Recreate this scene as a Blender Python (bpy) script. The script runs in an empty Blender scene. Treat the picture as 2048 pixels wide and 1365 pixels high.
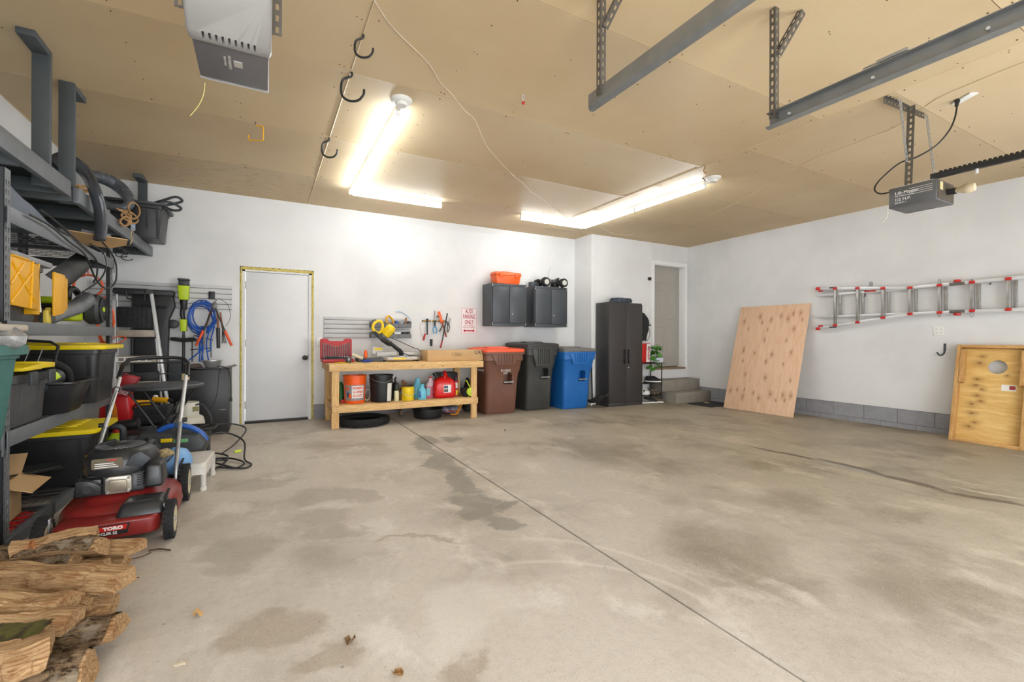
import bpy, bmesh, math, random
from mathutils import Vector, Matrix, noise
random.seed(7)
PI = math.pi
sc = bpy.context.scene
col = sc.collection
R = math.radians

# ---------------------------------------------------------------- camera, world, exposure
CAM_F, CAM_YAW, CAM_ROLL, CAM_CY, EYE = 909.0264, 28.5704, -0.2068, 676.8825, 1.16
cam = bpy.data.objects.new('camera', bpy.data.cameras.new('camera'))
col.objects.link(cam)
cam.data.sensor_width = 36.0
cam.data.lens = CAM_F / 2048 * 36.0
cam.data.shift_y = -(682.5 - CAM_CY) / 2048
cam.data.clip_start = 0.05
cam.matrix_world = Matrix.Translation((0, 0, EYE)) @ Matrix.Rotation(R(-CAM_YAW), 4, 'Z') @ Matrix.Rotation(R(90), 4, 'X') @ Matrix.Rotation(R(-CAM_ROLL), 4, 'Z')
sc.camera = cam
sc.view_settings.view_transform = 'Standard'
sc.view_settings.look = 'None'
sc.view_settings.gamma = 1.0
sc.view_settings.use_curve_mapping = False
sc.view_settings.exposure = 0.7
LED_STRENGTH = 39.0
wd = bpy.data.worlds.new('world'); sc.world = wd; wd.use_nodes = True
bg = wd.node_tree.nodes['Background']
bg.inputs['Color'].default_value = (.93, .96, 1.0, 1)      # overcast daylight coming in through the open garage doors
bg.inputs['Strength'].default_value = 4.7

def at(u, v, x=None, y=None, z=None):
    """the point of the real plane x=, y= or z= that shows at pixel (u, v)"""
    a = (u - 1024) / CAM_F; b = -(v - CAM_CY) / CAM_F
    r = R(CAM_ROLL); t = R(CAM_YAW)
    a, b = a * math.cos(r) + b * math.sin(r), -a * math.sin(r) + b * math.cos(r)
    d = Vector((a * math.cos(t) + math.sin(t), -a * math.sin(t) + math.cos(t), b))
    if x is not None: k = x / d.x
    elif y is not None: k = y / d.y
    else: k = (z - EYE) / d.z
    return Vector((0, 0, EYE)) + d * k

# ---------------------------------------------------------------- room measures
H = 3.056; XL = -1.82; XR = 7.69; YB = 7.04; YA = 6.53; XJ = 5.19; YF = -0.9; ST = 0.205
def fz(x):
    return 0.0 if x < 1.614 else -0.0098 * (x - 1.614)

# ---------------------------------------------------------------- node helper
class NT:
    def __init__(s, name):
        s.m = bpy.data.materials.new(name); s.m.use_nodes = True
        s.t = s.m.node_tree; s.b = s.t.nodes['Principled BSDF']
    def n(s, typ, ins=None, **kw):
        nd = s.t.nodes.new(typ)
        for k, v in kw.items(): setattr(nd, k, v)
        for k, v in (ins or {}).items():
            if isinstance(v, bpy.types.NodeSocket): s.t.links.new(v, nd.inputs[k])
            elif isinstance(v, (tuple, list)) and len(v) == 3 and nd.inputs[k].type == 'RGBA': nd.inputs[k].default_value = (*v, 1)
            else: nd.inputs[k].default_value = v
        return nd
    def math(s, op, a, b=0.0, c=None, clamp=False):
        i = {0: a, 1: b}
        if c is not None: i[2] = c
        return s.n('ShaderNodeMath', i, operation=op, use_clamp=clamp).outputs[0]
    def mix(s, f, a, b, bt='MIX'):
        return s.n('ShaderNodeMix', {0: f, 6: a, 7: b}, data_type='RGBA', blend_type=bt).outputs[2]
    def ramp(s, f, a, b, lo=0.0, hi=1.0, smooth=True):
        return s.n('ShaderNodeMapRange', {0: f, 1: a, 2: b, 3: lo, 4: hi}, interpolation_type='SMOOTHSTEP' if smooth else 'LINEAR').outputs[0]
    def obj(s): return s.n('ShaderNodeTexCoord').outputs['Object']
    def map(s, v, loc=(0, 0, 0), rot=(0, 0, 0), scale=(1, 1, 1)):
        return s.n('ShaderNodeMapping', {0: v, 1: loc, 2: rot, 3: scale}).outputs[0]
    def noise(s, v, scale, detail=4, rough=.55, dist=0.0):
        return s.n('ShaderNodeTexNoise', {'Vector': v, 'Scale': scale, 'Detail': detail, 'Roughness': rough, 'Distortion': dist}).outputs[0]
    def warp(s, v, scale, amt, detail=3):
        c = s.n('ShaderNodeTexNoise', {'Vector': v, 'Scale': scale, 'Detail': detail}).outputs['Color']
        c = s.n('ShaderNodeVectorMath', {0: c, 1: (.5, .5, .5)}, operation='SUBTRACT').outputs[0]
        return s.n('ShaderNodeVectorMath', {0: c, 1: (amt,) * 3, 2: v}, operation='MULTIPLY_ADD').outputs[0]
    def blob(s, v, cx, cy, rx, ry, rot=0.0, soft=.35, plane='xy'):
        """1 inside an ellipse, 0 outside"""
        k = {'xy': ((-cx, -cy, 0), (0, 0, -rot), lambda: (1 / rx, 1 / ry, 0)),
             'xz': ((-cx, 0, -cy), (0, rot, 0), lambda: (1 / rx, 0, 1 / ry))}[plane]
        p = s.n('ShaderNodeVectorMath', {0: v, 1: k[0]}, operation='ADD').outputs[0]
        p = s.n('ShaderNodeMapping', {0: p, 2: k[1]}).outputs[0]
        p = s.n('ShaderNodeVectorMath', {0: p, 1: k[2]()}, operation='MULTIPLY').outputs[0]
        l = s.n('ShaderNodeVectorMath', {0: p}, operation='LENGTH').outputs[1]
        return s.ramp(l, 1 - soft, 1 + soft, 1.0, 0.0)
    def bump(s, h, strength=.3, dist=.01):
        nb = s.n('ShaderNodeBump', {'Height': h, 'Strength': strength, 'Distance': dist})
        s.t.links.new(nb.outputs[0], s.b.inputs['Normal'])
    def set(s, **kw):
        nm = {'col': 'Base Color', 'rough': 'Roughness', 'metal': 'Metallic', 'spec': 'Specular IOR Level'}
        for k, v in kw.items():
            i = s.b.inputs[nm.get(k, k)]
            if isinstance(v, bpy.types.NodeSocket): s.t.links.new(v, i)
            elif isinstance(v, tuple) and len(v) == 3: i.default_value = (*v, 1)
            else: i.default_value = v
        return s.m

def c8(r, g, b):
    f = lambda c: (c / 255 / 12.92) if c / 255 <= .04045 else ((c / 255 + .055) / 1.055) ** 2.4
    return (f(r), f(g), f(b))
_mc = {}
def mt(name, rgb, rough=.5, metal=0.0, var=.12, vs=9.0, bump=0.0, bs=60.0, st=(1, 1, 1), rgb2=None, spec=.5):
    """everyday procedural material: mottled colour and a fine relief"""
    if name in _mc: return _mc[name]
    t = NT(name); o = t.map(t.obj(), scale=st)
    c1 = c8(*rgb); c2 = c8(*rgb2) if rgb2 else tuple(c * (1 - 1.1 * var) for c in c1)
    f = t.ramp(t.noise(o, vs, 5), .35, .7)
    t.set(col=t.mix(f, c1, c2), metal=metal, spec=spec, rough=t.ramp(t.noise(o, vs * 2.3, 3), .3, .7, max(rough - .03, .03), min(rough + .05, 1)))
    if bump: t.bump(t.noise(o, bs, 4), bump, .004)
    _mc[name] = t.m
    return t.m

# ---------------------------------------------------------------- mesh helper
class MB:
    def __init__(s): s.v = []; s.f = []
    def add(s, vs, fs, m=None):
        n = len(s.v)
        s.v += [(m @ Vector(v)) if m else Vector(v) for v in vs]
        s.f += [tuple(i + n for i in f) for f in fs]; return s
    def box(s, x0, x1, y0, y1, z0, z1, m=None):
        vs = [(x, y, z) for z in (z0, z1) for y in (y0, y1) for x in (x0, x1)]
        return s.add(vs, [(0, 2, 3, 1), (4, 5, 7, 6), (0, 1, 5, 4), (2, 6, 7, 3), (0, 4, 6, 2), (1, 3, 7, 5)], m)
    def frustum(s, b, t, z0, z1, m=None):   # b, t = (x0,x1,y0,y1) at bottom and top
        vs = [(x, y, z0) for y in b[2:] for x in b[:2]] + [(x, y, z1) for y in t[2:] for x in t[:2]]
        return s.add(vs, [(0, 2, 3, 1), (4, 5, 7, 6), (0, 1, 5, 4), (2, 6, 7, 3), (0, 4, 6, 2), (1, 3, 7, 5)], m)
    def loft(s, rings, closed=True, caps=True):
        n = len(rings[0]); vs = [p for r in rings for p in r]; fs = []
        for i in range(len(rings) - 1):
            for j in range(n if closed else n - 1):
                k = (j + 1) % n
                fs.append((i * n + j, i * n + k, (i + 1) * n + k, (i + 1) * n + j))
        if caps: fs += [tuple(reversed(range(n))), tuple(range((len(rings) - 1) * n, len(rings) * n))]
        return s.add(vs, fs)
    def cyl(s, p0, p1, r0, r1=None, n=12, caps=True):
        r1 = r0 if r1 is None else r1
        p0, p1 = Vector(p0), Vector(p1); d = (p1 - p0).normalized()
        a = d.orthogonal().normalized(); b = d.cross(a)
        return s.loft([[p + (a * math.cos(2 * PI * i / n) + b * math.sin(2 * PI * i / n)) * r for i in range(n)] for p, r in ((p0, r0), (p1, r1))], caps=caps)
    def tube(s, pts, r, n=8, closed=False, caps=True, sub=0, flat=1.0):
        pts = [Vector(p) for p in pts]
        if sub: pts = spline(pts, sub, closed)
        N = len(pts); rings = []; a = None; rl = None
        if isinstance(r, (list, tuple)):
            rl = []
            for i in range(N):
                k = i / (N - 1) * (len(r) - 1); j = min(int(k), len(r) - 2); rl.append(r[j] + (r[j + 1] - r[j]) * (k - j))
        for i, p in enumerate(pts):
            q = pts[(i + 1) % N] if (closed or i < N - 1) else p
            w = pts[i - 1] if (closed or i > 0) else p
            d = (q - w)
            d = d.normalized() if d.length > 1e-9 else Vector((0, 0, 1))
            if a is None: a = d.orthogonal().normalized()
            else:
                a = a - d * a.dot(d)
                a = a.normalized() if a.length > 1e-6 else d.orthogonal().normalized()
            b = d.cross(a); rr = rl[i] if rl else r
            rings.append([p + (a * math.cos(2 * PI * k / n) + b * flat * math.sin(2 * PI * k / n)) * rr for k in range(n)])
        if closed: rings.append(rings[0]); caps = False
        return s.loft(rings, caps=caps)
    def lathe(s, prof, c=(0, 0, 0), n=24, m=None, sx=1.0, sy=1.0, caps=True):
        rings = [[Vector((c[0] + sx * r * math.cos(2 * PI * i / n), c[1] + sy * r * math.sin(2 * PI * i / n), c[2] + z)) for i in range(n)] for r, z in prof]
        if m: rings = [[m @ p for p in r] for r in rings]
        return s.loft(rings, caps=caps)
    def prism(s, poly, t, axis='z', at0=0.0, m=None):
        """extrude a 2-D outline by t along axis, from at0"""
        def P(a, b, c): return {'z': (a, b, c), 'y': (a, c, b), 'x': (c, a, b)}[axis]
        n = len(poly); vs = [P(a, b, at0) for a, b in poly] + [P(a, b, at0 + t) for a, b in poly]
        return s.add(vs, [tuple(range(n)), tuple(reversed(range(n, 2 * n)))] + [(i, i + n, (i + 1) % n + n, (i + 1) % n) for i in range(n)], m)
    def ball(s, c, r, n=16, k=10, sc=(1, 1, 1), m=None):
        prof = [(max(math.sin(PI * i / k), 1e-3), -math.cos(PI * i / k)) for i in range(k + 1)]
        rings = [[Vector((c[0] + sc[0] * r * q * math.cos(2 * PI * j / n), c[1] + sc[1] * r * q * math.sin(2 * PI * j / n), c[2] + sc[2] * r * z)) for j in range(n)] for q, z in prof]
        if m: rings = [[m @ p for p in g] for g in rings]
        return s.loft(rings)
    def sheet(s, fn, nu, nv, thick=0.0):
        vs = [Vector(fn(i / nu, j / nv)) for j in range(nv + 1) for i in range(nu + 1)]
        fs = [(j * (nu + 1) + i, j * (nu + 1) + i + 1, (j + 1) * (nu + 1) + i + 1, (j + 1) * (nu + 1) + i) for j in range(nv) for i in range(nu)]
        return s.add(vs, fs)

def spline(pts, sub, closed=False):
    pts = [Vector(p) for p in pts]; N = len(pts); out = []
    for i in range(N if closed else N - 1):
        g = lambda k: pts[k % N] if closed else pts[max(0, min(N - 1, k))]
        p0, p1, p2, p3 = g(i - 1), g(i), g(i + 1), g(i + 2)
        for j in range(sub):
            t = j / sub
            out.append(.5 * ((2 * p1) + (p2 - p0) * t + (2 * p0 - 5 * p1 + 4 * p2 - p3) * t * t + (3 * p1 - p0 - 3 * p2 + p3) * t ** 3))
    if not closed: out.append(pts[-1])
    return out

def rrect(x0, x1, y0, y1, r, n=4):
    out = []
    for cx, cy, a in ((x1 - r, y0 + r, -90), (x1 - r, y1 - r, 0), (x0 + r, y1 - r, 90), (x0 + r, y0 + r, 180)):
        for i in range(n + 1):
            t = R(a + 90 * i / n); out.append((cx + r * math.cos(t), cy + r * math.sin(t)))
    return out

def link(name, mb, m, parent=None, bev=0.0, seg=2, smooth=35, world=False, loc=None, rot=None, solid=0.0, label=None, kind=None, disp=None, sub=0):
    me = bpy.data.meshes.new(name)
    vs = mb.v
    if world and parent is not None:
        inv = parent.matrix_basis.inverted(); q = parent.parent
        while q is not None: inv = inv @ q.matrix_basis.inverted(); q = q.parent
        vs = [inv @ p for p in vs]
    me.from_pydata([tuple(p) for p in vs], [], mb.f)
    bm = bmesh.new(); bm.from_mesh(me)
    bmesh.ops.recalc_face_normals(bm, faces=bm.faces)
    if bev:
        es = [e for e in bm.edges if len(e.link_faces) == 2 and e.calc_face_angle(0) > .6]
        bmesh.ops.bevel(bm, geom=es, offset=bev, segments=seg, affect='EDGES', profile=.5, clamp_overlap=True)
    if sub: bmesh.ops.subdivide_edges(bm, edges=bm.edges, cuts=sub, use_grid_fill=True)
    if disp:
        for w in bm.verts: w.co += disp(w.co, w.normal)
    if solid: bmesh.ops.solidify(bm, geom=bm.faces[:], thickness=solid)
    bm.to_mesh(me); bm.free()
    if smooth:
        me.polygons.foreach_set('use_smooth', [True] * len(me.polygons)); me.set_sharp_from_angle(angle=R(smooth))
    me.materials.append(m)
    o = bpy.data.objects.new(name, me); col.objects.link(o)
    if parent is not None: o.parent = parent
    if loc is not None: o.location = loc
    if rot is not None: o.rotation_euler = rot
    if label: o['label'] = label
    if kind: o['kind'] = kind
    return o
def tag(o, label=None, cat=None, group=None, kind=None):
    for k, v in (('label', label), ('category', cat), ('group', group), ('kind', kind)):
        if v: o[k] = v
    return o
def thing(name, label, cat, loc=(0, 0, 0), rz=0.0, group=None, rot=None):
    o = bpy.data.objects.new(name, None); o.empty_display_size = .05; col.objects.link(o)
    o.matrix_basis = Matrix.Translation(loc) @ (rot if rot is not None else Matrix.Rotation(rz, 4, 'Z'))
    return tag(o, label, cat, group)
def share(o, parent, loc=None, rot=None):
    """a copy of a part that shares its mesh"""
    c = o.copy(); col.objects.link(c); c.parent = parent
    if loc is not None: c.location = loc
    if rot is not None: c.rotation_euler = rot
    return c
def copy_tree(o, parent=None):
    c = o.copy(); col.objects.link(c); c.parent = parent
    for ch in list(o.children): copy_tree(ch, c)
    return c
def text(name, s, size, m, parent, mat4, align='CENTER', ext=.0008, sx=1.0, world=False, bold=0.0):
    """flat lettering standing in the local x-y plane of mat4"""
    cu = bpy.data.curves.new(name, 'FONT'); cu.body = s; cu.size = size; cu.extrude = ext; cu.align_x = align; cu.align_y = 'CENTER'; cu.resolution_u = 2; cu.offset = bold
    to = bpy.data.objects.new('tmp', cu); me = bpy.data.meshes.new_from_object(to)
    bpy.data.objects.remove(to); bpy.data.curves.remove(cu)
    me.transform(mat4 @ Matrix.Diagonal((sx, 1, 1, 1)))
    if world and parent is not None:
        inv = parent.matrix_basis.inverted(); q = parent.parent
        while q is not None: inv = inv @ q.matrix_basis.inverted(); q = q.parent
        me.transform(inv)
    me.materials.clear(); me.materials.append(m); me.name = name
    o = bpy.data.objects.new(name, me); col.objects.link(o)
    if parent is not None: o.parent = parent
    return o
FACE_Y = Matrix.Rotation(R(90), 4, 'X')                       # a text in the x-z plane, read from -y
FACE_X = Matrix.Rotation(R(-90), 4, 'Z') @ Matrix.Rotation(R(90), 4, 'X')   # in the y-z plane, read from -x
def TR(x, y, z): return Matrix.Translation((x, y, z))
def RZ(a): return Matrix.Rotation(R(a), 4, 'Z')
def RX(a): return Matrix.Rotation(R(a), 4, 'X')
def RY(a): return Matrix.Rotation(R(a), 4, 'Y')

# ---------------------------------------------------------------- common materials
m_black = mt('black_plastic', (30, 31, 32), .45, var=.15)
m_blackr = mt('black_rubber', (28, 28, 29), .8, var=.15, bump=.2)
m_dkgrey = mt('dark_grey_metal', (62, 66, 70), .5, .2, var=.12)
m_steel = mt('galvanised_steel', (168, 170, 170), .38, .6, var=.18, vs=20)
m_dksteel = mt('dark_perforated_steel', (112, 109, 104), .45, .6, var=.2, vs=20)
m_chrome = mt('chrome', (218, 218, 218), .2, .75, var=.05)
m_alu = mt('aluminium', (214, 215, 216), .36, .35, var=.08, vs=14, st=(1, 1, 6))
m_white = mt('white_plastic', (232, 232, 228), .4, var=.04)
m_red = mt('red_plastic', (196, 34, 30), .4, var=.08)
m_orange = mt('orange_plastic', (242, 96, 24), .4, var=.07)
m_yellow = mt('yellow_plastic', (240, 205, 20), .42, var=.07)
m_amber = mt('amber_yellow_plastic', (226, 166, 10), .42, var=.07)
m_lime = mt('lime_plastic', (186, 210, 24), .42, var=.07)
m_blue = mt('blue_plastic', (24, 84, 160), .42, var=.1)
m_card = mt('cardboard', (201, 165, 118), .85, var=.06, vs=5, bump=.1)
m_brown_wood = mt('brown_wood', (150, 100, 60), .6, var=.2, vs=6, st=(6, 6, 1))
m_ink_red = mt('red_print', (176, 28, 38), .5, var=.03)
m_ink_blk = mt('black_print', (28, 28, 28), .5, var=.03)
m_ink_wht = mt('white_print', (235, 235, 232), .5, var=.03)
m_paper = mt('paper_label', (228, 226, 218), .6, var=.05)
m_rope = mt('manila_rope', (176, 138, 92), .9, var=.2, vs=60, bump=.5, bs=200)

def wood(name, c1, c2, axis='x', knots=(), plane='xz', ring=6.0, knotcol=(96, 56, 26), rough=.6, streak=1.0, size=.03, wide=1.0):
    t = NT(name); o = t.obj()
    st = {'x': (1, 9, 9), 'y': (9, 1, 9), 'z': (9, 9, 1)}[axis]
    w = t.warp(o, 2.2, .12)
    g1 = t.noise(t.map(w, scale=tuple(a * 1.0 for a in st)), ring, 5, .6, .6)
    g2 = t.noise(t.map(o, scale=tuple(a * 3.5 for a in st)), 9, 3, .6)
    f = t.ramp(t.math('ADD', t.math('MULTIPLY', g1, .7 * streak), t.math('MULTIPLY', g2, .3)), .36, .66)
    c = t.mix(f, c8(*c1), c8(*c2))
    if knots:
        acc = None; halo = None; kw = t.warp(o, 14, .035)
        for kx, ky, kr in knots:
            b = t.blob(kw, kx, ky, size * kr * .55 * wide, size * kr / wide, 0, .5, plane)
            h = t.blob(kw, kx, ky, size * kr * 1.6 * wide, size * kr * 3.2 / wide, 0, .7, plane)
            acc = b if acc is None else t.math('MAXIMUM', acc, b)
            halo = h if halo is None else t.math('MAXIMUM', halo, h)
        c = t.mix(t.math('MULTIPLY', halo, .38), c, c8(*knotcol)); c = t.mix(t.math('MULTIPLY', acc, .62), c, c8(*knotcol))
    t.set(col=c, rough=rough, spec=.3)
    t.bump(g2, .12, .003)
    return t.m
m_pine = wood('pine_lumber', (226, 190, 136), (206, 162, 102), 'x')
m_pinez = wood('pine_lumber_upright', (226, 190, 136), (200, 154, 94), 'z')
m_piney = wood('pine_lumber_deep', (216, 178, 124), (196, 150, 92), 'y')
def cut(o, cutter, world=False):
    """carve the cutter's shape out of a part"""
    me = bpy.data.meshes.new('c'); vs = cutter.v
    me.from_pydata([tuple(p) for p in vs], [], cutter.f)
    bm = bmesh.new(); bm.from_mesh(me); bmesh.ops.recalc_face_normals(bm, faces=bm.faces); bm.to_mesh(me); bm.free()
    c = bpy.data.objects.new('c', me); col.objects.link(c)
    bpy.context.view_layer.update()
    c.matrix_world = Matrix.Identity(4) if world else o.matrix_world.copy()
    md = o.modifiers.new('b', 'BOOLEAN'); md.object = c; md.operation = 'DIFFERENCE'; md.solver = 'EXACT'
    dg = bpy.context.evaluated_depsgraph_get(); dg.update()
    n = bpy.data.meshes.new_from_object(o.evaluated_get(dg)); o.modifiers.clear(); o.data = n
    n.polygons.foreach_set('use_smooth', [True] * len(n.polygons)); n.set_sharp_from_angle(angle=R(35))
    bpy.data.objects.remove(c); bpy.data.meshes.remove(me)
# ================================================================ ROOM
def wall_mat():
    t = NT('painted_drywall'); o = t.obj()
    f = t.ramp(t.noise(o, 1.3, 5), .35, .7)
    c = t.mix(f, c8(222, 222, 221), c8(212, 212, 211))
    sp = t.ramp(t.noise(t.warp(o, 6, .1), 11, 6, .7), .70, .76)
    c = t.mix(t.math('MULTIPLY', sp, .25), c, c8(176, 172, 166))
    t.set(col=c, rough=.62, spec=.3); t.bump(t.noise(o, 55, 3), .05, .003)
    return t.m
m_wall = wall_mat()
def ceil_mat():
    t = NT('tan_hardboard'); o = t.obj()
    c = t.mix(t.ramp(t.noise(o, .9, 4), .35, .7), c8(205, 184, 148), c8(196, 173, 136))
    c = t.mix(t.math('MULTIPLY', t.ramp(t.noise(t.map(o, scale=(1, 9, 1)), 30, 3), .4, .7), .12), c, c8(170, 145, 110))
    # brown water stains near the back wall, left of the white door
    q = t.noise(t.map(t.warp(o, 4, .12), scale=(2.6, 11, 1)), 3.2, 4, .6)
    area = t.math('MULTIPLY', t.blob(o, -.35, 6.45, 1.05, .62, 0, .3), t.ramp(q, .55, .64))
    c = t.mix(t.math('MULTIPLY', area, .42), c, c8(150, 112, 70))
    # greyer smudge above the room
    g = t.math('MULTIPLY', t.blob(t.warp(o, 3, .4), 2.35, 2.45, .5, .3, .4, .6), .3)
    c = t.mix(g, c, c8(172, 160, 140))
    t.set(col=c, rough=.55, spec=.35)
    return t.m
m_ceil = ceil_mat()
m_gap = mt('dark_joint', (70, 56, 40), .9, var=.1)
def floor_mat():
    t = NT('stained_concrete'); o = t.obj()
    n1 = t.noise(t.warp(o, 1.2, .5), 1.1, 7, .62)
    n2 = t.noise(t.map(t.warp(o, 2, .3), scale=(1, .55, 1)), 3.4, 7, .65)
    n3 = t.noise(o, 26, 5, .7)
    sx = t.n('ShaderNodeSeparateXYZ', {0: o}).outputs[0]
    right = t.ramp(sx, 1.0, 4.6)
    base = t.mix(right, c8(196, 188, 176), c8(160, 150, 131))
    pale = t.mix(right, c8(216, 210, 200), c8(186, 175, 154))
    dark = t.mix(right, c8(156, 146, 132), c8(126, 115, 96))
    c = t.mix(t.ramp(n1, .44, .72), base, dark)
    c = t.mix(t.math('MULTIPLY', t.ramp(n2, .5, .68), .75), c, pale)
    c = t.mix(t.math('MULTIPLY', t.ramp(n3, .4, .75), .30), c, dark)
    wv = t.warp(t.warp(o, 2.3, .55, 6), 11, .16, 5)
    def stain(lst, colr, k, soft=.2, v=wv):
        nonlocal c
        acc = None
        for a in lst:
            b = t.blob(v, *a, soft=soft); acc = b if acc is None else t.math('MAXIMUM', acc, b)
        c = t.mix(t.math('MULTIPLY', acc, k), c, c8(*colr))
    P = lambda u, v_, z=0.: tuple(at(u, v_, z=z))[:2]
    def seg(u0, v0, u1, v1, w):
        a, b = Vector(P(u0, v0)), Vector(P(u1, v1)); m = (a + b) / 2; d = b - a
        return (m.x, m.y, d.length / 2, w, math.atan2(d.y, d.x))
    # oil drip trail beside the joint
    stain([seg(840, 872, 862, 905, .1), seg(860, 900, 900, 950, .13), seg(900, 940, 945, 985, .12), seg(925, 985, 985, 1035, .14), seg(980, 1030, 1012, 1062, .09), seg(1010, 1010, 1032, 1022, .07), seg(880, 876, 915, 880, .12)], (126, 122, 113), .7, .22)
    stain([seg(600, 985, 720, 1000, .16), seg(680, 975, 735, 1000, .10), seg(590, 1040, 690, 1045, .22), seg(440, 975, 600, 960, .14), seg(610, 1075, 700, 1060, .15), seg(410, 1120, 560, 1090, .22)], (140, 130, 116), .42, .25)
    stain([seg(640, 1005, 690, 1020, .10), seg(720, 1290, 820, 1260, .16), seg(700, 1060, 780, 1050, .14), seg(870, 1200, 1000, 1230, .3)], (222, 216, 206), .4, .35)
    stain([seg(720, 1085, 930, 1072, .035), seg(610, 1330, 690, 1335, .12), seg(900, 1350, 980, 1330, .10), seg(500, 1240, 600, 1290, .18)], (140, 122, 98), .5, .3)
    # broad dull patches on the right bay
    stain([seg(1190, 900, 1300, 900, .42), seg(1330, 1070, 1560, 1110, .38), seg(1150, 890, 1260, 930, .3), seg(1700, 1120, 2000, 1230, .3), seg(1500, 980, 1650, 1000, .22)], (122, 110, 92), .55, .6)
    # damp streak towards the right wall
    stain([seg(1500, 888, 1640, 915, .035), seg(1640, 912, 1790, 950, .06), seg(1760, 942, 1900, 975, .06), seg(1880, 975, 2060, 1005, .05)], (84, 70, 54), .85, .3, t.warp(o, 3, .16, 5))
    stain([seg(1640, 915, 1760, 945, .035)], (150, 150, 148), .7, .35, t.warp(o, 3, .1, 5))
    stain([seg(1930, 973, 2048, 990, .02), seg(1905, 965, 1990, 985, .012)], (226, 214, 196), .5, .4, t.warp(o, 3, .06, 5))
    # tyre arcs
    for (u, v_, r0) in ((1020, 1165, 1.0), (1080, 1180, .8)):
        q = t.n('ShaderNodeVectorMath', {0: t.warp(o, 3, .04), 1: (-P(u, v_)[0] + .2, -P(u, v_)[1] + .5, 0)}, operation='ADD').outputs[0]
        l = t.n('ShaderNodeVectorMath', {0: q}, operation='LENGTH').outputs[1]
        ring = t.ramp(t.math('ABSOLUTE', t.math('SUBTRACT', l, r0)), 0, .03, 1, 0)
        ring = t.math('MULTIPLY', ring, t.blob(o, P(1200, 1170)[0], P(1200, 1170)[1], .45, .6, 0, .4))
        c = t.mix(t.math('MULTIPLY', ring, .4), c, c8(224, 216, 204))
    # hairline crack of the right bay
    crk = t.math('ABSOLUTE', t.math('SUBTRACT', t.n('ShaderNodeSeparateXYZ', {0: t.warp(o, 1.5, .16, 6)}).outputs[0], 4.42))
    c = t.mix(t.math('MULTIPLY', t.math('MULTIPLY', t.ramp(crk, 0, .012, 1, 0), t.ramp(n1, .4, .55)), .6), c, c8(92, 80, 62))
    n4 = t.noise(o, 120, 3, .8)
    c = t.mix(t.math('MULTIPLY', t.ramp(n4, .5, .72), .28), c, c8(132, 118, 98))
    c = t.mix(t.math('MULTIPLY', t.ramp(n4, .5, .3), .22), c, c8(226, 218, 204))
    # specks of dirt
    vo = t.n('ShaderNodeTexVoronoi', {'Vector': t.warp(o, 30, .02), 'Scale': 5.5}).outputs['Distance']
    c = t.mix(t.math('MULTIPLY', t.ramp(vo, .012, .05, 1, 0), .6), c, c8(76, 66, 54))
    vo2 = t.n('ShaderNodeTexVoronoi', {'Vector': t.map(t.warp(o, 20, .05), loc=(3, 1, 0)), 'Scale': 24.0}).outputs['Distance']
    c = t.mix(t.math('MULTIPLY', t.ramp(vo2, .03, .11, 1, 0), .45), c, c8(106, 94, 78))
    t.set(col=c, spec=.35, rough=t.ramp(n2, .3, .7, .42, .62))
    t.bump(t.math('ADD', t.math('MULTIPLY', n3, .4), n2), .12, .006)
    return t.m
m_floor = floor_mat()
fl = bpy.data.objects.new('floor', None); col.objects.link(fl); fl['kind'] = 'structure'
def slab(x0, x1, y0, y1, zl, zr):
    mb = MB(); n = 1
    vs = [(x0, y0, zl), (x1, y0, zr), (x1, y1, zr), (x0, y1, zl)]
    mb.add(vs + [(a, b, -.12) for a, b, c in vs], [(0, 1, 2, 3), (7, 6, 5, 4), (0, 4, 5, 1), (1, 5, 6, 2), (2, 6, 7, 3), (3, 7, 4, 0)])
    return mb
link('slab', slab(XL - .1, 1.608, YF - .1, YB + .1, 0, 0), m_floor, fl, bev=.004, seg=1)
link('slab', slab(1.620, XR + .1, YF - .1, YB + .1, -.0001, fz(XR + .1)), m_floor, fl, bev=.004, seg=1)
link('joint_filler', MB().box(1.605, 1.623, YF - .1, YB + .1, -.11, -.012), mt('joint_dirt', (70, 60, 46), .95, var=.25, vs=30), fl)

# ceiling: hardboard sheets with softened, slightly dropped edges and open joints
ce = bpy.data.objects.new('ceiling', None); col.objects.link(ce); ce['kind'] = 'structure'
link('backing', MB().box(XL - .1, XR + .1, YF - .1, YB + .1, H + .008, H + .08), m_gap, ce)
def sheet_panel(x0, x1, y0, y1):
    g = .0026; e = .055; x0 += g * .5; x1 -= g * .5; y0 += g; y1 -= g; mb = MB()
    def ring(i, z, wx=0): return [(x0 + i * .15, y0 + i, z), (x1 - i * .15, y0 + i, z), (x1 - i * .15, y1 - i, z), (x0 + i * .15, y1 - i, z)]
    v = ring(0, H + .010) + ring(0, H - .006) + ring(e * .45, H - .0035) + ring(e, H)
    fs = [(0, 1, 2, 3)] + [(k * 4 + i, k * 4 + (i + 1) % 4, k * 4 + 4 + (i + 1) % 4, k * 4 + 4 + i) for k in range(3) for i in range(4)] + [(15, 14, 13, 12)]
    mb.add(v, fs)
    link('ceiling_panel', mb, m_ceil, ce, smooth=20)
ysL = [YB, 5.82, 4.60, 3.386, 2.167, .948, -.27, YF]
ysR = [YA, 5.295, 4.09, 2.865, 1.655, .436, -.78, YF]
for xa, xb in ((XL, .53), (.53, 4.21)):
    for a, b in zip(ysL[1:], ysL[:-1]): sheet_panel(xa, xb, a, b)
for a, b in zip(ysR[1:], ysR[:-1]): sheet_panel(4.21, XR, a, b)
sheet_panel(4.21, XJ, YA, YB)
nails = MB()
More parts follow.
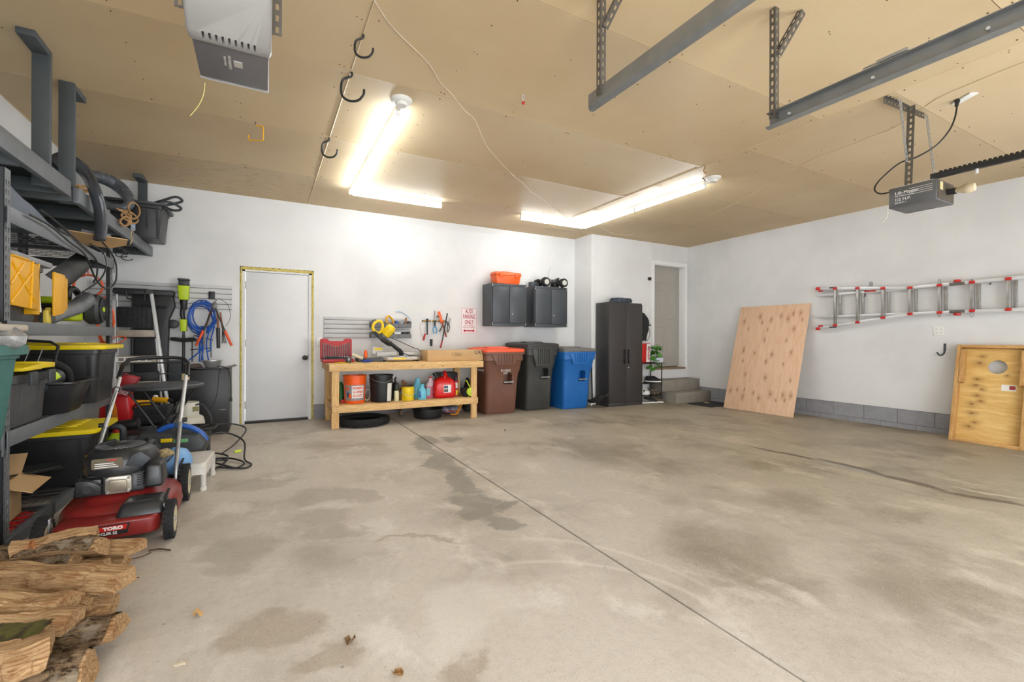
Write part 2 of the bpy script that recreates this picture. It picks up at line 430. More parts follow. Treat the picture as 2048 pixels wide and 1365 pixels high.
for (cx, ys, xs) in ((0, ysL, [-1.4, -.8, -.2, .47]), (1, ysL, [.59, 1.2, 1.82, 2.43, 3.05, 3.66, 4.15]), (2, ysR, [4.27, 4.9, 5.5, 6.1, 6.7, 7.3])):
    for a, b in zip(ys[1:], ys[:-1]):
        for x in xs:
            for k in (.04, .27, .5, .73, .96):
                if random.random() < .12: continue
                px = x + random.uniform(-.02, .02); py = b + (a - b) * k + random.uniform(-.05, .05) * (0 if k in (.04, .96) else 1)
                zc = H - .004 if (k in (.04, .96)) else H
                nails.cyl((px, py, zc + .002), (px, py, zc - .0022), random.uniform(.0035, .0055), n=6)
                if random.random() < .15:
                    nails.cyl((px + .03, py + .01, zc + .002), (px + .03, py + .01, zc - .0022), .004, n=6)
link('nail_head', nails, mt('nail', (84, 62, 42), .6, var=.2), ce, kind='stuff')

# walls
D1 = (-.245, .565, 2.052)            # flat white door: x0, x1, top of opening
w = MB()
w.box(XL - .1, D1[0] - .02, YB, YB + .14, 0, H + .05).box(D1[1] + .02, XJ + .2, YB, YB + .14, ST, H + .05).box(D1[0] - .02, D1[1] + .02, YB, YB + .14, D1[2] + .02, H + .05)
link('wall_back', w, m_wall, kind='structure')
link('wall_left', MB().box(XL - .14, XL, YF - .14, YB + .14, 0, H + .05), m_wall, kind='structure')
link('wall_right', MB().box(XR, XR + .14, YF - .14, YA + .2, ST, H + .05), m_wall, kind='structure')
link('wall_jog', MB().box(XJ, XJ + .1, YA, YB + .14, -.1, H + .05), m_wall, kind='structure', bev=.003, seg=1)
D2 = (6.745, 7.60, .565, 2.635)
w = MB()
w.box(XJ + .1, D2[0], YA, YA + .12, -.1, H + .05).box(D2[1], XR, YA, YA + .12, -.1, H + .05).box(D2[0], D2[1], YA, YA + .12, D2[3], H + .05).box(D2[0], D2[1], YA, YA + .12, -.1, D2[2])
link('wall_alcove', w, m_wall, kind='structure')
w = MB()
for a, b in ((XL - .1, -1.55), (1.45, 2.75), (6.15, XR + .1)): w.box(a, b, YF - .14, YF, -.1, H + .05)
w.box(-1.55, 1.45, YF - .14, YF, 2.25, H + .05).box(2.75, 6.15, YF - .14, YF, 2.25, H + .05)
link('wall_front', w, m_wall, kind='structure')

# painted block stem walls below the drywall
m_block = mt('grey_painted_block', (148, 148, 153), .7, var=.12, vs=14, bump=.35, bs=45)
m_mortar = mt('grey_painted_mortar', (132, 131, 134), .85, var=.1)
br = bpy.data.objects.new('baseboard_right', None); col.objects.link(br); br['kind'] = 'structure'
link('mortar', MB().box(XR + .012, XR + .12, YF, YA, -.1, ST), m_mortar, br)
yj = [at(u, 850, x=XR).y for u in (1611.6, 1728, 1795.6, 1871)]
pitch = (yj[0] - yj[3]) / 3 if 0 else .402
y = yj[0]
while y + pitch < YA: y += pitch
blk = None
ys = []
while y > YF: ys.append(y); y -= pitch
for row, (z0, z1, off) in enumerate(((.008, ST - .006, 0), (-.10, .002, .2))):
    for yy in ys:
        a, b = yy - pitch + .004 + off, yy - .004 + off
        b = min(b, YA)
        if b - a < .03: continue
        link('block', MB().box(XR + .005, XR + .08, a, b, z0, z1), m_block, br, bev=.003, seg=1)
bb = bpy.data.objects.new('baseboard_back', None); col.objects.link(bb); bb['kind'] = 'structure'
link('mortar', MB().box(D1[1] + .03, XJ, YB + .012, YB + .12, -.1, ST), m_mortar, bb)
x = D1[1] + .045
while x < XJ:
    link('block', MB().box(x + .004, min(x + .402, XJ) - .004, YB + .004, YB + .08, -.05, ST - .005), m_block, bb, bev=.003, seg=1); x += .402
link('baseboard_left', MB().box(XL, XL + .002, YF, YB, 0, .0025), m_wall, kind='structure')

# ---- door 1: flat white steel door in a foam-sealed opening
m_foam = mt('yellow_spray_foam', (214, 196, 112), .95, var=.3, vs=22, bump=1.0, bs=40, rgb2=(186, 170, 90))
m_ywood = mt('bare_jamb_edge', (205, 190, 130), .8, var=.25, vs=25, rgb2=(120, 104, 50), st=(1, 1, .4))
d1 = bpy.data.objects.new('door_1', None); d1.location = ((D1[0] + D1[1]) / 2, YB, 0); col.objects.link(d1); d1['kind'] = 'structure'
m_door = mt('white_door_paint', (214, 215, 216), .42, var=.02)
link('door_leaf', MB().box(D1[0] + .02, D1[1] - .02, YB + .012, YB + .055, .035, D1[2] - .012), m_door, d1, bev=.002, world=True)
j = MB().box(D1[0] - .02, D1[0] + .017, YB - .004, YB + .12, 0, D1[2] + .018).box(D1[1] - .017, D1[1] + .02, YB - .004, YB + .12, 0, D1[2] + .018).box(D1[0] - .02, D1[1] + .02, YB - .004, YB + .12, D1[2] - .009, D1[2] + .018)
link('jamb', j, m_wall, d1, bev=.002, seg=1, world=True)
def foam_strip(p0, p1, wdt, n):
    mb = MB(); p0, p1 = Vector(p0), Vector(p1)
    for i in range(n):
        a = p0.lerp(p1, (i + .5) / n)
        q = Matrix.Translation(a)
        mb.ball((0, 0, 0), 1, 7, 5, (wdt * random.uniform(.5, .95) if abs(p1.z - p0.z) > .5 else abs((p1 - p0).x) / n * .8, .008 * random.uniform(.5, 1.2), abs((p1 - p0).z) / n * .8 if abs(p1.z - p0.z) > .5 else wdt * random.uniform(.5, 1)), q)
    return mb
fs = bpy.data.objects.new('trim_1', None); col.objects.link(fs); fs['kind'] = 'structure'; fs.location = (0, YB, 0)
link('foam_bead', foam_strip((D1[0] - .03, YB - .004, .01), (D1[0] - .03, YB - .004, D1[2] + .02), .014, 90), m_foam, fs, world=True, kind='stuff')
link('foam_bead', foam_strip((D1[1] + .033, YB - .004, .01), (D1[1] + .033, YB - .004, D1[2] + .02), .016, 90), m_foam, fs, world=True, kind='stuff')
link('foam_bead', foam_strip((D1[0] - .035, YB - .004, D1[2] + .03), (D1[1] + .04, YB - .004, D1[2] + .03), .022, 60), m_foam, fs, world=True, kind='stuff')
link('bare_edge', MB().box(D1[0] - .044, D1[0] - .02, YB - .0025, YB, 0, D1[2] + .05).box(D1[1] + .02, D1[1] + .05, YB - .0025, YB, 0, D1[2] + .05).box(D1[0] - .044, D1[1] + .05, YB - .0025, YB, D1[2] + .018, D1[2] + .058), m_ywood, fs, world=True)
link('threshold', MB().box(D1[0] + .017, D1[1] - .017, YB - .02, YB + .1, .0, .03), mt('dark_threshold', (46, 42, 38), .6), d1, bev=.003, world=True)
for z in (.25, 1.08, 1.86):
    link('hinge', MB().cyl((D1[0] + .012, YB + .004, z - .05), (D1[0] + .012, YB + .004, z + .05), .008, n=8).box(D1[0] - .006, D1[0] + .022, YB + .0, YB + .01, z - .05, z + .05), mt('bronze_hinge', (120, 106, 84), .45, .7), d1, world=True)
kn = MB().lathe([(.034, 0), (.034, .008), (.012, .012), (.012, .035), (.026, .042), (.031, .055), (.026, .068), (.008, .073)], n=20, m=TR(.503, YB + .012, .873) @ RX(90))
link('door_knob', kn, mt('oil_bronze', (40, 35, 32), .3, .5), d1, world=True, label='round dark bronze door knob')
link('strike_plate', MB().box(D1[1] - .026, D1[1] - .018, YB - .006, YB + .012, .84, .91), mt('oil_bronze', (40, 35, 32), .3, .5), d1, world=True)

# ---- door 2: taupe six panel door at the top of the steps, white casing
d2 = bpy.data.objects.new('door_2', None); d2.location = ((D2[0] + D2[1]) / 2, YA, D2[2]); col.objects.link(d2); d2['kind'] = 'structure'
m_taupe = mt('taupe_door_paint', (168, 163, 154), .5, var=.03)
m_trim = mt('white_trim_paint', (234, 234, 232), .4, var=.02)
yd = YA + .13; LX0, LX1, LZ0, LZ1 = D2[0] + .01, D2[1] - .01, D2[2] + .03, D2[3] - .012
lf = MB().box(LX0, LX1, yd, yd + .04, LZ0, LZ1)
link('door_leaf', lf, m_taupe, d2, bev=.002, world=True)
link('light_stop', MB().box(D2[0] - .1, D2[1] + .1, YA + .175, YA + .2, D2[2] - .1, D2[3] + .1), m_gap, d2, world=True)  # unseen dark sheet added to stop light showing under the leaf
W = LX1 - LX0; hh = LZ1 - LZ0
for (a, b) in ((.13, .465), (.535, .87)):
    for (c, d) in ((.10, .40), (.46, .76), (.83, .94)):
        p0 = (LX0 + a * W, LX0 + b * W, LZ0 + c * hh, LZ0 + d * hh)
        m = MB()
        for q, (e, t0) in enumerate(((0, .007), (.022, .0005))):
            pass
        e = .022
        m.add([(p0[0], yd - .0005, p0[2]), (p0[1], yd - .0005, p0[2]), (p0[1], yd - .0005, p0[3]), (p0[0], yd - .0005, p0[3]),
               (p0[0] + e, yd - .006, p0[2] + e), (p0[1] - e, yd - .006, p0[2] + e), (p0[1] - e, yd - .006, p0[3] - e), (p0[0] + e, yd - .006, p0[3] - e),
               (p0[0] + 2 * e, yd - .001, p0[2] + 2 * e), (p0[1] - 2 * e, yd - .001, p0[2] + 2 * e), (p0[1] - 2 * e, yd - .001, p0[3] - 2 * e), (p0[0] + 2 * e, yd - .001, p0[3] - 2 * e)],
              [(i, (i + 1) % 4, 4 + (i + 1) % 4, 4 + i) for i in range(4)] + [(4 + i, 4 + (i + 1) % 4, 8 + (i + 1) % 4, 8 + i) for i in range(4)] + [(8, 9, 10, 11)])
        link('door_panel', m, m_taupe, d2, smooth=0, world=True)
j = MB().box(D2[0] - .0, D2[0] + .008, YA - .002, YA + .17, D2[2], D2[3]).box(D2[1] - .008, D2[1], YA - .002, YA + .17, D2[2], D2[3]).box(D2[0], D2[1], YA - .002, YA + .17, D2[3] - .01, D2[3])
link('jamb', j, m_trim, d2, world=True)
cs = MB()
def casing(x0, x1, z0, z1): cs.box(x0, x1, YA - .018, YA, z0, z1)
casing(D2[0] - .075, D2[0] - .004, D2[2] - .02, D2[3] + .07); casing(D2[1] + .004, D2[1] + .07, D2[2] - .02, D2[3] + .07); casing(D2[0] - .004, D2[1] + .004, D2[3] + .004, D2[3] + .07)
link('casing', cs, m_trim, d2, bev=.005, world=True)
link('threshold', MB().box(D2[0] - .01, D2[1] + .01, YA - .03, YA + .13, D2[2] - .02, D2[2] + .018), mt('wood_sill', (134, 112, 88), .6), d2, bev=.004, world=True)

# ---- concrete steps
m_step = mt('step_concrete', (140, 132, 121), .8, var=.16, vs=7, bump=.4, bs=50)
sx0 = 6.70
def steps():
    a = thing('concrete_step', 'two concrete steps up to the taupe house door in the corner', 'steps', (7.2, YA, fz(7.2)))
    zf = fz(7.2) - .02
    link('lower_tread', MB().box(6.72, XR - .002, 5.96, YA - .003, zf, .145), m_step, a, bev=.008, world=True)
    link('upper_tread', MB().box(6.62, XR - .003, 6.22, YA - .004, .145, .365), m_step, a, bev=.008, world=True)
steps()
mm = MB(); pts = [at(u, v, z=-.055) for u, v in ((1379, 806), (1414, 816), (1452, 810), (1412, 799))]
x0 = min(p.x for p in pts); 
link_mat = MB().box(-.42, .30, -.26, .26, 0, .012)
dm = link('doormat', link_mat, mt('black_mat', (44, 44, 46), .95, var=.3, vs=60, bump=.8, bs=150), None, bev=.004, loc=(7.34, 5.62, fz(7.34) + .002), rot=(0, R(.56), 0))
tag(dm, 'flat black rubber doormat lying in front of the concrete steps', 'mat')
lfm = MB().sheet(lambda a, b: ((a - .5) * .10 * (1 - abs(b - .5)), (b - .5) * .08, .01 * math.sin(a * 6) + .012), 4, 4)
tag(link('dry_leaf', lfm, mt('tan_leaf', (196, 176, 140), .8), None, solid=.001, loc=(7.25, 5.70, fz(7.25) + .014)), 'small curled tan leaf lying on the black doormat', 'leaf')
# ================================================================ LIGHTS
m_led = NT('led_tube'); m_led.set(col=(1, 1, 1)); m_led.b.inputs['Emission Color'].default_value = (.90, .96, 1.0, 1); m_led.b.inputs['Emission Strength'].default_value = LED_STRENGTH; m_led = m_led.m
def led(name, label, p0, p1):
    p0, p1 = Vector(p0), Vector(p1); mid = (p0 + p1) / 2; L = (p1 - p0).length; ang = math.atan2((p1 - p0).y, (p1 - p0).x)
    t = thing('tube_light', label, 'lamp', (mid.x, mid.y, H), ang, 'white tube lights on the ceiling')
    link('housing', MB().prism([(-.016, -.004), (.016, -.004), (.012, -.05), (-.012, -.05)], L, 'x', -L / 2), m_white, t)
    tb = MB(); k = 8
    tb.cyl((-L / 2 + .01, 0, -.066), (L / 2 - .01, 0, -.066), .017, n=14, caps=False)
    link('diffuser', tb, m_led, t)
    for s in (-1, 1): link('end_cap', MB().box(s * L / 2 - .008, s * L / 2 + .008, -.018, .018, -.084, -.002), m_white, t, bev=.003)
ZC = H
led('a', 'long white tube light running from the round ceiling base, left pair, nearer the camera', (.95, 3.70, 0), (.95, 4.87, 0))
led('b', 'long white tube light, left pair, joined end to end nearer the back wall', (.95, 4.89, 0), (.95, 6.03, 0))
led('c', 'white tube light parallel to the back wall, left of the two', (.98, 6.05, 0), (2.16, 6.05, 0))
led('d', 'white tube light parallel to the back wall, right of the two', (3.43, 6.03, 0), (4.60, 6.03, 0))
led('e', 'white tube light over the tall cabinet side, end nearer the back wall', (4.63, 6.01, 0), (4.63, 4.86, 0))
led('f', 'white tube light over the right bay, end at the right round base', (4.63, 4.84, 0), (4.63, 3.68, 0))
for nm, x, y, lab in (('l', .95, 3.60, 'round white ceiling lamp base at the near end of the left tube lights'), ('r', 4.62, 3.56, 'round white ceiling lamp base at the near end of the right tube lights')):
    t = thing('lamp_holder', lab, 'lamp base', (x, y, H))
    link('base_ring', MB().lathe([(.085, 0), (.085, -.012), (.075, -.022), (.055, -.03), (.05, -.03)], n=32), m_white, t)
    link('socket_cup', MB().lathe([(.048, -.028), (.05, -.04), (.04, -.052), (.005, -.054)], n=24), m_white, t)
    link('connector', MB().box(-.012, .012, .02, .11, -.048, -.028), m_white, t, bev=.003)
# ================================================================ BACK WALL
def W(name, mb, m, par, **k): return link(name, mb, m, par, world=True, **k)

# ---- workbench of construction lumber
BX0, BX1, BY0, BY1, BT = .71, 2.83, 6.07, 6.90, .825
wb = thing('workbench', 'long pine workbench with a lower shelf, standing against the back wall beside the white door', 'workbench', (1.77, 6.48, 0))
W('benchtop', MB().box(BX0, BX1, BY0 + .04, BY1, BT - .02, BT), m_pine, wb, bev=.002)
W('apron', MB().box(BX0, BX1, BY0, BY0 + .038, BT - .092, BT), m_pine, wb, bev=.003)
W('apron', MB().box(BX0, BX0 + .038, BY0 + .04, BY1, BT - .092, BT - .021), m_piney, wb, bev=.003)
W('apron', MB().box(BX1 - .038, BX1, BY0 + .04, BY1, BT - .092, BT - .021), m_piney, wb, bev=.003)
W('apron', MB().box(BX0 + .04, BX1 - .04, BY1 - .04, BY1, BT - .092, BT - .021), m_pine, wb, bev=.003)
for x0 in (.745, 2.655):
    W('leg', MB().box(x0, x0 + .09, BY0 + .042, BY0 + .08, fz(x0) + .002, BT - .022), m_pinez, wb, bev=.003)
    W('leg', MB().box(x0, x0 + .09, BY1 - .13, BY1 - .042, fz(x0) + .002, BT - .022), m_pinez, wb, bev=.003)
    W('shelf_support', MB().box(x0 + .02, x0 + .058, BY0 + .082, BY1 - .132, .205, .295), m_piney, wb, bev=.003)
W('shelf_rail', MB().box(.745, 2.745, BY0 + .003, BY0 + .041, .205, .295), m_pine, wb, bev=.003)
W('shelf_rail', MB().box(.745, 2.745, BY1 - .04, BY1 - .003, .205, .295), m_pine, wb, bev=.003)
for k in range(2):
    y0 = BY0 + .083 + k * .30
    W('shelf_board', MB().box(.84, 2.65, y0, y0 + .296, .279, .2965), m_pine, wb, bev=.002)
kn = MB()
for z0 in (.22, .25, .28):
    for x in (.77, .80, .815, 1.6, 1.63, 2.67, 2.70, 2.72): kn.cyl((x + random.uniform(-.008, .008), BY0 + .004, z0), (x, BY0 + .0015, z0), .004, n=6)
for x in (.9, 1.3, 1.75, 2.2, 2.6): kn.cyl((x, BY0 + .004, .77 + random.uniform(-.02, .02)), (x, BY0 - .0012, .77), .006, n=6)
W('screw_head', kn, mt('nail', (84, 62, 42), .6), wb, kind='stuff')
SH = .298
# ---- wheelie bins
def wheelie(name, label, x0, x1, y0, y1, h, body, lidm, lip, lid_off=0.0, handle_x=.5, grip=.16, num=None, tilt=0):
    cx = (x0 + x1) / 2; zb = fz(cx) + .003
    t = thing('wheelie_bin', label, 'bin', (cx, (y0 + y1) / 2, zb), 0, 'wheelie bins')
    w = (x1 - x0) / 2; d = (y1 - y0) / 2; H1 = h * .86
    def rr(sw, sd, z, r=.06, off=0): return [Vector((a, b + off, z)) for a, b in rrect(-w * sw, w * sw, -d * sd, d * sd, r, 4)]
    mb = MB(); mb.loft([rr(.78, .66, 0, .05, .04), rr(.80, .70, .05, .06, .03), rr(.84, .76, .5 * H1, .06, .02), rr(.86, .80, .62 * H1, .07, .02), rr(.92, .86, .72 * H1, .07, .01), rr(.95, .90, .86 * H1, .06), rr(1.0, .95, .88 * H1, .05), rr(1.0, .95, H1, .05), rr(.96, .91, H1, .05), rr(.9, .85, H1 - .2, .05)])
    bo = link('body', mb, body, t, smooth=40)
    # lifting rim under the lid: a skirt with ribs
    sk = MB(); n = 9; xs = [-w * .62 + i * w * 1.24 / n for i in range(n + 1)]
    yb = -d * .95
    poly = [(-w * .72, 0), (-w * .48, -.16 * lip), (w * .48, -.16 * lip), (w * .72, 0)]
    sk.prism([(a, H1 - .02 + b) for a, b in poly], -.014, 'y', yb - .004)
    link('grab_skirt', sk, body, t, bev=.004)
    rb = MB()
    for i in range(1, 7):
        a = -w * .5 + i * w / 7; rb.box(a - .006, a + .006, yb - .03, yb - .016, H1 - .15 * lip, H1 - .02)
    link('rib', rb, body, t, kind='stuff')
    link('rim', MB().loft([rr(1.04, .99, H1 - .025), rr(1.06, 1.01, H1 - .02), rr(1.06, 1.01, H1 + .01), rr(1.0, .95, H1 + .012)], caps=False), body, t)
    # front grip pocket with its metal bar
    fy = -d * .78 + .02
    gx = w * handle_x * .5; gz = .60 * H1
    arch = [(gx - .075, gz - .11), (gx + .075, gz - .11), (gx + .075, gz + .03), (gx + .05, gz + .065), (gx, gz + .078), (gx - .05, gz + .065), (gx - .075, gz + .03)]
    cut(bo, MB().prism(arch, .22, 'y', fy - .08))
    cut(bo, MB().tube([(gx + .05, fy - .015, gz - .12), (gx + .055, fy - .01, gz - .2), (gx + .095, fy + .0, gz - .29), (gx + .095, fy + .01, -.05)], .022, n=8))
    link('grip_bar', MB().cyl((gx - .085, fy - .03, gz - .075), (gx + .085, fy - .03, gz - .075), .012, n=10), m_steel, t)
    # lid
    ld = MB(); L0 = H1 + .012
    def lr(sw, sd, z0, z1, r=.06): return [Vector((a + lid_off, b, z0 + (z1 - z0) * (b + d) / (2 * d))) for a, b in rrect(-w * sw, w * sw, -d * sd, d * sd, r, 4)]
    ld.loft([lr(1.05, 1.02, L0, L0), lr(1.06, 1.03, L0 + .02, L0 + .02), lr(1.04, 1.01, L0 + .045, L0 + .05), lr(.86, .82, L0 + .055, L0 + .07), lr(.80, .74, L0 + .035, L0 + .05)])
    link('lid', ld, lidm, t, smooth=40)
    ldp = MB().loft([lr(.6, .3, L0 + .04, L0 + .06, .03), lr(.55, .26, L0 + .072, L0 + .085, .03)])
    link('lid_ridge', ldp, lidm, t)
    for s in (-1, 1):
        wh = MB().lathe([(.03, -.025), (.105, -.025), (.115, -.012), (.115, .012), (.105, .025), (.03, .025)], n=20, m=TR(s * (w * .86 + .02), d * .72, .117) @ RY(90))
        link('wheel', wh, m_blackr, t)
    link('axle_handle', MB().tube([(-w * .8, d * .95, H1 - .03), (-w * .8, d * 1.12, H1 + .01), (w * .8, d * 1.12, H1 + .01), (w * .8, d * .95, H1 - .03)], .016, n=8), body, t)
    return t, w, d, H1
m_bbrown = mt('bin_brown', (116, 78, 62), .5, var=.12, vs=5, bump=.1)
m_bblack = mt('bin_black', (62, 63, 60), .5, var=.12, vs=5, bump=.1)
m_bblue = mt('bin_blue', (26, 104, 180), .45, var=.1, vs=5, bump=.1)
m_lor = mt('lid_orange', (240, 92, 52), .45, var=.05)
m_lbk = mt('lid_black', (56, 56, 56), .4, var=.1)
m_lgy = mt('lid_grey', (110, 108, 106), .5, var=.15)
t1, w1, dd1, h1 = wheelie('brown', 'brown wheelie bin with a bright orange lid, right beside the workbench', 2.90, 3.56, 6.12, 6.85, 1.10, m_bbrown, m_lor, 1.0)
t2, w2, dd2, h2 = wheelie('black', 'tall black wheelie bin with a black lid, between the brown and the blue bins', 3.665, 4.265, 6.20, 6.97, 1.20, m_bblack, m_lbk, 1.8)
t3, w3, dd3, h3 = wheelie('blue', 'blue wheelie bin with a grey lid, beside the tall black cabinet', 4.315, 4.965, 6.10, 6.80, 1.11, m_bblue, m_lgy, 1.1)
t1.location.x -= .0
text('lettering', 'DENNIS', .085, m_ink_wht, t1, TR(-w1 * .965, -.10, .78) @ FACE_X, sx=.9)
text('lettering', '440-439-1687', .055, m_ink_wht, t1, TR(-w1 * .955, -.12, .68) @ FACE_X, sx=.8)
text('lettering', 'N 6562', .055, m_ink_wht, t1, TR(.02, -dd1 * .885, h1 * .715) @ FACE_Y)
text('lettering', '3237', .04, m_ink_wht, t1, TR(.02, -dd1 * .87, h1 * .67) @ FACE_Y)
# white boards and a leftover downpipe standing beside the blue bin
tag(link('white_board', MB().box(-.02, .02, -.05, .05, 0, .62), m_white, None, bev=.004, loc=(5.10, 6.45, fz(5) + .003), rot=(0, R(3), 0)), 'narrow white board standing between the blue bin and the tall black cabinet', 'board')
m_scoop = mt('black_scoop', (48, 50, 52), .4, var=.05)
sp = MB(); rings = []
for i in range(9):
    u = i / 8; rings.append([Vector((-.12 + .24 * j / 8, .32 * u, .05 + .16 * (1 - u) ** 2 + .22 * (abs(j - 4) / 4) ** 3 * .3)) for j in range(9)])
for k in range(9):
    for j in range(9): sp.v.append(rings[k][j])
sp.f += [(k * 9 + j, k * 9 + j + 1, (k + 1) * 9 + j + 1, (k + 1) * 9 + j) for k in range(8) for j in range(8)]
sv = thing('snow_shovel', 'curved black snow shovel blade leaning at the left side of the tall black cabinet', 'shovel', (5.118, 6.08, fz(5.1)), R(4))
link('blade', sp, m_scoop, sv, solid=.006)
link('edge_strip', MB().box(-.12, .12, -.004, .008, .20, .215), m_scoop, sv)
link('shaft', MB().cyl((0, .30, .06), (0, .33, .9), .013), m_black, sv)

# ---- tall black storage cabinet
TC = thing('storage_cabinet', 'tall black two-door metal storage cabinet on the floor', 'cabinet', (5.665, 6.33, fz(5.66)))
m_cab = mt('cabinet_charcoal', (62, 60, 60), .42, .1, var=.05, vs=3)
m_cabs = mt('cabinet_charcoal_side', (62, 60, 60), .42, .1, var=.05)
z0 = fz(5.66) + .002
W('carcass', MB().box(5.27, 6.055, 6.16, 6.50, z0, 1.80), m_cab, TC, bev=.004)
for a, b in ((5.275, 5.66), (5.665, 6.05)): W('door', MB().box(a, b, 6.142, 6.158, z0 + .07, 1.775), m_cab, TC, bev=.003)
W('plinth', MB().box(5.275, 6.05, 6.146, 6.158, z0, z0 + .062), m_cab, TC, bev=.002)
for x in (5.62, 5.705):
    W('handle', MB().box(x - .012, x + .012, 6.115, 6.128, .72, .97).box(x - .01, x + .01, 6.128, 6.143, .72, .75).box(x - .01, x + .01, 6.128, 6.143, .94, .97), mt('handle_black', (26, 26, 28), .3, .3), TC, bev=.004)
W('lock', MB().cyl((5.715, 6.143, .645), (5.715, 6.132, .645), .012, n=14), m_chrome, TC)
def cloth_lump(name, label, cat, c, r, m, seed, amp=.4, grp=None, rz=0):
    mb = MB().ball((0, 0, 0), 1, 28, 16, r)
    f = lambda co, n: n * (noise.noise(Vector((co.x / r[0] * 1.6 + seed, co.y / r[1] * 1.6, co.z / r[2]))) * amp * min(r) + noise.noise(Vector((co.x * 30 + seed, co.y * 30, co.z * 30))) * amp * .25 * min(r))
    o = link(name, mb, m, None, disp=f, loc=(c[0], c[1], c[2] + r[2] * .8), rot=(0, 0, rz)); return tag(o, label, cat, grp)
def folded(name, label, cat, c, w, d, h, n, m, rz=0):
    mb = MB()
    for i in range(n):
        k = 1 - .05 * i
        mb.loft([[Vector((a + .01 * math.sin(i * 2.3), b + .01 * math.cos(i * 1.7), h * (i + q) / n)) for a, b in rrect(-w / 2 * k * e, w / 2 * k * e, -d / 2 * k * e, d / 2 * k * e, .03, 5)] for q, e in ((0.02, .95), (.3, 1), (.7, 1), (.98, .95))])
    o = link(name, mb, m, None, disp=lambda co, nn: Vector((0, 0, .012 * noise.noise(co * 14) + .006 * noise.noise(co * 40))), loc=c, rot=(0, 0, rz)); return tag(o, label, cat)
m_denim = mt('grey_blue_cloth', (84, 92, 104), .9, var=.3, vs=8, bump=.3, bs=160, rgb2=(52, 58, 68))
folded('folded_jacket', 'folded grey-blue jacket lying on top of the tall black cabinet', 'jacket', (5.70, 6.33, 1.815), .40, .24, .075, 3, m_denim, .1)
sb = bpy.data.objects

# ---- two wall cabinets
def wallcab(label, x0, x1, y0):
    t = thing('wall_cabinet', label, 'cabinet', ((x0 + x1) / 2, YB, 1.36), 0, 'black wall cabinets')
    z0, z1 = 1.362, 2.065
    W('carcass', MB().box(x0, x1, y0 + .004, YB - .003, z0, z1), m_cab2, t, bev=.003)
    W('face_frame', MB().box(x0, x1, y0 - .004, y0 + .004, z0, z0 + .045).box(x0, x1, y0 - .004, y0 + .004, z1 - .04, z1).box(x0, x0 + .012, y0 - .004, y0 + .004, z0, z1).box(x1 - .012, x1, y0 - .004, y0 + .004, z0, z1), m_cab2, t, bev=.002)
    xm = (x0 + x1) / 2
    for a, b in ((x0 + .018, xm - .004), (xm + .004, x1 - .018)):
        W('door', MB().box(a, b, y0 - .012, y0 + .003, z0 + .05, z1 - .045), m_cab2, t, bev=.003)
    W('lock', MB().cyl((xm + .05, y0 - .012, z0 + .20), (xm + .05, y0 - .022, z0 + .20), .011, n=14), m_chrome, t)
    rv = MB()
    for x in (x0 + .015, x1 - .015):
        for z in (z0 + .02, z0 + .045, z1 - .02, z1 - .045): rv.cyl((x, y0 - .004, z), (x, y0 - .009, z), .007, n=8)
    for y in (y0 + .03, YB - .03):
        for z in (z0 + .02, z1 - .02): rv.cyl((x0, y, z), (x0 - .004, y, z), .006, n=8)
    W('rivet', rv, m_alu, t, kind='stuff')
m_cab2 = mt('cabinet_slate', (70, 75, 80), .4, .15, var=.06, vs=4)
wallcab('black two-door wall cabinet with the orange toolbox on top', 3.255, 3.915, 6.68)
wallcab('black two-door wall cabinet beside the alcove, under the toy truck', 4.075, 4.76, 6.68)
link('mount_plate', MB(), m_cab2) if 0 else None
# orange toolbox
tb = thing('toolbox', 'small orange plastic toolbox on the left wall cabinet', 'toolbox', (3.60, 6.84, 2.066), 0)
bo = MB().frustum((-.21, .21, -.095, .095), (-.235, .235, -.11, .11), 0, .15); link('box', bo, m_orange, tb, bev=.008)
link('lid', MB().frustum((-.25, .25, -.12, .12), (-.235, .235, -.105, .105), .151, .205), m_orange, tb, bev=.008)
link('lid_handle', MB().frustum((-.09, .09, -.03, .03), (-.08, .08, -.02, .02), .205, .225), m_orange, tb, bev=.006)
for x in (-.15, .15): link('latch', MB().box(x - .03, x + .03, -.128, -.116, .12, .185), m_orange, tb, bev=.004)
for x in (-.17, .17): link('bit_rack', MB().box(x - .05, x + .05, -.03, .03, .205, .209), m_dkgrey, tb, bev=.002, label='grey strip of bits set in the lid')
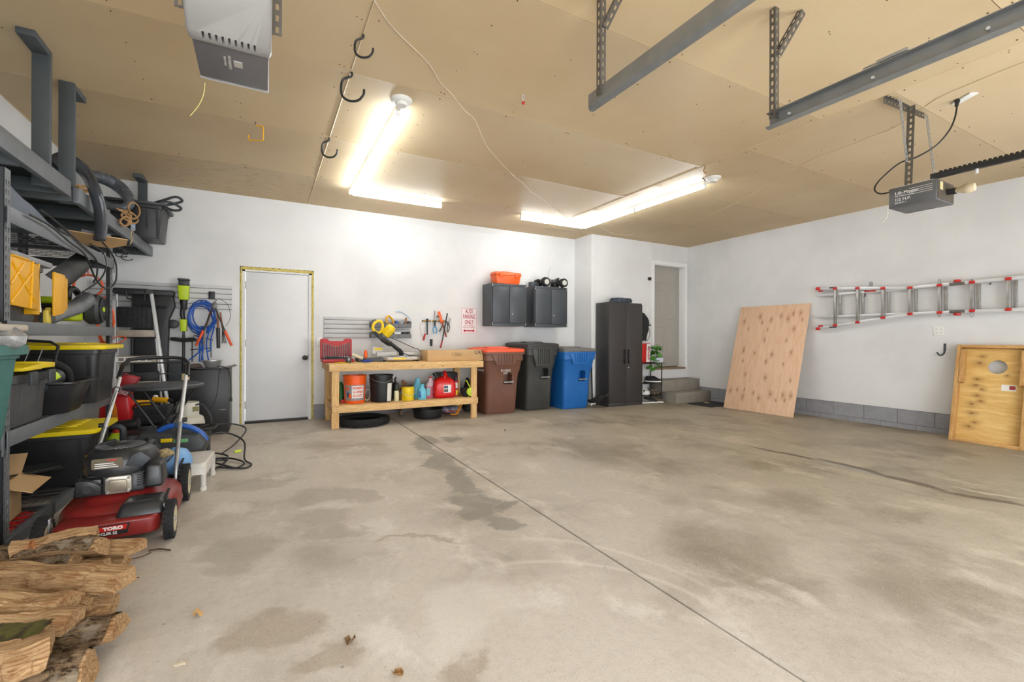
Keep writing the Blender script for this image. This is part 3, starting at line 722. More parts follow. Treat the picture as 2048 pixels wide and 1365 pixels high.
# toy truck chassis
rc = thing('toy_truck', 'bare radio-controlled toy truck with big silver-spoked wheels and thin aerial', 'toy truck', (4.50, 6.83, 2.0655), R(-4))
link('chassis_plate', MB().box(-.17, .17, -.035, .035, .085, .105), m_dkgrey, rc, bev=.003)
link('engine', MB().box(-.06, .0, -.03, .04, .105, .16).cyl((.05, 0, .105), (.05, 0, .15), .03).cyl((-.09, .03, .13), (-.14, .03, .15), .015), m_steel, rc, bev=.002)
link('tank', MB().box(.02, .09, -.05, -.005, .105, .145), mt('smoked_tank', (90, 86, 80), .2), rc, bev=.006)
for x in (-.17, .17):
    link('bumper_bar', MB().box(x - .02 , x + .02, -.05, .05, .10, .115), m_black, rc, bev=.003)
    link('shock_tower', MB().box(x * .8 - .006, x * .8 + .006, -.06, .06, .11, .175).box(x * .8 - .03, x * .8 + .03, -.055, -.045, .17, .18), m_black, rc, bev=.002)
    for y in (-.06, .06): link('shock', MB().cyl((x * .85, y, .165), (x * .95, y * 1.3, .085), .011, n=8), m_steel, rc)
    for y in (-.145, .145):
        link('wheel', MB().lathe([(.03, -.045), (.068, -.045), (.08, -.03), (.08, .03), (.068, .045), (.04, .045), (.035, .02)], n=24, caps=False, m=TR(x * 1.05, y, .08) @ RX(90)), m_blackr, rc)
        rim = MB().lathe([(.040, -.002), (.045, .002), (.045, .004)], n=20, m=TR(x * 1.05, y - (.046 if y < 0 else -.046), .08) @ RX(90))
        for k in range(6):
            a = k * PI / 3; rim.box(-.007, .007, -.004, .004, .008, .046, TR(x * 1.05, y + (-.047 if y < 0 else .047), .08) @ Matrix.Rotation(a, 4, 'Y'))
        rim.cyl((x * 1.05, y + (-.0455 if y < 0 else .0455), .08), (x * 1.05, y + (-.0465 if y < 0 else .0465), .08), .040, n=20)
        rim.lathe([(.014, -.004), (.014, .004)], n=12, m=TR(x * 1.05, y - (.047 if y < 0 else -.047), .08) @ RX(90))
        link('rim', rim, mt('silver_rim', (206, 204, 198), .35, .1), rc)
        link('axle', MB().cyl((x, y * .2, .09), (x * 1.05, y * .8, .08), .007, n=6), m_steel, rc)
link('aerial', MB().tube([(-.02, .04, .11), (-.015, .04, .25), (.02, .045, .38)], .0018, n=5), m_black, rc)
tag(link('small_box', MB().box(-.06, .06, -.05, .05, 0, .09), m_cab2, None, bev=.004, loc=(4.17, 6.90, 2.0655)), 'small dark grey box behind the toy truck on the right wall cabinet', 'box')

# ---- parking sign
m_sign = mt('sign_white', (236, 228, 228), .35, var=.02)
sg = thing('parking_sign', 'white metal sign reading AUDI PARKING ONLY in red, on the back wall', 'sign', (3.01, YB - .004, 1.45), 0)
link('sign_plate', MB().prism(rrect(-.15, .15, -.222, .222, .015), .002, 'y', 0), m_sign, sg)
fr = MB()
o1, i1 = rrect(-.138, .138, -.21, .21, .012), rrect(-.133, .133, -.205, .205, .009)
fr.loft([[Vector((a, -.0008, b)) for a, b in o1], [Vector((a, -.0008, b)) for a, b in i1]], caps=False)
link('border', fr, m_ink_red, sg)
for s, z, sz, kx in (('AUDI', .155, .105, .56), ('PARKING', .065, .105, .50), ('ONLY', -.025, .105, .56), ('ALL OTHERS', -.085, .034, .95), ('WILL BE TOWED', -.117, .034, .85)):
    text('lettering', s, sz, m_ink_red, sg, TR(0, -.0006, z) @ FACE_Y, sx=kx, bold=.0012 if sz > .05 else 0)
link('arrow', MB().prism([(-.105, 0), (-.07, .028), (-.07, .009), (.07, .009), (.07, .028), (.105, 0), (.07, -.028), (.07, -.009), (-.07, -.009), (-.07, -.028)], -.0015, 'y', 0), m_ink_red, sg, loc=(0, 0, -.168), smooth=0)

# ---- slat wall panels
m_slat = mt('slatwall_grey', (196, 196, 196), .5, var=.05)
m_groove = mt('slatwall_groove', (120, 120, 122), .6)
def slatwall(label, x0, x1, z0, z1, n=5):
    t = thing('slatwall', label, 'wall panel', ((x0 + x1) / 2, YB, z0), 0)
    W('back_sheet', MB().box(x0, x1, YB - .008, YB - .002, z0, z1), m_groove, t)
    h = (z1 - z0 - .04) / n
    W('top_edge', MB().box(x0, x1, YB - .018, YB - .0075, z1 - .038, z1), m_slat, t, bev=.002)
    for k in range(n):
        W('slat', MB().box(x0, x1, YB - .018, YB - .0075, z0 + k * h + .004, z0 + (k + 1) * h - .004), m_slat, t, bev=.003)
slatwall('long grey slat wall panel behind the hanging yard tools, left of the white door', -1.80, -.378, 1.52, 1.83, 4)
slatwall('grey slat wall panel above the workbench', .75, 2.01, 1.155, 1.460, 4)

# ---- bin rails on the slat wall with small hardware
m_bing = mt('bin_grey', (108, 110, 112), .5, var=.06)
def binrail(z, label, x0=1.38):
    t = thing('parts_shelf', label, 'shelf', (1.67, YB - .02, z), 0)
    W('rail', MB().box(x0, 1.99, YB - .03, YB - .0185, z, z + .09), m_bing, t, bev=.002)
    for k in range(3):
        a = x0 + .005 + k * .20; b = a + .195
        mb = MB(); yb = YB - .031
        mb.box(a, b, yb - .14, yb, z, z + .006).box(a, b, yb - .004, yb, z, z + .08).box(a, a + .005, yb - .14, yb, z, z + .055).box(b - .005, b, yb - .14, yb, z, z + .055)
        mb.box(a, b, yb - .146, yb - .14, z, z + .06)
        W('bin', mb, m_bing, t, bev=.002)
binrail(1.315, 'upper grey rail of small parts bins on the slat wall')
binrail(1.155, 'lower grey rail of small parts bins on the slat wall')
tag(link('masking_roll', MB().lathe([(.026, 0), (.048, 0), (.048, .03), (.026, .03), (.026, 0)], n=24, caps=False, m=RX(90)), mt('black_tape', (26, 27, 30), .3), None, loc=(1.44, YB - .10, 1.385)), 'black and white ring of wire in the upper parts bin at the left', 'roll')
js = thing('yellow_jigsaw', 'yellow power tool with a loop handle standing in the upper parts bin', 'power tool', (1.67, YB - .10, 1.3225), R(20))
link('loop_handle', MB().tube([(-.05, 0, .06), (-.065, 0, .12), (-.03, 0, .165), (.02, 0, .14), (.06, 0, .085), (.05, 0, .04)], .015, n=8, sub=4, closed=True), m_amber, js)
link('motor_body', MB().cyl((-.03, 0, .05), (.06, 0, .02), .022), m_amber, js)
tag(link('brush', MB().frustum((-.012, .012, -.01, .01), (-.016, .016, -.01, .01), 0, .15), m_brown_wood, None, bev=.004, loc=(1.90, YB - .09, 1.323), rot=(0, .15, 0)), 'wooden brush handle sticking up from the upper right parts bin', 'handle')
for i, (x, c, s) in enumerate(((1.52, m_steel, (.03, .03, .05)), (1.76, m_blue, (.02, .03, .06)), (1.83, m_steel, (.025, .03, .05)), (1.95, m_dksteel, (.025, .03, .06)))):
    tag(link('hardware_pack', MB().box(-s[0], s[0], -s[1], s[1], 0, s[2] * 1.6), c, None, bev=.006, loc=(x, YB - .10, 1.3225), rot=(0, .1 * i, .2 * i)), ['silver hardware pack beside the yellow loop handle', 'blue hardware pack in the upper parts bins', 'steel hardware pack beside the wooden brush handle', 'dark hardware pack at the right end of the upper parts bins'][i], 'hardware')
for i, (x, c, s) in enumerate(((1.66, mt('green_box', (20, 110, 66), .4), (.04, .03, .05)), (1.78, m_white, (.05, .03, .05)), (1.90, m_ink_blk, (.03, .03, .05)), (1.955, m_black, (.02, .03, .055)))):
    tag(link('supply_box', MB().box(-s[0], s[0], -s[1], s[1], 0, s[2] * 1.7), c, None, bev=.004, loc=(x, YB - .10, 1.1625)), ['green box in the lower parts bins', 'white box in the lower parts bins', 'black box in the lower parts bins beside the white one', 'slim black box at the right end of the lower parts bins'][i], 'box')
tag(link('blue_hose_arc', MB().tube([(1.78, YB - .015, 1.56), (1.85, YB - .01, 1.565), (1.94, YB - .01, 1.52), (2.02, YB - .012, 1.44)], .006, n=6, sub=5), mt('pale_blue', (176, 204, 232), .4), None), 'pale blue curved plastic strip on the wall above the parts bins', 'strip')

# ---- magnetic tool bar with hanging tools
mg = thing('tool_bar', 'black and yellow magnetic bar holding the hand tools on the back wall', 'tool holder', (2.41, YB - .004, 1.43), 0)
W('bar', MB().box(2.20, 2.64, YB - .022, YB - .004, 1.42, 1.445), m_ink_blk, mg, bev=.003)
W('stripe', MB().box(2.21, 2.63, YB - .0235, YB - .0225, 1.427, 1.438), m_amber, mg)
TY = YB - .034
def tool(name, label, cat, parts):
    t = thing(name, label, cat, (parts[0][1].v[0].x, YB, 1.43)); 
    for n_, mb, m, b in parts: W(n_, mb, m, t, bev=b)
tool('keyhole_saw', 'thin wire loop with a red handle at the left end of the tool bar', 'saw', [('wire', MB().tube([(2.215, TY, 1.43), (2.16, TY, 1.36), (2.165, TY, 1.26), (2.20, TY, 1.17), (2.24, TY, 1.14), (2.235, TY, 1.24), (2.255, TY, 1.38)], .0022, n=5, sub=5), m_dksteel, 0), ('handle', MB().cyl((2.245, TY, 1.225), (2.215, TY, 1.12), .014), m_red, .003)])
tool('adjustable_wrench', 'black flat wrench hanging left on the tool bar', 'wrench', [('shaft', MB().box(2.265, 2.29, TY - .006, TY + .006, 1.21, 1.44), m_black, .005), ('jaw', MB().cyl((2.277, TY - .008, 1.445), (2.277, TY + .008, 1.445), .022), m_black, .002)])
tool('ratchet_clamp', 'steel bar clamp with a black grip hanging below the tool bar', 'clamp', [('rod', MB().cyl((2.345, TY, 1.17), (2.345, TY, 1.45), .006), m_alu, 0), ('cross_bar', MB().box(2.30, 2.40, TY - .006, TY + .006, 1.165, 1.18), m_alu, .002), ('grip', MB().cyl((2.345, TY, 1.03), (2.345, TY, 1.14), .018, .021), m_black, .003)])
tool('long_screwdriver', 'thin steel rod standing above the tool bar', 'rod', [('rod', MB().cyl((2.39, TY, 1.42), (2.402, TY, 1.60), .005), m_dksteel, 0)])
tool('snips', 'pair of blue-handled snips hanging on the tool bar', 'snips', [('head', MB().box(2.385, 2.42, TY - .006, TY + .006, 1.33, 1.445), m_dkgrey, .006), ('handle', MB().tube([(2.395, TY, 1.35), (2.375, TY, 1.30), (2.39, TY, 1.23)], .009, n=8, sub=4), mt('sky_handle', (90, 160, 208), .4), 0), ('handle', MB().tube([(2.41, TY, 1.35), (2.435, TY, 1.30), (2.425, TY, 1.23)], .009, n=8, sub=4), mt('sky_handle', (90, 160, 208), .4), 0)])
tool('pliers', 'steel pliers with dark slanted handle on the tool bar', 'pliers', [('head', MB().box(2.44, 2.465, TY - .006, TY + .006, 1.43, 1.50), m_steel, .006), ('jaw', MB().cyl((2.43, TY, 1.50), (2.475, TY, 1.515), .012), m_dksteel, .002), ('handle', MB().cyl((2.54, TY - .012, 1.38), (2.475, TY - .012, 1.26), .009), m_black, 0)])
tool('pry_bar', 'orange-topped pipe wrench with brown handle crossing the tool bar', 'wrench', [('upper_body', MB().box(-.022, .022, -.006, .006, -.10, .10, TR(2.49, TY - .02, 1.49) @ RY(-18)), m_orange, .004), ('hook_jaw', MB().tube([(2.455, TY - .02, 1.58), (2.46, TY - .02, 1.605), (2.485, TY - .02, 1.60)], .007, n=6), m_chrome, 0), ('lower_handle', MB().box(-.012, .012, -.006, .006, -.13, .13, TR(2.555, TY - .02, 1.30) @ RY(-16)), mt('rust_brown', (138, 62, 34), .5), .004)])
tool('breaker_bar', 'long black bar with a red grip slanting across the tool bar', 'bar', [('bar', MB().cyl((2.60, TY - .04, 1.56), (2.515, TY - .04, 1.12), .010), m_black, 0), ('grip', MB().cyl((2.515, TY - .04, 1.12), (2.485, TY - .04, 1.0), .012, .014), mt('dark_red_grip', (168, 32, 52), .4), 0)])
tool('hammer', 'small hammer with chrome head at the right of the tool bar', 'hammer', [('head', MB().cyl((2.565, TY - .02, 1.455), (2.63, TY - .02, 1.42), .010), m_chrome, .002), ('handle', MB().cyl((2.6, TY - .02, 1.43), (2.62, TY - .02, 1.35), .008), m_black, 0)])
tool('carabiner', 'bright steel hook and key ring at the right end of the tool bar', 'hook', [('hook', MB().tube([(2.64, TY, 1.49), (2.665, TY, 1.47), (2.65, TY, 1.42), (2.645, TY, 1.40)], .010, n=7, sub=4), m_chrome, 0), ('strap', MB().tube([(2.64, TY, 1.40), (2.655, TY, 1.33), (2.625, TY, 1.25), (2.62, TY, 1.32), (2.635, TY, 1.40)], .006, n=6, sub=4), mt('navy_strap', (40, 52, 64), .7), 0)])

# ---- switch plates, wall dings
def plate(label, c, w, h, axis, holes=0):
    t = thing('wall_plate', label, 'outlet', c)
    if axis == 'y':
        link('cover', MB().box(-w / 2, w / 2, -.006, -.001, -h / 2, h / 2), m_white, t, bev=.003)
    else:
        link('cover', MB().box(-.006, -.001, -w / 2, w / 2, -h / 2, h / 2), m_white, t, bev=.003)
    return t
t = plate('white switch plate on the wall beside the red socket set', (.69, YB, 1.10), .075, .13, 'y'); link('toggle', MB().box(-.006, .006, -.016, -.006, -.015, .012), m_white, t, bev=.002)
t = plate('white light switch on the alcove wall left of the house door', (6.56, YA, 1.72), .05, .11, 'y'); link('toggle', MB().box(-.008, .008, -.018, -.006, -.03, .03), m_white, t, bev=.003)
bk = thing('key_hook', 'small brown bracket on the alcove wall beside the house door casing', 'bracket', (6.60, YA, 2.33)); link('arm', MB().box(-.03, -.008, -.04, -.001, -.03, .03).box(.008, .03, -.04, -.001, -.03, .03), mt('dark_bronze', (66, 50, 42), .5), bk, bev=.004)
tag(link('conduit', MB().tube([(6.63, YA - .006, H - .01), (6.628, YA - .006, 2.72)], .006, n=6), m_white, None), 'thin white cable running down the alcove wall above the house door', 'cable')
# ================================================================ ON THE WORKBENCH
ZB = BT + .0015
ss = thing('socket_set', 'open red case of wrenches and sockets at the left end of the workbench', 'tool case', (.87, 6.56, ZB))
m_case = mt('case_red', (178, 42, 48), .45, var=.08)
link('case_base', MB().box(-.20, .20, -.14, .10, 0, .045), m_case, ss, bev=.012)
link('tray', MB().box(-.185, .185, -.12, .08, .044, .052), m_dkgrey, ss, bev=.003)
lidp = [(-.20, .0), (.20, 0), (.205, .03), (.205, .27), (.19, .29), (.12, .29), (.085, .255), (-.085, .255), (-.12, .29), (-.19, .29), (-.205, .27), (-.205, .03)]
link('case_lid', MB().prism([(a, b + .03) for a, b in lidp], .035, 'y', .10), m_case, ss, bev=.006)
link('lid_liner', MB().prism([(-.18, .055), (.18, .055), (.185, .27), (.0, .20), (-.185, .27)], -.006, 'y', .10), mt('case_red_dark', (146, 30, 38), .5), ss)
for i in range(12):
    x = -.165 + i * .03; h = .20 - .05 * (1 - abs(i - 5.5) / 5.5)
    wr = MB().box(x - .0032, x + .0032, .082, .09, .075, .05 + h).cyl((x, .081, .05 + h), (x, .091, .05 + h), .009, n=10).cyl((x, .081, .075), (x, .091, .075), .007, n=8)
    link('wrench', wr, m_dksteel, ss)
link('driver', MB().cyl((-.16, -.02, .066), (.02, -.03, .066), .013).cyl((.02, -.03, .066), (.12, -.035, .066), .008), m_black, ss)
for i in range(9):
    link('socket', MB().cyl((-.15 + i * .036, .05, .052), (-.15 + i * .036, .05, .078), .013 - .0006 * i, n=12), m_chrome, ss)
for s in (-.12, .12): link('catch', MB().box(s - .025, s + .025, -.148, -.138, .01, .04), m_case, ss, bev=.003)
mug = tag(link('grey_mug', MB().lathe([(.001, 0), (.032, 0), (.042, .02), (.044, .055), (.036, .078), (.024, .084), (.001, .085)], n=24), mt('dark_grey_ceramic', (74, 72, 74), .35), None, loc=(.96, 6.22, ZB)), 'small dark grey round speaker in front of the red socket set', 'speaker')
cr = MB().box(-.003, .003, -.0455, -.0425, .03, .07).box(-.012, .012, -.0455, -.0425, .052, .058)
o = link('cross_print', cr, m_ink_wht, mug)
tag(link('cable_tangle', MB().tube([(-.07, 0, .006), (-.03, .03, .008), (0, -.01, .007), (.04, .02, .008), (.02, -.03, .01), (-.02, .0, .016), (.06, -.02, .006), (.10, -.03, .005)], .005, n=6, sub=6), m_yellow, None, loc=(.86, 6.17, ZB)), 'small yellow tangled cord on the bench edge in front of the socket set', 'cord')
tb_ = MB(); 
for k in range(5): tb_.tube([(.05 * math.cos(a + k) * (1 + .1 * k), .025 * math.sin(a + k * .6), .012 + .006 * k) for a in [2 * PI * i / 10 for i in range(10)]], .006, n=6, closed=True)
tag(link('blue_cable_bundle', tb_, mt('royal_blue_cord', (20, 52, 130), .5), None, loc=(1.19, 6.20, ZB)), 'small bundle of royal blue cord near the bench front edge', 'cord')
gun = thing('glue_gun', 'cream and dark hand tool lying right of the red socket set', 'hand tool', (1.12, 6.44, ZB), R(-28))
link('body', MB().cyl((-.07, 0, .10), (.07, 0, .045), .026, .018), mt('cream_plastic', (214, 204, 176), .5), gun)
link('nozzle', MB().cyl((.07, 0, .045), (.13, 0, .02), .012, .008), m_black, gun)
link('grip', MB().cyl((-.02, 0, .06), (-.03, 0, .014), .014), m_black, gun)
tag(link('dark_case', MB().frustum((-.17, .17, -.11, .11), (-.165, .165, -.105, .105), 0, .05), mt('case_slate', (76, 80, 84), .5), None, bev=.012, loc=(1.29, 6.52, ZB)), 'flat slate grey plastic case on the workbench under the orange bottle', 'case')
bt = thing('glue_bottle', 'small orange plastic bottle standing on the flat grey case', 'bottle', (1.235, 6.52, ZB + .051))
link('bottle', MB().lathe([(.001, 0), (.024, .001), (.024, .075), (.018, .085), (.017, .09)], n=20), m_orange, bt)
link('cap', MB().lathe([(.018, .09), (.018, .11), (.001, .112)], n=16), m_orange, bt)
# mitre saw
ms = thing('mitre_saw', 'mitre saw with yellow motor and raised black blade guard on the workbench', 'power saw', (1.70, 6.52, ZB))
m_castl = mt('cast_light_grey', (196, 192, 184), .5, .3)
link('base', MB().prism([(-.26, -.06), (-.2, -.16), (.22, -.16), (.30, -.06), (.30, .12), (-.26, .12)], .045, 'z', .02), m_castl, ms, bev=.01)
for x, y in ((-.22, -.08), (.25, -.08), (-.22, .09), (.25, .09)): link('foot', MB().cyl((x, y, 0), (x, y, .022), .02), m_black, ms)
link('turntable', MB().cyl((.02, -.02, .064), (.02, -.02, .076), .15, n=40), m_steel, ms)
link('fence', MB().box(-.30, -.02, .05, .065, .064, .135).box(.08, .36, .05, .065, .064, .125), m_castl, ms, bev=.004)
link('extension_plate', MB().box(-.36, -.20, .07, .10, .10, .21), m_castl, ms, bev=.006)
link('yellow_label', MB().box(-.33, -.22, .066, .071, .155, .19), m_yellow, ms)
link('front_label', MB().box(-.12, .06, -.165, -.160, .03, .055), m_yellow, ms)
link('arm', MB().tube([(.06, .10, .07), (.05, .09, .13), (-.02, .05, .18), (-.14, .02, .27)], [.035, .032, .028, .025], n=10, sub=3), m_black, ms)
gd = MB(); gc = Vector((-.10, 0, .33)); ax = RY(-40)
gd.lathe([(.03, -.022), (.155, -.022), (.165, -.012), (.165, .012), (.155, .022), (.03, .022)], n=36, m=TR(-.09, .0, .31) @ RZ(28) @ RX(90) @ RY(0) @ Matrix.Diagonal((1.05, .62, 1, 1)) @ RZ(0)) if 0 else None
import functools
GN = Vector((.585, -.30, .75)).normalized()
GM = TR(-.235, .0, .335) @ Vector((0, 1, 0)).rotation_difference(GN).to_matrix().to_4x4()
def guard(w, r, y0, y1, a0, a1, rin):
    n = 24; pts = [(rin * math.cos(a0 + (a1 - a0) * i / n), rin * math.sin(a0 + (a1 - a0) * i / n)) for i in range(n + 1)]
    out = [(r * math.cos(a0 + (a1 - a0) * i / n), r * math.sin(a0 + (a1 - a0) * i / n)) for i in range(n, -1, -1)]
    return MB().prism(pts + out, y1 - y0, 'y', y0, GM)
link('blade_guard', guard(0, .155, -.022, .022, R(-60), R(190), .04), m_dkgrey, ms, bev=.006)
link('lower_guard', guard(0, .165, -.028, -.020, R(150), R(330), .05), mt('smoke_guard', (120, 116, 110), .25), ms, bev=.002)
link('blade', MB().lathe([(.012, -.0012), (.138, -.0012), (.138, .0012), (.012, .0012)], n=48, m=GM @ RX(90)), m_steel, ms)
link('guard_rim', guard(0, .158, -.026, .026, R(-62), R(60), .150), m_black, ms, bev=.003)
link('motor', MB().cyl((-.205, -.02, .375), (-.125, -.06, .475), .072, .068, n=24), m_yellow, ms, bev=.006)
link('motor_cap', MB().cyl((-.125, -.06, .475), (-.110, -.068, .494), .066, .05, n=24), m_yellow, ms)
link('handle', MB().tube([(-.29, -.02, .40), (-.37, -.03, .45), (-.36, -.04, .53), (-.29, -.05, .57), (-.25, -.05, .53), (-.25, -.04, .45)], .020, n=10, sub=4, closed=True), m_yellow, ms)
link('power_cord', MB().tube([(-.12, .02, .34), (.02, .03, .28), (.22, .06, .19), (.30, .06, .165), (.31, .0, .13)], .005, n=6, sub=6), m_black, ms)
link('cable_loop', MB().tube([(.0, -.06, .14), (.10, -.08, .09), (.2, -.1, .075), (.27, -.12, .07)], .006, n=6, sub=5), m_black, ms)
tag(link('blue_lump', MB().ball((0, 0, .045), .05, 16, 10, (1.3, .9, .9)), mt('steel_blue_plastic', (86, 120, 156), .5), None, loc=(2.03, 6.72, ZB), disp=lambda c, n: n * .008 * noise.noise(c * 40)), 'blue and black power tool partly hidden behind the long cardboard box', 'power tool')
# long cardboard box
cb = thing('cardboard_box', 'long flat cardboard box lying across the right end of the workbench', 'box', (2.42, 6.42, ZB), R(-1))
link('carton', MB().box(-.385, .475, -.19, .19, 0, .155), m_card, cb, bev=.003)
link('tape', MB().box(-.3865, -.385, -.03, .03, 0, .154).box(-.386, .476, -.03, .03, .155, .1556), mt('packing_tape', (206, 178, 128), .3), cb)
pr = MB(); z = .095
for a, b, c, d in ((-.02, .13, .075, .078), (-.02, .13, .112, .115), (-.02, -.017, .075, .115), (.127, .13, .075, .115), (.02, .022, .075, .115)): pr.box(a, b, -.1912, -.190, c, d)
for k in range(3): pr.box(.03, .12 - .01 * k, -.1911, -.190, .084 + k * .009, .087 + k * .009)
link('printed_frame', pr, mt('brown_print', (96, 66, 38), .7), cb)
text('lettering', 'UX^', .075, m_ink_blk, cb, TR(.405, -.1915, .118) @ FACE_Y, bold=.001)
tag(link('glasses', MB().tube([(-.04 + .025 * math.cos(a), 0, .02 + .018 * math.sin(a)) for a in [2 * PI * i / 12 for i in range(12)]], .0018, n=5, closed=True).tube([(.03 + .025 * math.cos(a), 0, .02 + .018 * math.sin(a)) for a in [2 * PI * i / 12 for i in range(12)]], .0018, n=5, closed=True).tube([(-.015, 0, .024), (.005, 0, .024)], .0018, n=5), m_alu, None, loc=(2.40, 6.50, ZB + .157)), 'thin wire-framed glasses standing on the long cardboard box', 'glasses')

# ================================================================ ON THE LOWER SHELF
def bucket(name, label, c, r, h, m, mrim, lid=False):
    t = thing('bucket', label, 'bucket', c)
    pf = [(.001, .0), (r * .86, 0), (r * .88, .01), (r * .955, h * .70), (r * 1.02, h * .705), (r * 1.02, h * .73), (r * .97, h * .735), (r * .98, h * .80), (r * 1.03, h * .805), (r * 1.03, h * .83), (r * .985, h * .835), (r, h * .96), (r * 1.04, h * .965), (r * 1.04, h), (r * .98, h), (r * .94, h * .9), (r * .84, .02), (.001, .015)]
    link('pail', MB().lathe(pf, n=40, caps=False), m, t)
    return t
SHZ = SH
b1 = bucket('b', 'orange home-improvement bucket with a printed label on the lower shelf', (1.05, 6.27, SHZ), .145, .368, m_orange, m_orange)
m_lab = mt('label_grey', (150, 142, 148), .5)
def wrap(r0, r1, z0, z1, a0, a1, e=.0012, n=14):
    return MB().loft([[Vector(((r0 + (r1 - r0) * q + e) * math.cos(R(a0 + (a1 - a0) * i / n)), (r0 + (r1 - r0) * q + e) * math.sin(R(a0 + (a1 - a0) * i / n)), z0 + (z1 - z0) * q)) for i in range(n + 1)] for q in (0, 1)], closed=False, caps=False)
link('label', wrap(.1285, .137, .045, .245, 205, 320), m_lab, b1, solid=.0008)
link('label_panel', wrap(.1305, .1375, .075, .235, 245, 310, .0026), m_ink_wht, b1, solid=.0008)
def wrap_text(o, r, a0):
    for v in o.data.vertices:
        x, y, z = v.co; an = R(a0) + x / r; rr_ = r + .0045 + (.0008 if y < 0 else 0) + (z - .14) * .055
        v.co = (rr_ * math.cos(an), rr_ * math.sin(an), z)
    return o
for s, z in (("HOMER'S", .205), ('ALL-PURPOSE', .155), ('BUCKET', .105)):
    wrap_text(text('lettering', s, .046, mt('print_orange', (226, 84, 20), .5), b1, TR(0, 0, z) @ FACE_Y, sx=.72 if s != 'ALL-PURPOSE' else .42, bold=.0012), .1335, 278)
for a, z, c in ((222, .19, m_orange), (224, .12, mt('print_navy', (54, 80, 120), .5)), (236, .1, m_orange)):
    link('print_patch', wrap(.130, .1375, z - .03, z + .03, a - 7, a + 7, .0028, 6), c, b1, solid=.0006)
b2 = bucket('b', 'black bucket with a wire handle and white paper strip on the lower shelf', (1.395, 6.27, SHZ), .155, .362, m_black, m_black)
link('wire_handle', MB().tube([(-.155, -.02, .33), (-.11, -.12, .29), (0, -.168, .27), (.10, -.13, .29), (.152, -.03, .325)], .003, n=6, sub=5), m_steel, b2)
link('paper_strip', wrap(.1385, .1505, .01, .26, 290, 322, .0015), m_paper, b2, solid=.0008)
link('handle_ear', MB().cyl((.14, -.05, .325), (.165, -.06, .325), .018), m_alu, b2)
tag(link('plastic_ring', MB().tube([(.04 * math.cos(a), .006 * math.sin(a * 2), .075 + .075 * math.sin(a)) for a in [2 * PI * i / 24 for i in range(24)]], .008, n=7, closed=True), m_white, None, loc=(1.228, 6.40, SHZ + .009), rot=(0, .12, R(20))), 'white plastic ring standing between the orange and the black bucket', 'ring')
tag(link('green_bottle', MB().lathe([(.001, 0), (.045, 0), (.045, .20), (.02, .25), (.018, .27), (.001, .27)], n=20), mt('leaf_green', (22, 104, 40), .4), None, loc=(.90, 6.44, SHZ)), 'green bottle partly hidden between the bench leg and the orange bucket', 'bottle')
tag(link('red_rag', MB().ball((0, 0, .02), .03, 10, 8, (1, .6, 1)), m_red, None, loc=(.905, 6.30, SHZ + .0)), 'small red lid lying between the bench leg and the orange bucket', 'lid')
bb_ = thing('spray_can', 'cream and black spray can in front of the black bucket', 'can', (1.588, 6.215, SHZ))
link('can', MB().lathe([(.001, 0), (.034, 0), (.034, .125), (.03, .14)], n=20), mt('cream_paint', (222, 214, 170), .4), bb_)
link('neck', MB().lathe([(.03, .14), (.034, .16), (.034, .215), (.02, .24), (.001, .245)], n=20), mt('green_black', (38, 44, 36), .4), bb_)
tag(link('gas_torch', MB().lathe([(.001, 0), (.04, 0), (.04, .2), (.03, .23), (.014, .24), (.014, .3), (.03, .305), (.001, .31)], n=18), m_black, None, loc=(1.62, 6.42, SHZ)), 'tall black bottle behind the cream spray can', 'bottle')
tag(link('mallet', MB().cyl((0, 0, .0), (.10, 0, .18), .013).cyl((.07, 0, .22), (.13, 0, .17), .02), m_brown_wood, None, loc=(1.68, 6.55, SHZ + .02), bev=.002), 'brown wooden brush leaning behind the yellow paint pail', 'brush')
yc = thing('paint_pail', 'bright yellow paint pail with white wire handle', 'paint pail', (1.745, 6.22, SHZ))
link('pail', MB().lathe([(.001, 0), (.082, 0), (.084, .006), (.084, .176), (.088, .180), (.088, .188), (.078, .188), (.078, .182), (.001, .182)], n=36), m_yellow, yc)
link('lid_rim', MB().lathe([(.070, .189), (.082, .189), (.086, .195), (.080, .2), (.068, .195)], n=30, caps=False), m_dksteel, yc)
link('wire_handle', MB().tube([(-.086, -.01, .15), (-.08, -.06, .10), (-.03, -.094, .07), (.03, -.094, .07), (.08, -.06, .10), (.086, -.01, .15)], .0035, n=6, sub=4), m_alu, yc)
m_turq = mt('turquoise_bottle', (110, 196, 220), .35, var=.05)
def bottle(label, c, r, h, m, sy=.7, capm=None, nm='bottle'):
    t = thing(nm, label, 'bottle', c)
    link('bottle', MB().lathe([(.001, 0), (r * .92, 0), (r, .012), (r, h * .5), (r * .9, h * .62), (r * .42, h * .84), (r * .38, h * .86)], n=26, sy=sy), m, t)
    link('cap', MB().lathe([(r * .46, h * .86), (r * .46, h * .97), (r * .4, h), (.001, h)], n=18, sy=1), capm or m, t)
    return t
bottle('taller turquoise detergent bottle standing behind the shorter one', (1.925, 6.36, SHZ), .075, .285, m_turq)
t = bottle('shorter turquoise detergent bottle beside the yellow paint pail', (1.945, 6.20, SHZ), .062, .215, m_turq)
link('label', MB().box(-.062, -.03, -.040, -.032, .03, .12), m_blue, t, bev=.001)
m_pink = mt('pink_fluid_jug', (196, 108, 128), .25, var=.05)
jg = thing('fluid_jug', 'clear jug of pink fluid with a white shoulder beside the red petrol can', 'jug', (2.095, 6.30, SHZ))
link('jug', MB().loft([[Vector((a, b, z)) for a, b in rrect(-r, r, -r * .7, r * .7, r * .3, 4)] for r, z in ((.068, 0), (.074, .01), (.074, .17))]), m_pink, jg)
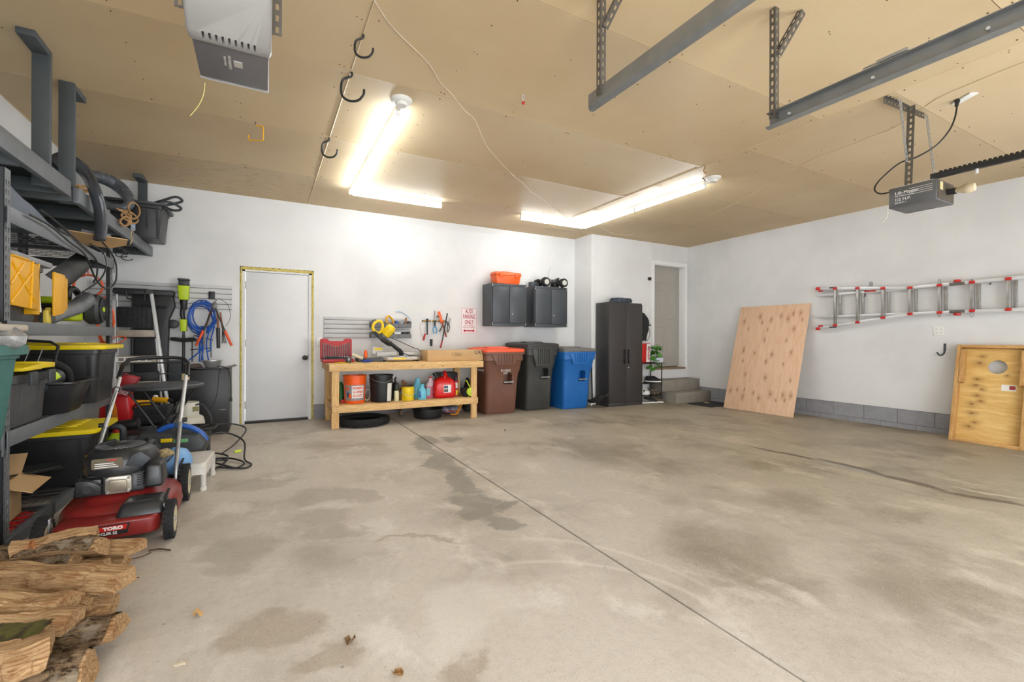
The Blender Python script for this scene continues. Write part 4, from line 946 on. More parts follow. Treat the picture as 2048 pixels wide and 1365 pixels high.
link('shoulder', MB().loft([[Vector((a, b, z)) for a, b in rrect(-r, r, -r * .75, r * .75, r * .4, 4)] for r, z in ((.073, .172), (.062, .20), (.028, .255), (.020, .27), (.020, .285))]), mt('milky_plastic', (214, 190, 200), .3), jg)
link('label', MB().box(-.068, -.02, -.0545, -.0515, .04, .15), mt('print_cyan', (120, 190, 196), .5), jg)
link('label', MB().box(.035, .068, -.0545, -.0515, .04, .16), mt('print_rose', (186, 130, 140), .5), jg)
link('cap', MB().cyl((0, 0, .285), (0, 0, .305), .022, n=16), m_red, jg)
# petrol can
pc = thing('petrol_can', 'large red plastic petrol can with a moulded handle', 'petrol can', (2.28, 6.27, SHZ))
m_gas = mt('petrol_red', (214, 24, 22), .28, var=.04)
def ring(sx, sy, z, r=.05, ox=0): return [Vector((a + ox, b, z)) for a, b in rrect(-.165 * sx, .165 * sx, -.12 * sy, .12 * sy, r, 6)]
link('tank', MB().loft([ring(.82, .8, 0), ring(.94, .95, .012), ring(1, 1, .05), ring(1, 1, .17, .06), ring(.95, .97, .22, .06), ring(.80, .85, .262, .06), ring(.55, .6, .29, .05), ring(.3, .4, .305, .035)]), m_gas, pc, smooth=60)
link('handle', MB().tube([(.0, -.07, .24), (.0, -.065, .32), (.01, -.03, .365), (.03, .03, .36), (.08, .06, .28), (.10, .07, .22)], .022, n=10, sub=4), m_gas, pc)
link('spout_cap', MB().cyl((-.09, .0, .275), (-.12, .0, .33), .026, .024).cyl((-.12, 0, .33), (-.13, 0, .36), .034), mt('green_black', (38, 44, 36), .4), pc, bev=.003)
link('label', MB().box(-.035, .075, -.1245, -.1195, .08, .19), m_ink_wht, pc, bev=.001)
for (x0, z0, c) in ((-.03, .14, m_ink_blk), (-.03, .09, m_ink_blk), (.0, .14, mt('print_dark_blue', (34, 66, 108), .5)), (.0, .09, m_ink_blk)):
    link('print_square', MB().box(x0, x0 + .027, -.1255, -.1245, z0, z0 + .04), c, pc)
rc_ = thing('red_canister', 'slim red and yellow canister right of the petrol can', 'canister', (2.50, 6.34, SHZ))
link('canister', MB().lathe([(.001, 0), (.04, 0), (.04, .21), (.035, .225)], n=24), mt('deep_red_can', (176, 26, 44), .4), rc_)
link('cap', MB().lathe([(.03, .225), (.032, .25), (.015, .29), (.001, .295)], n=16), mt('purple_cap', (70, 34, 60), .4), rc_)
link('label', wrap(.04, .04, .02, .09, 240, 300, .001), m_yellow, rc_, solid=.0006)
link('label', wrap(.04, .04, .12, .2, 240, 300, .001), m_paper, rc_, solid=.0006)
bx = tag(link('black_speaker', MB().box(-.14, .14, -.12, .12, 0, .33), m_black, None, bev=.01, loc=(2.50, 6.72, SHZ)), 'black box standing at the back of the lower shelf behind the petrol can', 'box')
bgx = cloth_lump('tool_bag', 'black bag of small tools and straps at the right end of the lower shelf', 'bag', (2.64, 6.25, SHZ), (.10, .085, .075), mt('black_nylon', (40, 40, 42), .8, var=.3, bump=.3), 3.0, .35)
tm = thing('tape_reel', 'round neon yellow tape reel with a strap on the black tool bag', 'tape reel', (2.655, 6.135, SHZ + .075))
link('reel', MB().lathe([(.001, -.022), (.058, -.022), (.064, -.014), (.064, .014), (.058, .022), (.001, .022)], n=32, m=RX(90)), m_lime, tm)
link('strap', MB().tube([(.0, .01, .06), (-.03, .02, .11), (-.045, .03, .15), (-.07, .03, .17)], .012, n=8, sub=4, flat=.5), m_lime, tm)
# ================================================================ UNDER THE WORKBENCH
ty = thing('tyre', 'dirt bike tyre lying flat on the floor under the workbench', 'tyre', (1.17, 6.33, .001))
link('casing', MB().lathe([(.215, .02), (.235, .006), (.28, .0), (.325, .012), (.34, .05), (.325, .09), (.28, .1), (.235, .094), (.215, .08), (.225, .05)], n=56, caps=False), m_blackr, ty)
tr = MB()
for k in range(86):
    for z in (.022, .05, .078):
        a = 2 * PI * (k + (.5 if z == .05 else 0)) / 56; rr_ = .334 if z != .05 else .341
        tr.box(rr_ - .012, rr_ + .007, -.011, .011, z - .009, z + .009, RZ(math.degrees(a)))
link('tread_block', tr, m_blackr, ty, kind='stuff')
tag(link('drain_pan', MB().lathe([(.001, .0), (.19, .0), (.20, .02), (.21, .12), (.225, .125), (.225, .135), (.2, .13), (.19, .03), (.001, .02)], n=40, caps=False), m_black, None, loc=(2.10, 6.42, .001)), 'round black drain pan on the floor under the workbench', 'pan')
for k in range(6): pass
pb = thing('plastic_sack', 'white and blue printed sack on the floor behind the black drain pan', 'sack', (2.52, 6.62, fz(2.5) + .003))
link('sack', MB().ball((0, 0, .06), 1, 20, 12, (.19, .10, .06)), mt('sack_blue', (60, 70, 96), .5, var=.3, rgb2=(196, 196, 200)), pb, disp=lambda c, n: n * .01 * noise.noise(c * 25))
text('lettering', 'NATURE SCAPES', .05, m_ink_red, pb, TR(0, -.108, .05) @ FACE_Y, sx=.7, bold=.001)
mo = mt('cord_orange_yellow', (232, 150, 30), .5)
tag(link('looped_cable', MB().tube([(2.42, 6.35, .03), (2.50, 6.30, .03), (2.56, 6.33, .10), (2.62, 6.36, .18), (2.60, 6.45, .10), (2.52, 6.40, .02), (2.45, 6.42, .02)], .009, n=7, sub=8), mo, None), 'looped orange-yellow power cord hanging under the right end of the workbench', 'cord')
wz = thing('castor', 'small castor wheel on the floor at the back under the workbench', 'castor', (1.78, 6.72, .0))
link('wheel', MB().cyl((-.02, 0, .05), (.02, 0, .05), .05, n=24), mt('rusty_wheel', (120, 96, 76), .6), wz, bev=.006)
tag(link('black_gear', cloth_lump, None) if 0 else cloth_lump('black_gear', 'black bag on the floor between the workbench and the brown bin', 'bag', (2.86, 6.75, fz(2.8)), (.06, .10, .30), mt('black_nylon', (40, 40, 42), .8), 8.0, .3))

# ================================================================ ALCOVE: RACK, BAGS, PLANT
m_rk = mt('rack_black', (36, 32, 32), .4, .4)
rk = thing('shoe_rack', 'small black metal shoe rack between the tall cabinet and the steps', 'shoe rack', (6.42, 6.34, fz(6.4)))
zr = fz(6.4)
for x in (6.10, 6.605):
    for y in (6.20, 6.48): W('post', MB().cyl((x, y, zr + .002), (x, y, .70), .011, n=10), m_rk, rk)
for z in (.10, .33, .70):
    fr_ = MB()
    for y in (6.20, 6.48): fr_.cyl((6.10, y, z), (6.605, y, z), .008, n=8)
    for x in (6.10, 6.605): fr_.cyl((x, 6.20, z), (x, 6.48, z), .008, n=8)
    for k in range(7): fr_.cyl((6.10, 6.23 + k * .038, z), (6.605, 6.23 + k * .038, z), .004, n=6)
    W('shelf', fr_, m_rk, rk)
def shoe(label, x, y, z, m, sole, rz=0, L=.27, grp=None):
    t = thing('shoe', label, 'shoe', (x, y, z), rz, grp)
    def rg(s, w, zz, o=0): return [Vector((w * math.cos(a) * (1 - .15 * math.sin(a)), o + s * math.sin(a), zz)) for a in [2 * PI * i / 16 for i in range(16)]]
    link('sole', MB().loft([rg(L / 2, .045, 0), rg(L / 2 + .003, .047, .01), rg(L / 2 - .002, .044, .02)]), sole, t)
    link('upper', MB().loft([rg(L / 2 - .003, .043, .02), rg(L / 2 - .01, .042, .05), rg(L / 2 - .045, .036, .07, .03), rg(L / 4 - .01, .03, .10, .055), rg(L / 4 - .02, .028, .105, .058)]), m, t)
    link('laces', MB().box(-.02, .02, -.055, -.05, .07, .076).box(-.02, .02, -.035, -.03, .075, .082).box(-.02, .02, -.015, -.01, .083, .09), m_ink_wht if sole is not m_ink_wht else m_black, t)
    return t
mw = m_ink_wht; mk = mt('shoe_black', (34, 32, 34), .7, bump=.2); mbn = mt('shoe_camo', (96, 84, 66), .8, var=.3, vs=30); mg_ = mt('shoe_grey', (116, 112, 108), .8)
shoe('black running shoe with white sole, left on the upper rack tier', 6.47, 6.33, .339, mk, mw, R(20), grp='black running shoes on the upper tier')
shoe('black running shoe with white sole, right on the upper rack tier', 6.56, 6.33, .339, mk, mw, R(10), grp='black running shoes on the upper tier')
shoe('olive brown shoe on the middle rack tier beside the helmet', 6.46, 6.34, .109, mbn, mbn, R(5))
shoe('olive brown shoe at the right end of the middle rack tier', 6.56, 6.34, .109, mbn, mbn, R(-5))
shoe('grey white-soled shoe on the floor, leftmost under the rack', 6.20, 6.28, zr + .004, mg_, mw, R(60))
shoe('black and white shoe on the floor in the middle under the rack', 6.38, 6.27, zr + .004, mk, mw, R(50))
shoe('brown and white shoe on the floor at the right under the rack', 6.54, 6.27, zr + .004, mbn, mw, R(30))
hl = thing('bike_helmet', 'white and grey bicycle helmet on the middle tier of the shoe rack', 'helmet', (6.26, 6.32, .109))
link('shell', MB().lathe([(.09, .0), (.105, .02), (.10, .07), (.075, .11), (.035, .135), (.001, .14)], n=28, sy=1.25), mt('helmet_white', (222, 226, 224), .35), hl)
for k in range(-2, 3): link('vent', MB().ball((k * .034, -.105 + .012 * abs(k), .075), .02, 10, 8, (.4, 1, 1.6)), m_blackr, hl)
tag(link('small_bottle', MB().lathe([(.001, 0), (.03, 0), (.03, .08), (.012, .1), (.001, .105)], n=16), mt('pale_bottle', (176, 176, 168), .4), None, loc=(6.20, 6.30, .339)), 'pale short bottle on the upper tier beside the cabinet', 'bottle')
# black garments and bags hanging at the cabinet's right side
bg_ = thing('black_bag', 'black backpack hanging on the alcove wall beside the tall cabinet', 'bag', (6.28, 6.40, 1.0))
link('bag_body', MB().ball((0, 0, .38), 1, 20, 14, (.17, .09, .28)), mt('black_nylon', (40, 40, 42), .8), bg_, disp=lambda c, n: n * .03 * noise.noise(c * 9))
link('strap', MB().tube([(.06, 0, .6), (.14, -.02, .42), (.20, -.02, .24), (.10, -.02, .12), (.05, -.02, .30)], .014, n=6, sub=5, flat=.4), m_black, bg_)
link('hanging_loop', MB().tube([(.15, 0, .42), (.22, .0, .41), (.27, .03, .43)], .012, n=6, sub=3), m_black, bg_)
hk = link('wall_hook', MB().tube([(6.30, YA - .002, 1.72), (6.30, 6.45, 1.70), (6.30, 6.42, 1.66)], .006, n=6), m_steel, None); tag(hk, 'small steel wall hook holding the black backpack', 'hook')
rb_ = thing('shopping_bag', 'red and white paper shopping bag standing on the shoe rack', 'shopping bag', (6.26, 6.34, .711), R(4))
link('bag_front', MB().frustum((-.13, .13, -.06, .06), (-.15, .15, -.05, .05), 0, .36), m_red, rb_, bev=.004)
link('side_panel', MB().prism([(.02, .01), (.125, .01), (.142, .35), (.04, .35)], -.002, 'y', -.060), m_ink_wht, rb_)
text('lettering', 'minute', .10, m_ink_red, rb_, TR(.082, -.0635, .18) @ RY(-90) @ FACE_Y, sx=.9, bold=.002)
pl = thing('potted_plant', 'trailing green houseplant in a clear pot on top of the shoe rack', 'plant', (6.53, 6.34, .71))
m_leaf = mt('pothos_leaf', (86, 150, 52), .45, var=.2, vs=20, rgb2=(46, 104, 34))
link('pot', MB().lathe([(.001, 0), (.06, 0), (.075, .14), (.068, .14), (.055, .01), (.001, .01)], n=24, caps=False), mt('milky_pot', (220, 226, 220), .2), pl)
link('soil', MB().cyl((0, 0, .10), (0, 0, .12), .064, n=20), mt('soil', (60, 46, 36), .95), pl)
def leaf_mb(s):
    return MB().add([(0, 0, 0), (-.35 * s, .25 * s, .04 * s), (-.38 * s, .6 * s, .03 * s), (0, 1.05 * s, -.1 * s), (.38 * s, .6 * s, .03 * s), (.35 * s, .25 * s, .04 * s), (0, .5 * s, -.03 * s)], [(0, 6, 1), (1, 6, 2), (2, 6, 3), (3, 6, 4), (4, 6, 5), (5, 6, 0)])
rnd = random.Random(4)
first = None
for k in range(86):
    a = rnd.uniform(0, 2 * PI); r0 = rnd.uniform(.02, .16); z = rnd.uniform(.14, .32) if k < 60 else rnd.uniform(-.10, .12)
    if k >= 60: r0 = rnd.uniform(.10, .16)
    p = (r0 * math.cos(a), r0 * math.sin(a) * .8, z)
    rt = (rnd.uniform(-.9, .3), rnd.uniform(-.6, .6), a - PI / 2 + rnd.uniform(-.5, .5))
    if first is None: first = link('leaf', leaf_mb(.095), m_leaf, pl, loc=p, rot=rt, smooth=0)
    else: share(first, pl, p, rt)
link('stem', MB().tube([(.0, 0, .12), (.05, -.02, .19), (.10, -.04, .14), (.12, -.05, .0), (.115, -.05, -.08)], .003, n=5, sub=4).tube([(.0, 0, .12), (-.03, -.05, .16), (-.07, -.08, .02), (-.06, -.09, -.12)], .003, n=5, sub=4), mt('green_stem', (110, 150, 70), .5), pl)
tag(link('tissue_box', MB().box(-.08, .08, -.04, .04, 0, .09), mt('box_white_blue', (196, 222, 232), .5, var=.15, vs=30, rgb2=(226, 210, 226)), None, bev=.004, loc=(6.555, 6.232, .711)), 'pale blue and white carton in front of the houseplant', 'box')
# ================================================================ RIGHT WALL
def leanboard(name, label, cat, foot_l, foot_r, h, ang, thick):
    d = (Vector(foot_r) - Vector(foot_l)); w = d.xy.length
    rz = math.atan2(d.y, d.x)
    M4 = Matrix.Rotation(rz, 4, 'Z') @ Matrix.Rotation(-ang, 4, 'X')
    m = (Vector(foot_l) + Vector(foot_r)) / 2
    t = thing(name, label, cat, m, rot=M4); return t, w
pa = Vector((7.145, 5.28, 0)); pb_ = Vector((7.175, 4.09, 0)); 
for p in (pa, pb_): p.z = fz(p.x) + .002
lean = math.atan2(XR - .012 - 7.16, 1.86)
kn = []
rn = random.Random(11)
for rz_, xs in ((1.66, (-.2, .16)), (1.58, (-.47, -.16, .02, .30, .50)), (1.44, (-.36, -.02, .4)), (1.24, (-.06, .3)), (1.02, (-.42, -.2, .12, .42)), (.84, (-.4, .04, .3)), (.60, (-.3, .08, .46)), (.34, (-.5, -.38, -.25, -.1, .2, .38, .52)), (.25, (-.28, .02, .3, .45)), (1.7, (.35, .45))):
    for x in xs: kn.append((x + rn.uniform(-.02, .02), rz_ + rn.uniform(-.03, .03), rn.uniform(.7, 1.3)))
m_ply = wood('plywood_pink', (228, 194, 164), (214, 172, 138), 'z', kn, 'xz', 3.0, (150, 92, 58), .65, .9, .017)
t, w_ = leanboard('plywood_sheet', 'large knotty plywood sheet leaning against the right wall', 'board', pa, pb_, 1.84, lean, .012)
link('sheet', MB().box(-w_ / 2, w_ / 2, 0, .014, 0, 1.86), m_ply, t, bev=.0015)
# cornhole board, seen from its framed back
ca = Vector((7.30, 2.315, 0)); cb_ = Vector((7.30, 1.69, 0))
for p in (ca, cb_): p.z = fz(p.x) + .002
lean2 = math.atan2(XR - .125 - 7.30, 1.16)
t, w_ = leanboard('game_board', 'cornhole game board with a round hole, leaning back outwards against the right wall', 'game board', ca, cb_, 1.2, lean2, .1)
kn2 = [(-.10, 1.06, .8), (-.12, .98, 1.2), (-.13, .78, .9), (-.14, .70, 1.2), (-.08, .66, .8), (-.12, .58, .9), (-.09, .52, .9), (-.16, .47, 1.1), (-.15, .36, 1.1), (-.12, .25, .8), (-.17, .20, 1.1), (.12, .84, .6)]
m_ply2 = wood('plywood_golden', (226, 194, 126), (208, 166, 96), 'x', kn2, 'xz', 2.2, (120, 76, 34), .5, 1.1, .020, 1.7)
pn = link('panel', MB().box(-w_ / 2 + .001, w_ / 2 - .001, .088, .10, .0, 1.185), m_ply2, t)
cut(pn, MB().cyl((.035, .05, .935), (.035, .15, .935), .082, n=40))
m_fr = wood('frame_pine', (206, 166, 108), (176, 128, 74), 'z')
m_frx = wood('frame_pine_across', (206, 166, 108), (176, 128, 74), 'x')
for a, b in ((-w_ / 2, -w_ / 2 + .035), (w_ / 2 - .035, w_ / 2)): link('side_rail', MB().box(a, b, 0, .0875, .0, 1.185), m_fr, t, bev=.002)
link('end_rail', MB().box(-w_ / 2 + .036, w_ / 2 - .036, 0, .0875, 1.15, 1.185), m_frx, t, bev=.002)
link('end_rail', MB().box(-w_ / 2 + .036, w_ / 2 - .036, 0, .0875, .0, .035), m_frx, t, bev=.002)
for s in (-1, 1):
    a = s * (w_ / 2 - .055)
    link('folded_leg', MB().box(a - .018, a + .018, -.004, .08, .72, 1.12), m_fr, t, bev=.003)
link('leg_bolt', MB().cyl((-w_ / 2 - .006, .04, .70), (-w_ / 2 + .001, .04, .70), .008, n=8), m_dksteel, t)
link('maker_sticker', MB().box(.08, .20, .085, .0878, .66, .73), m_paper, t)
link('sticker_print', MB().box(.145, .195, .0845, .085, .675, .72), mt('print_maroon', (150, 50, 50), .5), t)

# ---- multi-position ladder hanging flat on two hooks
LX = 7.60
ldr = thing('ladder', 'long aluminium folding ladder with red joints hung sideways on the right wall', 'ladder', (LX, 2.6, 1.68))
def bar(mb, p, q, w=.055, d=.022): 
    p, q = Vector(p), Vector(q); dd = (q - p).normalized(); up = Vector((1, 0, 0)).cross(dd)
    mb.loft([[P + up * a + Vector((1, 0, 0)) * b for a, b in ((-w / 2, -d / 2), (w / 2, -d / 2), (w / 2, d / 2), (-w / 2, d / 2))] for P in (p, q)])
    return mb
def LP(u, v, x=LX): return at(u, v, x=x)
top = [(1638, 578), (1716, 577), (1821, 576), (1880, 571), (1915, 568), (2100, 549)]
bot = [(1638, 658), (1716, 645), (1821, 628.5), (1880, 625.5), (1915, 623.5), (2100, 617)]
for nm, pts in (('outer_rail', top), ('outer_rail', bot)):
    P_ = [LP(u, v) for u, v in pts]; mb = MB()
    for a, b in ((0, 2), (2, 5)): bar(mb, P_[a], P_[b], .042, .024)
    W(nm, mb, m_alu, ldr, bev=.003)
for (a, b) in (((1634, 592), (1830, 577)), ((1634, 635), (1830, 627))):
    W('inner_rail', bar(MB(), LP(*a, x=LX + .035), LP(*b, x=LX + .035), .036, .022), m_alu, ldr, bev=.003)
W('inner_rail', bar(MB(), LP(1830, 577, x=LX + .035), LP(2100, 551, x=LX + .035), .036, .022), m_alu, ldr, bev=.003)
W('inner_rail', bar(MB(), LP(1830, 627, x=LX + .035), LP(2100, 616, x=LX + .035), .036, .022), m_alu, ldr, bev=.003)
m_rung = mt('rung_aluminium', (172, 170, 166), .4, .7, var=.2, vs=12)
for i, (u, vt, vb) in enumerate(((1671, 577.5, 651), (1716, 577, 645), (1767, 577, 636), (1821, 576, 628.5), (1880, 571, 625.5), (1945, 565, 622), (2018, 558, 619.5))):
    a, b = LP(u, vt), LP(u, vb)
    W('rung', MB().box(LX - .022, LX + .018, a.y - .017, a.y + .017, b.z + .01, a.z - .01), m_rung, ldr, bev=.004)
    if True:
        yy = a.y - .045
        W('rear_rung', MB().box(LX + .028, LX + .052, yy - .017, yy + .017, b.z + .012 + max(0, .10 - i * .03), a.z - .012 - max(0, .07 - i * .02)), m_rung, ldr, bev=.003)
    for P_ in (a, b):
        W('red_joint', MB().box(LX - .032, LX + .02, P_.y - .026, P_.y + .026, P_.z - .017, P_.z + .017), m_red, ldr, bev=.006)
for u, vt in ((1637, 578), (1637, 658)):
    p = LP(u, vt); W('foot', MB().box(LX - .03, LX + .02, p.y - .03, p.y + .03, p.z - .024, p.z + .024), m_red, ldr, bev=.01)
    W('lock_knob', MB().cyl((LX, p.y - .03, p.z + (.055 if vt > 600 else -.05)), (LX, p.y - .03, p.z + (.03 if vt > 600 else -.03)), .035, .028, n=16), m_red, ldr, bev=.004)
for u, vt in ((1915, 568), (1915, 623.5)):
    p = LP(u, vt); s = 1 if vt < 600 else -1
    W('hinge_plate', MB().box(LX - .03, LX + .01, p.y - .07, p.y + .07, p.z - .018, p.z + .018), m_dksteel, ldr, bev=.004)
    W('lock_knob', MB().cyl((LX - .01, p.y, p.z + s * .02), (LX - .01, p.y, p.z + s * .05), .038, .032, n=16), m_red, ldr, bev=.004)
for u in (1880, 1945):
    for vt, s in ((570, 1), (624, -1)):
        p = LP(u, vt); W('latch_ring', MB().tube([(LX - .02, p.y + .014 * math.cos(a), p.z + s * (.035 + .03 * math.sin(a))) for a in [2 * PI * i / 12 for i in range(12)]], .005, n=6, closed=True), m_steel, ldr)
p = LP(1832 - 90, 566); W('catch', MB().tube([(LX, p.y - .012, p.z - .05), (LX, p.y - .012, p.z + .01), (LX, p.y + .012, p.z + .01), (LX, p.y + .012, p.z - .05)], .005, n=6), m_dkgrey, ldr)
W('red_stop', MB().box(LX - .0, LX + .04, LP(1750, 586).y - .0, LP(1728, 586).y, 1.845, 1.862), m_red, ldr, bev=.003)
W('brace', bar(MB(), LP(1658, 653), LP(1670, 643), .012, .006), m_alu, ldr)
for (u, vt, s) in ((1665, 576, 0), (1665, 655, 1)):
    p = LP(u, vt); W('brand_strip', MB().box(LX - .0128, LX - .012, p.y - .06, p.y + .04, p.z - .008, p.z + .008), m_ink_blk, ldr)
for y in (3.35, 2.05):
    hk = thing('ladder_hook', 'steel hook under the ladder rail, ' + ('left of the pair' if y > 3 else 'right of the pair'), 'hook', (XR, y, 1.86), 0, 'ladder hooks')
    link('hook', MB().tube([(-.001, 0, .03), (-.012, 0, .0), (-.015, 0, -.03 if y < 3 else -.075), (-.07, 0, -.035 if y < 3 else -.08)], .005, n=7), m_dkgrey, hk)
t = plate('white double socket plate on the right wall below the ladder', (XR, at(1878, 662, x=XR).y, at(1878, 662, x=XR).z), .115, .115, 'x')
for s in (-1, 1):
    for q in (-1, 1):
        sk = MB().prism(rrect(-.017, .017, -.014, .014, .01, 4), -.002, 'x', -.006)
        o = link('socket', sk, m_white, t, loc=(0, s * .024, q * .022))
        link('slot', MB().box(-.0088, -.0078, -.008, -.005, -.004, .006).box(-.0088, -.0078, .005, .008, -.004, .006).box(-.0088, -.0078, -.002, .002, -.011, -.007), m_ink_blk, t, loc=(0, s * .024, q * .022))
hp = at(1890, 700, x=XR)
hk = thing('wall_hook', 'single grey J-shaped hook on the right wall between ladder and game board', 'hook', (XR, hp.y, hp.z))
link('back_plate', MB().box(-.006, -.001, -.012, .012, -.01, .08), m_dkgrey, hk, bev=.002)
link('hook', MB().tube([(-.006, 0, .06), (-.01, 0, -.02), (-.03, .01, -.06), (-.07, .03, -.07), (-.09, .05, -.03)], .009, n=8, sub=4), m_dkgrey, hk)

# ================================================================ UNDER THE CEILING
def hookc(label, x, y, m, s=1.0, rz=0, kind=0):
    t = thing('ceiling_hook', label, 'hook', (x, y, H), rz)
    if kind == 0:
        pts = [(0, 0, .0), (.0, 0, -.03), (-.05, 0, -.05), (-.065, 0, -.09), (-.06, 0, -.15), (-.02, 0, -.185), (.04, 0, -.185), (.075, 0, -.15), (.08, 0, -.115)]
        link('hook', MB().tube([tuple(c * s for c in p) for p in pts], .0085 * (1 if s > .9 else .8), n=8, sub=4), m, t)
    else:
        pts = [(0, 0, 0), (0, 0, -.025), (.012, 0, -.04), (.06, 0, -.04), (.068, 0, -.05), (.068, 0, -.16), (.06, 0, -.168), (-.05, 0, -.168), (-.058, 0, -.158), (-.06, 0, -.12)]
        link('hook', MB().tube(pts, .005, n=7), m, t)
    link('screw_thread', MB().cyl((0, 0, .002), (0, 0, -.03), .006, n=8), m_dksteel, t)
m_hkb = mt('black_vinyl_hook', (40, 40, 40), .45)
hookc('black J-shaped ceiling hook nearest the camera', .534, 2.938, m_hkb, .78, R(-28))
hookc('black J-shaped ceiling hook in the middle, the thickest of the three', .538, 3.391, m_hkb, 1.12, R(-28))
hookc('black J-shaped ceiling hook farthest from the camera', .530, 4.611, m_hkb, 1.0, R(-28))
hookc('square yellow ceiling hook left of the tube lights', -.075, 4.584, m_amber, 1.0, R(-28), 1)
gh = thing('gold_hook', 'small brass cup hook on the ceiling above the right tube light', 'hook', (4.225, 3.36, H))
link('hook', MB().tube([(0, 0, 0), (0, 0, -.03), (-.02, 0, -.05), (-.01, 0, -.08), (.02, 0, -.08), (.025, 0, -.06)], .005, n=7, sub=3), mt('brass', (166, 130, 62), .35, .8), gh)
rh = thing('eye_hook', 'small chain and red plastic bead hanging from the middle of the ceiling', 'hook', (1.765, 3.07, H))
link('eye', MB().tube([(.01 * math.cos(a), 0, -.014 + .012 * math.sin(a)) for a in [2 * PI * i / 12 for i in range(12)]], .003, n=6, closed=True).cyl((0, 0, 0), (0, 0, -.004), .006), m_alu, rh)
link('link', MB().tube([(0, .008 * math.cos(a), -.038 + .016 * math.sin(a)) for a in [2 * PI * i / 12 for i in range(12)]], .0025, n=6, closed=True), m_alu, rh)
link('bead', MB().ball((0, 0, -.062), .013), m_red, rh)
st = thing('black_staple', 'small black screw eye beside the right lamp base', 'screw', (4.52, 3.63, H)); link('eye', MB().cyl((0, 0, 0), (.03, -.02, -.03), .006), m_black, st)
# thin white wire crossing the ceiling
m_wire = mt('white_wire', (224, 214, 194), .5)
W1 = [(748, 0), (775, 42), (800, 70), (858, 128), (880, 165), (905, 190), (930, 222), (950, 240), (972, 290), (995, 318), (1025, 350), (1045, 366), (1062, 384), (1080, 395), (1110, 420), (1130, 435)]
tag(link('ceiling_wire', MB().tube([tuple(at(u, v, z=H - .006)) for u, v in W1], .0028, n=5, sub=3), m_wire, None), 'thin white wire sagging along the ceiling between the two groups of tube lights', 'wire')
W2 = [(1198, 452), (1215, 463), (1235, 469), (1262, 470), (1270, 464)]
tag(link('ceiling_wire', MB().tube([tuple(at(u, v, z=H - .006)) for u, v in W2], .0026, n=5, sub=3), m_wire, None), 'short white wire on the ceiling near the alcove corner', 'wire')
W3 = [(1330, 478), (1350, 464), (1410, 434), (1440, 421), (1500, 391), (1560, 355), (1600, 332), (1640, 312), (1690, 295), (1750, 270), (1790, 255), (1870, 200), (1960, 160), (2060, 120)]
tag(link('ceiling_wire', MB().tube([tuple(at(u, v, z=H - .005)) for u, v in W3], .0026, n=5, sub=3), mt('tan_wire', (206, 186, 150), .5), None), 'long pale wire running over the right bay of the ceiling to the socket strip', 'wire')

# ---- perforated angle iron
def angle_iron(name, p, q, w, parent, m, n1, n2, holes=True):
    """L-section bar from p to q with flanges along n1 and n2, holed every 25 mm"""
    p, q = Vector(p), Vector(q); d = (q - p); L = d.length; d.normalize(); n1 = (Vector(n1) - d * d.dot(Vector(n1))).normalized(); n2 = (Vector(n2) - d * d.dot(Vector(n2)) - n1 * n1.dot(Vector(n2))).normalized()
    mb = MB(); th = .0025; pit = .045; N = max(int(L / pit), 1); pit = L / N; hw = w * .17; hl = pit * .28
    for a, b in ((n1, n2), (n2, n1)):
        # a strip as a ladder of faces around square-ish holes
        xs = [0, w / 2 - hw, w / 2 + hw, w]; vs = []; fs = []
        zs = []
        for k in range(N): zs += [k * pit, k * pit + pit / 2 - hl, k * pit + pit / 2 + hl]
        zs.append(L)
        for z in zs:
            for x in xs: vs.append(p + d * z + a * x)
        for j in range(len(zs) - 1):
            for i in range(3):
                if i == 1 and j % 3 == 1 and holes: continue
                fs.append((j * 4 + i, j * 4 + i + 1, j * 4 + 5 + i, j * 4 + 4 + i))
        mb.add(vs, fs)
    return link(name, mb, m, parent, world=True, solid=th, smooth=0)
def strap(name, p, q, w, parent, m, n1):
    p, q = Vector(p), Vector(q); d = (q - p); L = d.length; d.normalize(); a = (Vector(n1) - d * d.dot(Vector(n1))).normalized()
    mb = MB(); N = max(int(L / .04), 1); pit = L / N; hw = w * .2; hl = pit * .26; xs = [0, w / 2 - hw, w / 2 + hw, w]; zs = []
    for k in range(N): zs += [k * pit, k * pit + pit / 2 - hl, k * pit + pit / 2 + hl]
    zs.append(L); vs = [p + d * z + a * x for z in zs for x in xs]
    fs = [(j * 4 + i, j * 4 + i + 1, j * 4 + 5 + i, j * 4 + 4 + i) for j in range(len(zs) - 1) for i in range(3) if not (i == 1 and j % 3 == 1)]
    return link(name, mb.add(vs, fs), m, parent, world=True, solid=.003, smooth=0)

# ---- overhead door tracks
def track(label, x, y1, z, flip, hy, bx):
    t = thing('door_track', label, 'door track', (x, y1, z))
    prof = [(-.012, .035), (.014, .035), (.016, .030), (.016, -.025), (.008, -.036), (-.010, -.036), (-.018, -.028), (-.016, -.027), (-.009, -.033), (.007, -.033), (.013, -.024), (.013, .031), (-.012, .032)]
    W('rail', MB().loft([[Vector((x + a * flip * 1.3, y, z + b * 1.3)) for a, b in prof] for y in (y1, YF + .05)], caps=True), mt('track_steel', (140, 142, 142), .42, .5, var=.15, vs=8), t, smooth=30)
    bo_ = MB()
    for k in range(6): bo_.cyl((x + flip * .012, y1 - .12 - k * .4, z - .0), (x + flip * .028 * 0 - flip * .0, y1 - .12 - k * .4, z - .0), .007, n=8)
    W('bolt', bo_, m_alu, t, kind='stuff')
    return t
tA = track('galvanised garage door track hanging at the left, nearer the ceiling middle', 1.63, 2.06, 2.50, -1, 0, 0)
tB = track('galvanised garage door track hanging at the right, nearer the camera', 2.58, 1.62, 2.43, 1, 0, 0)
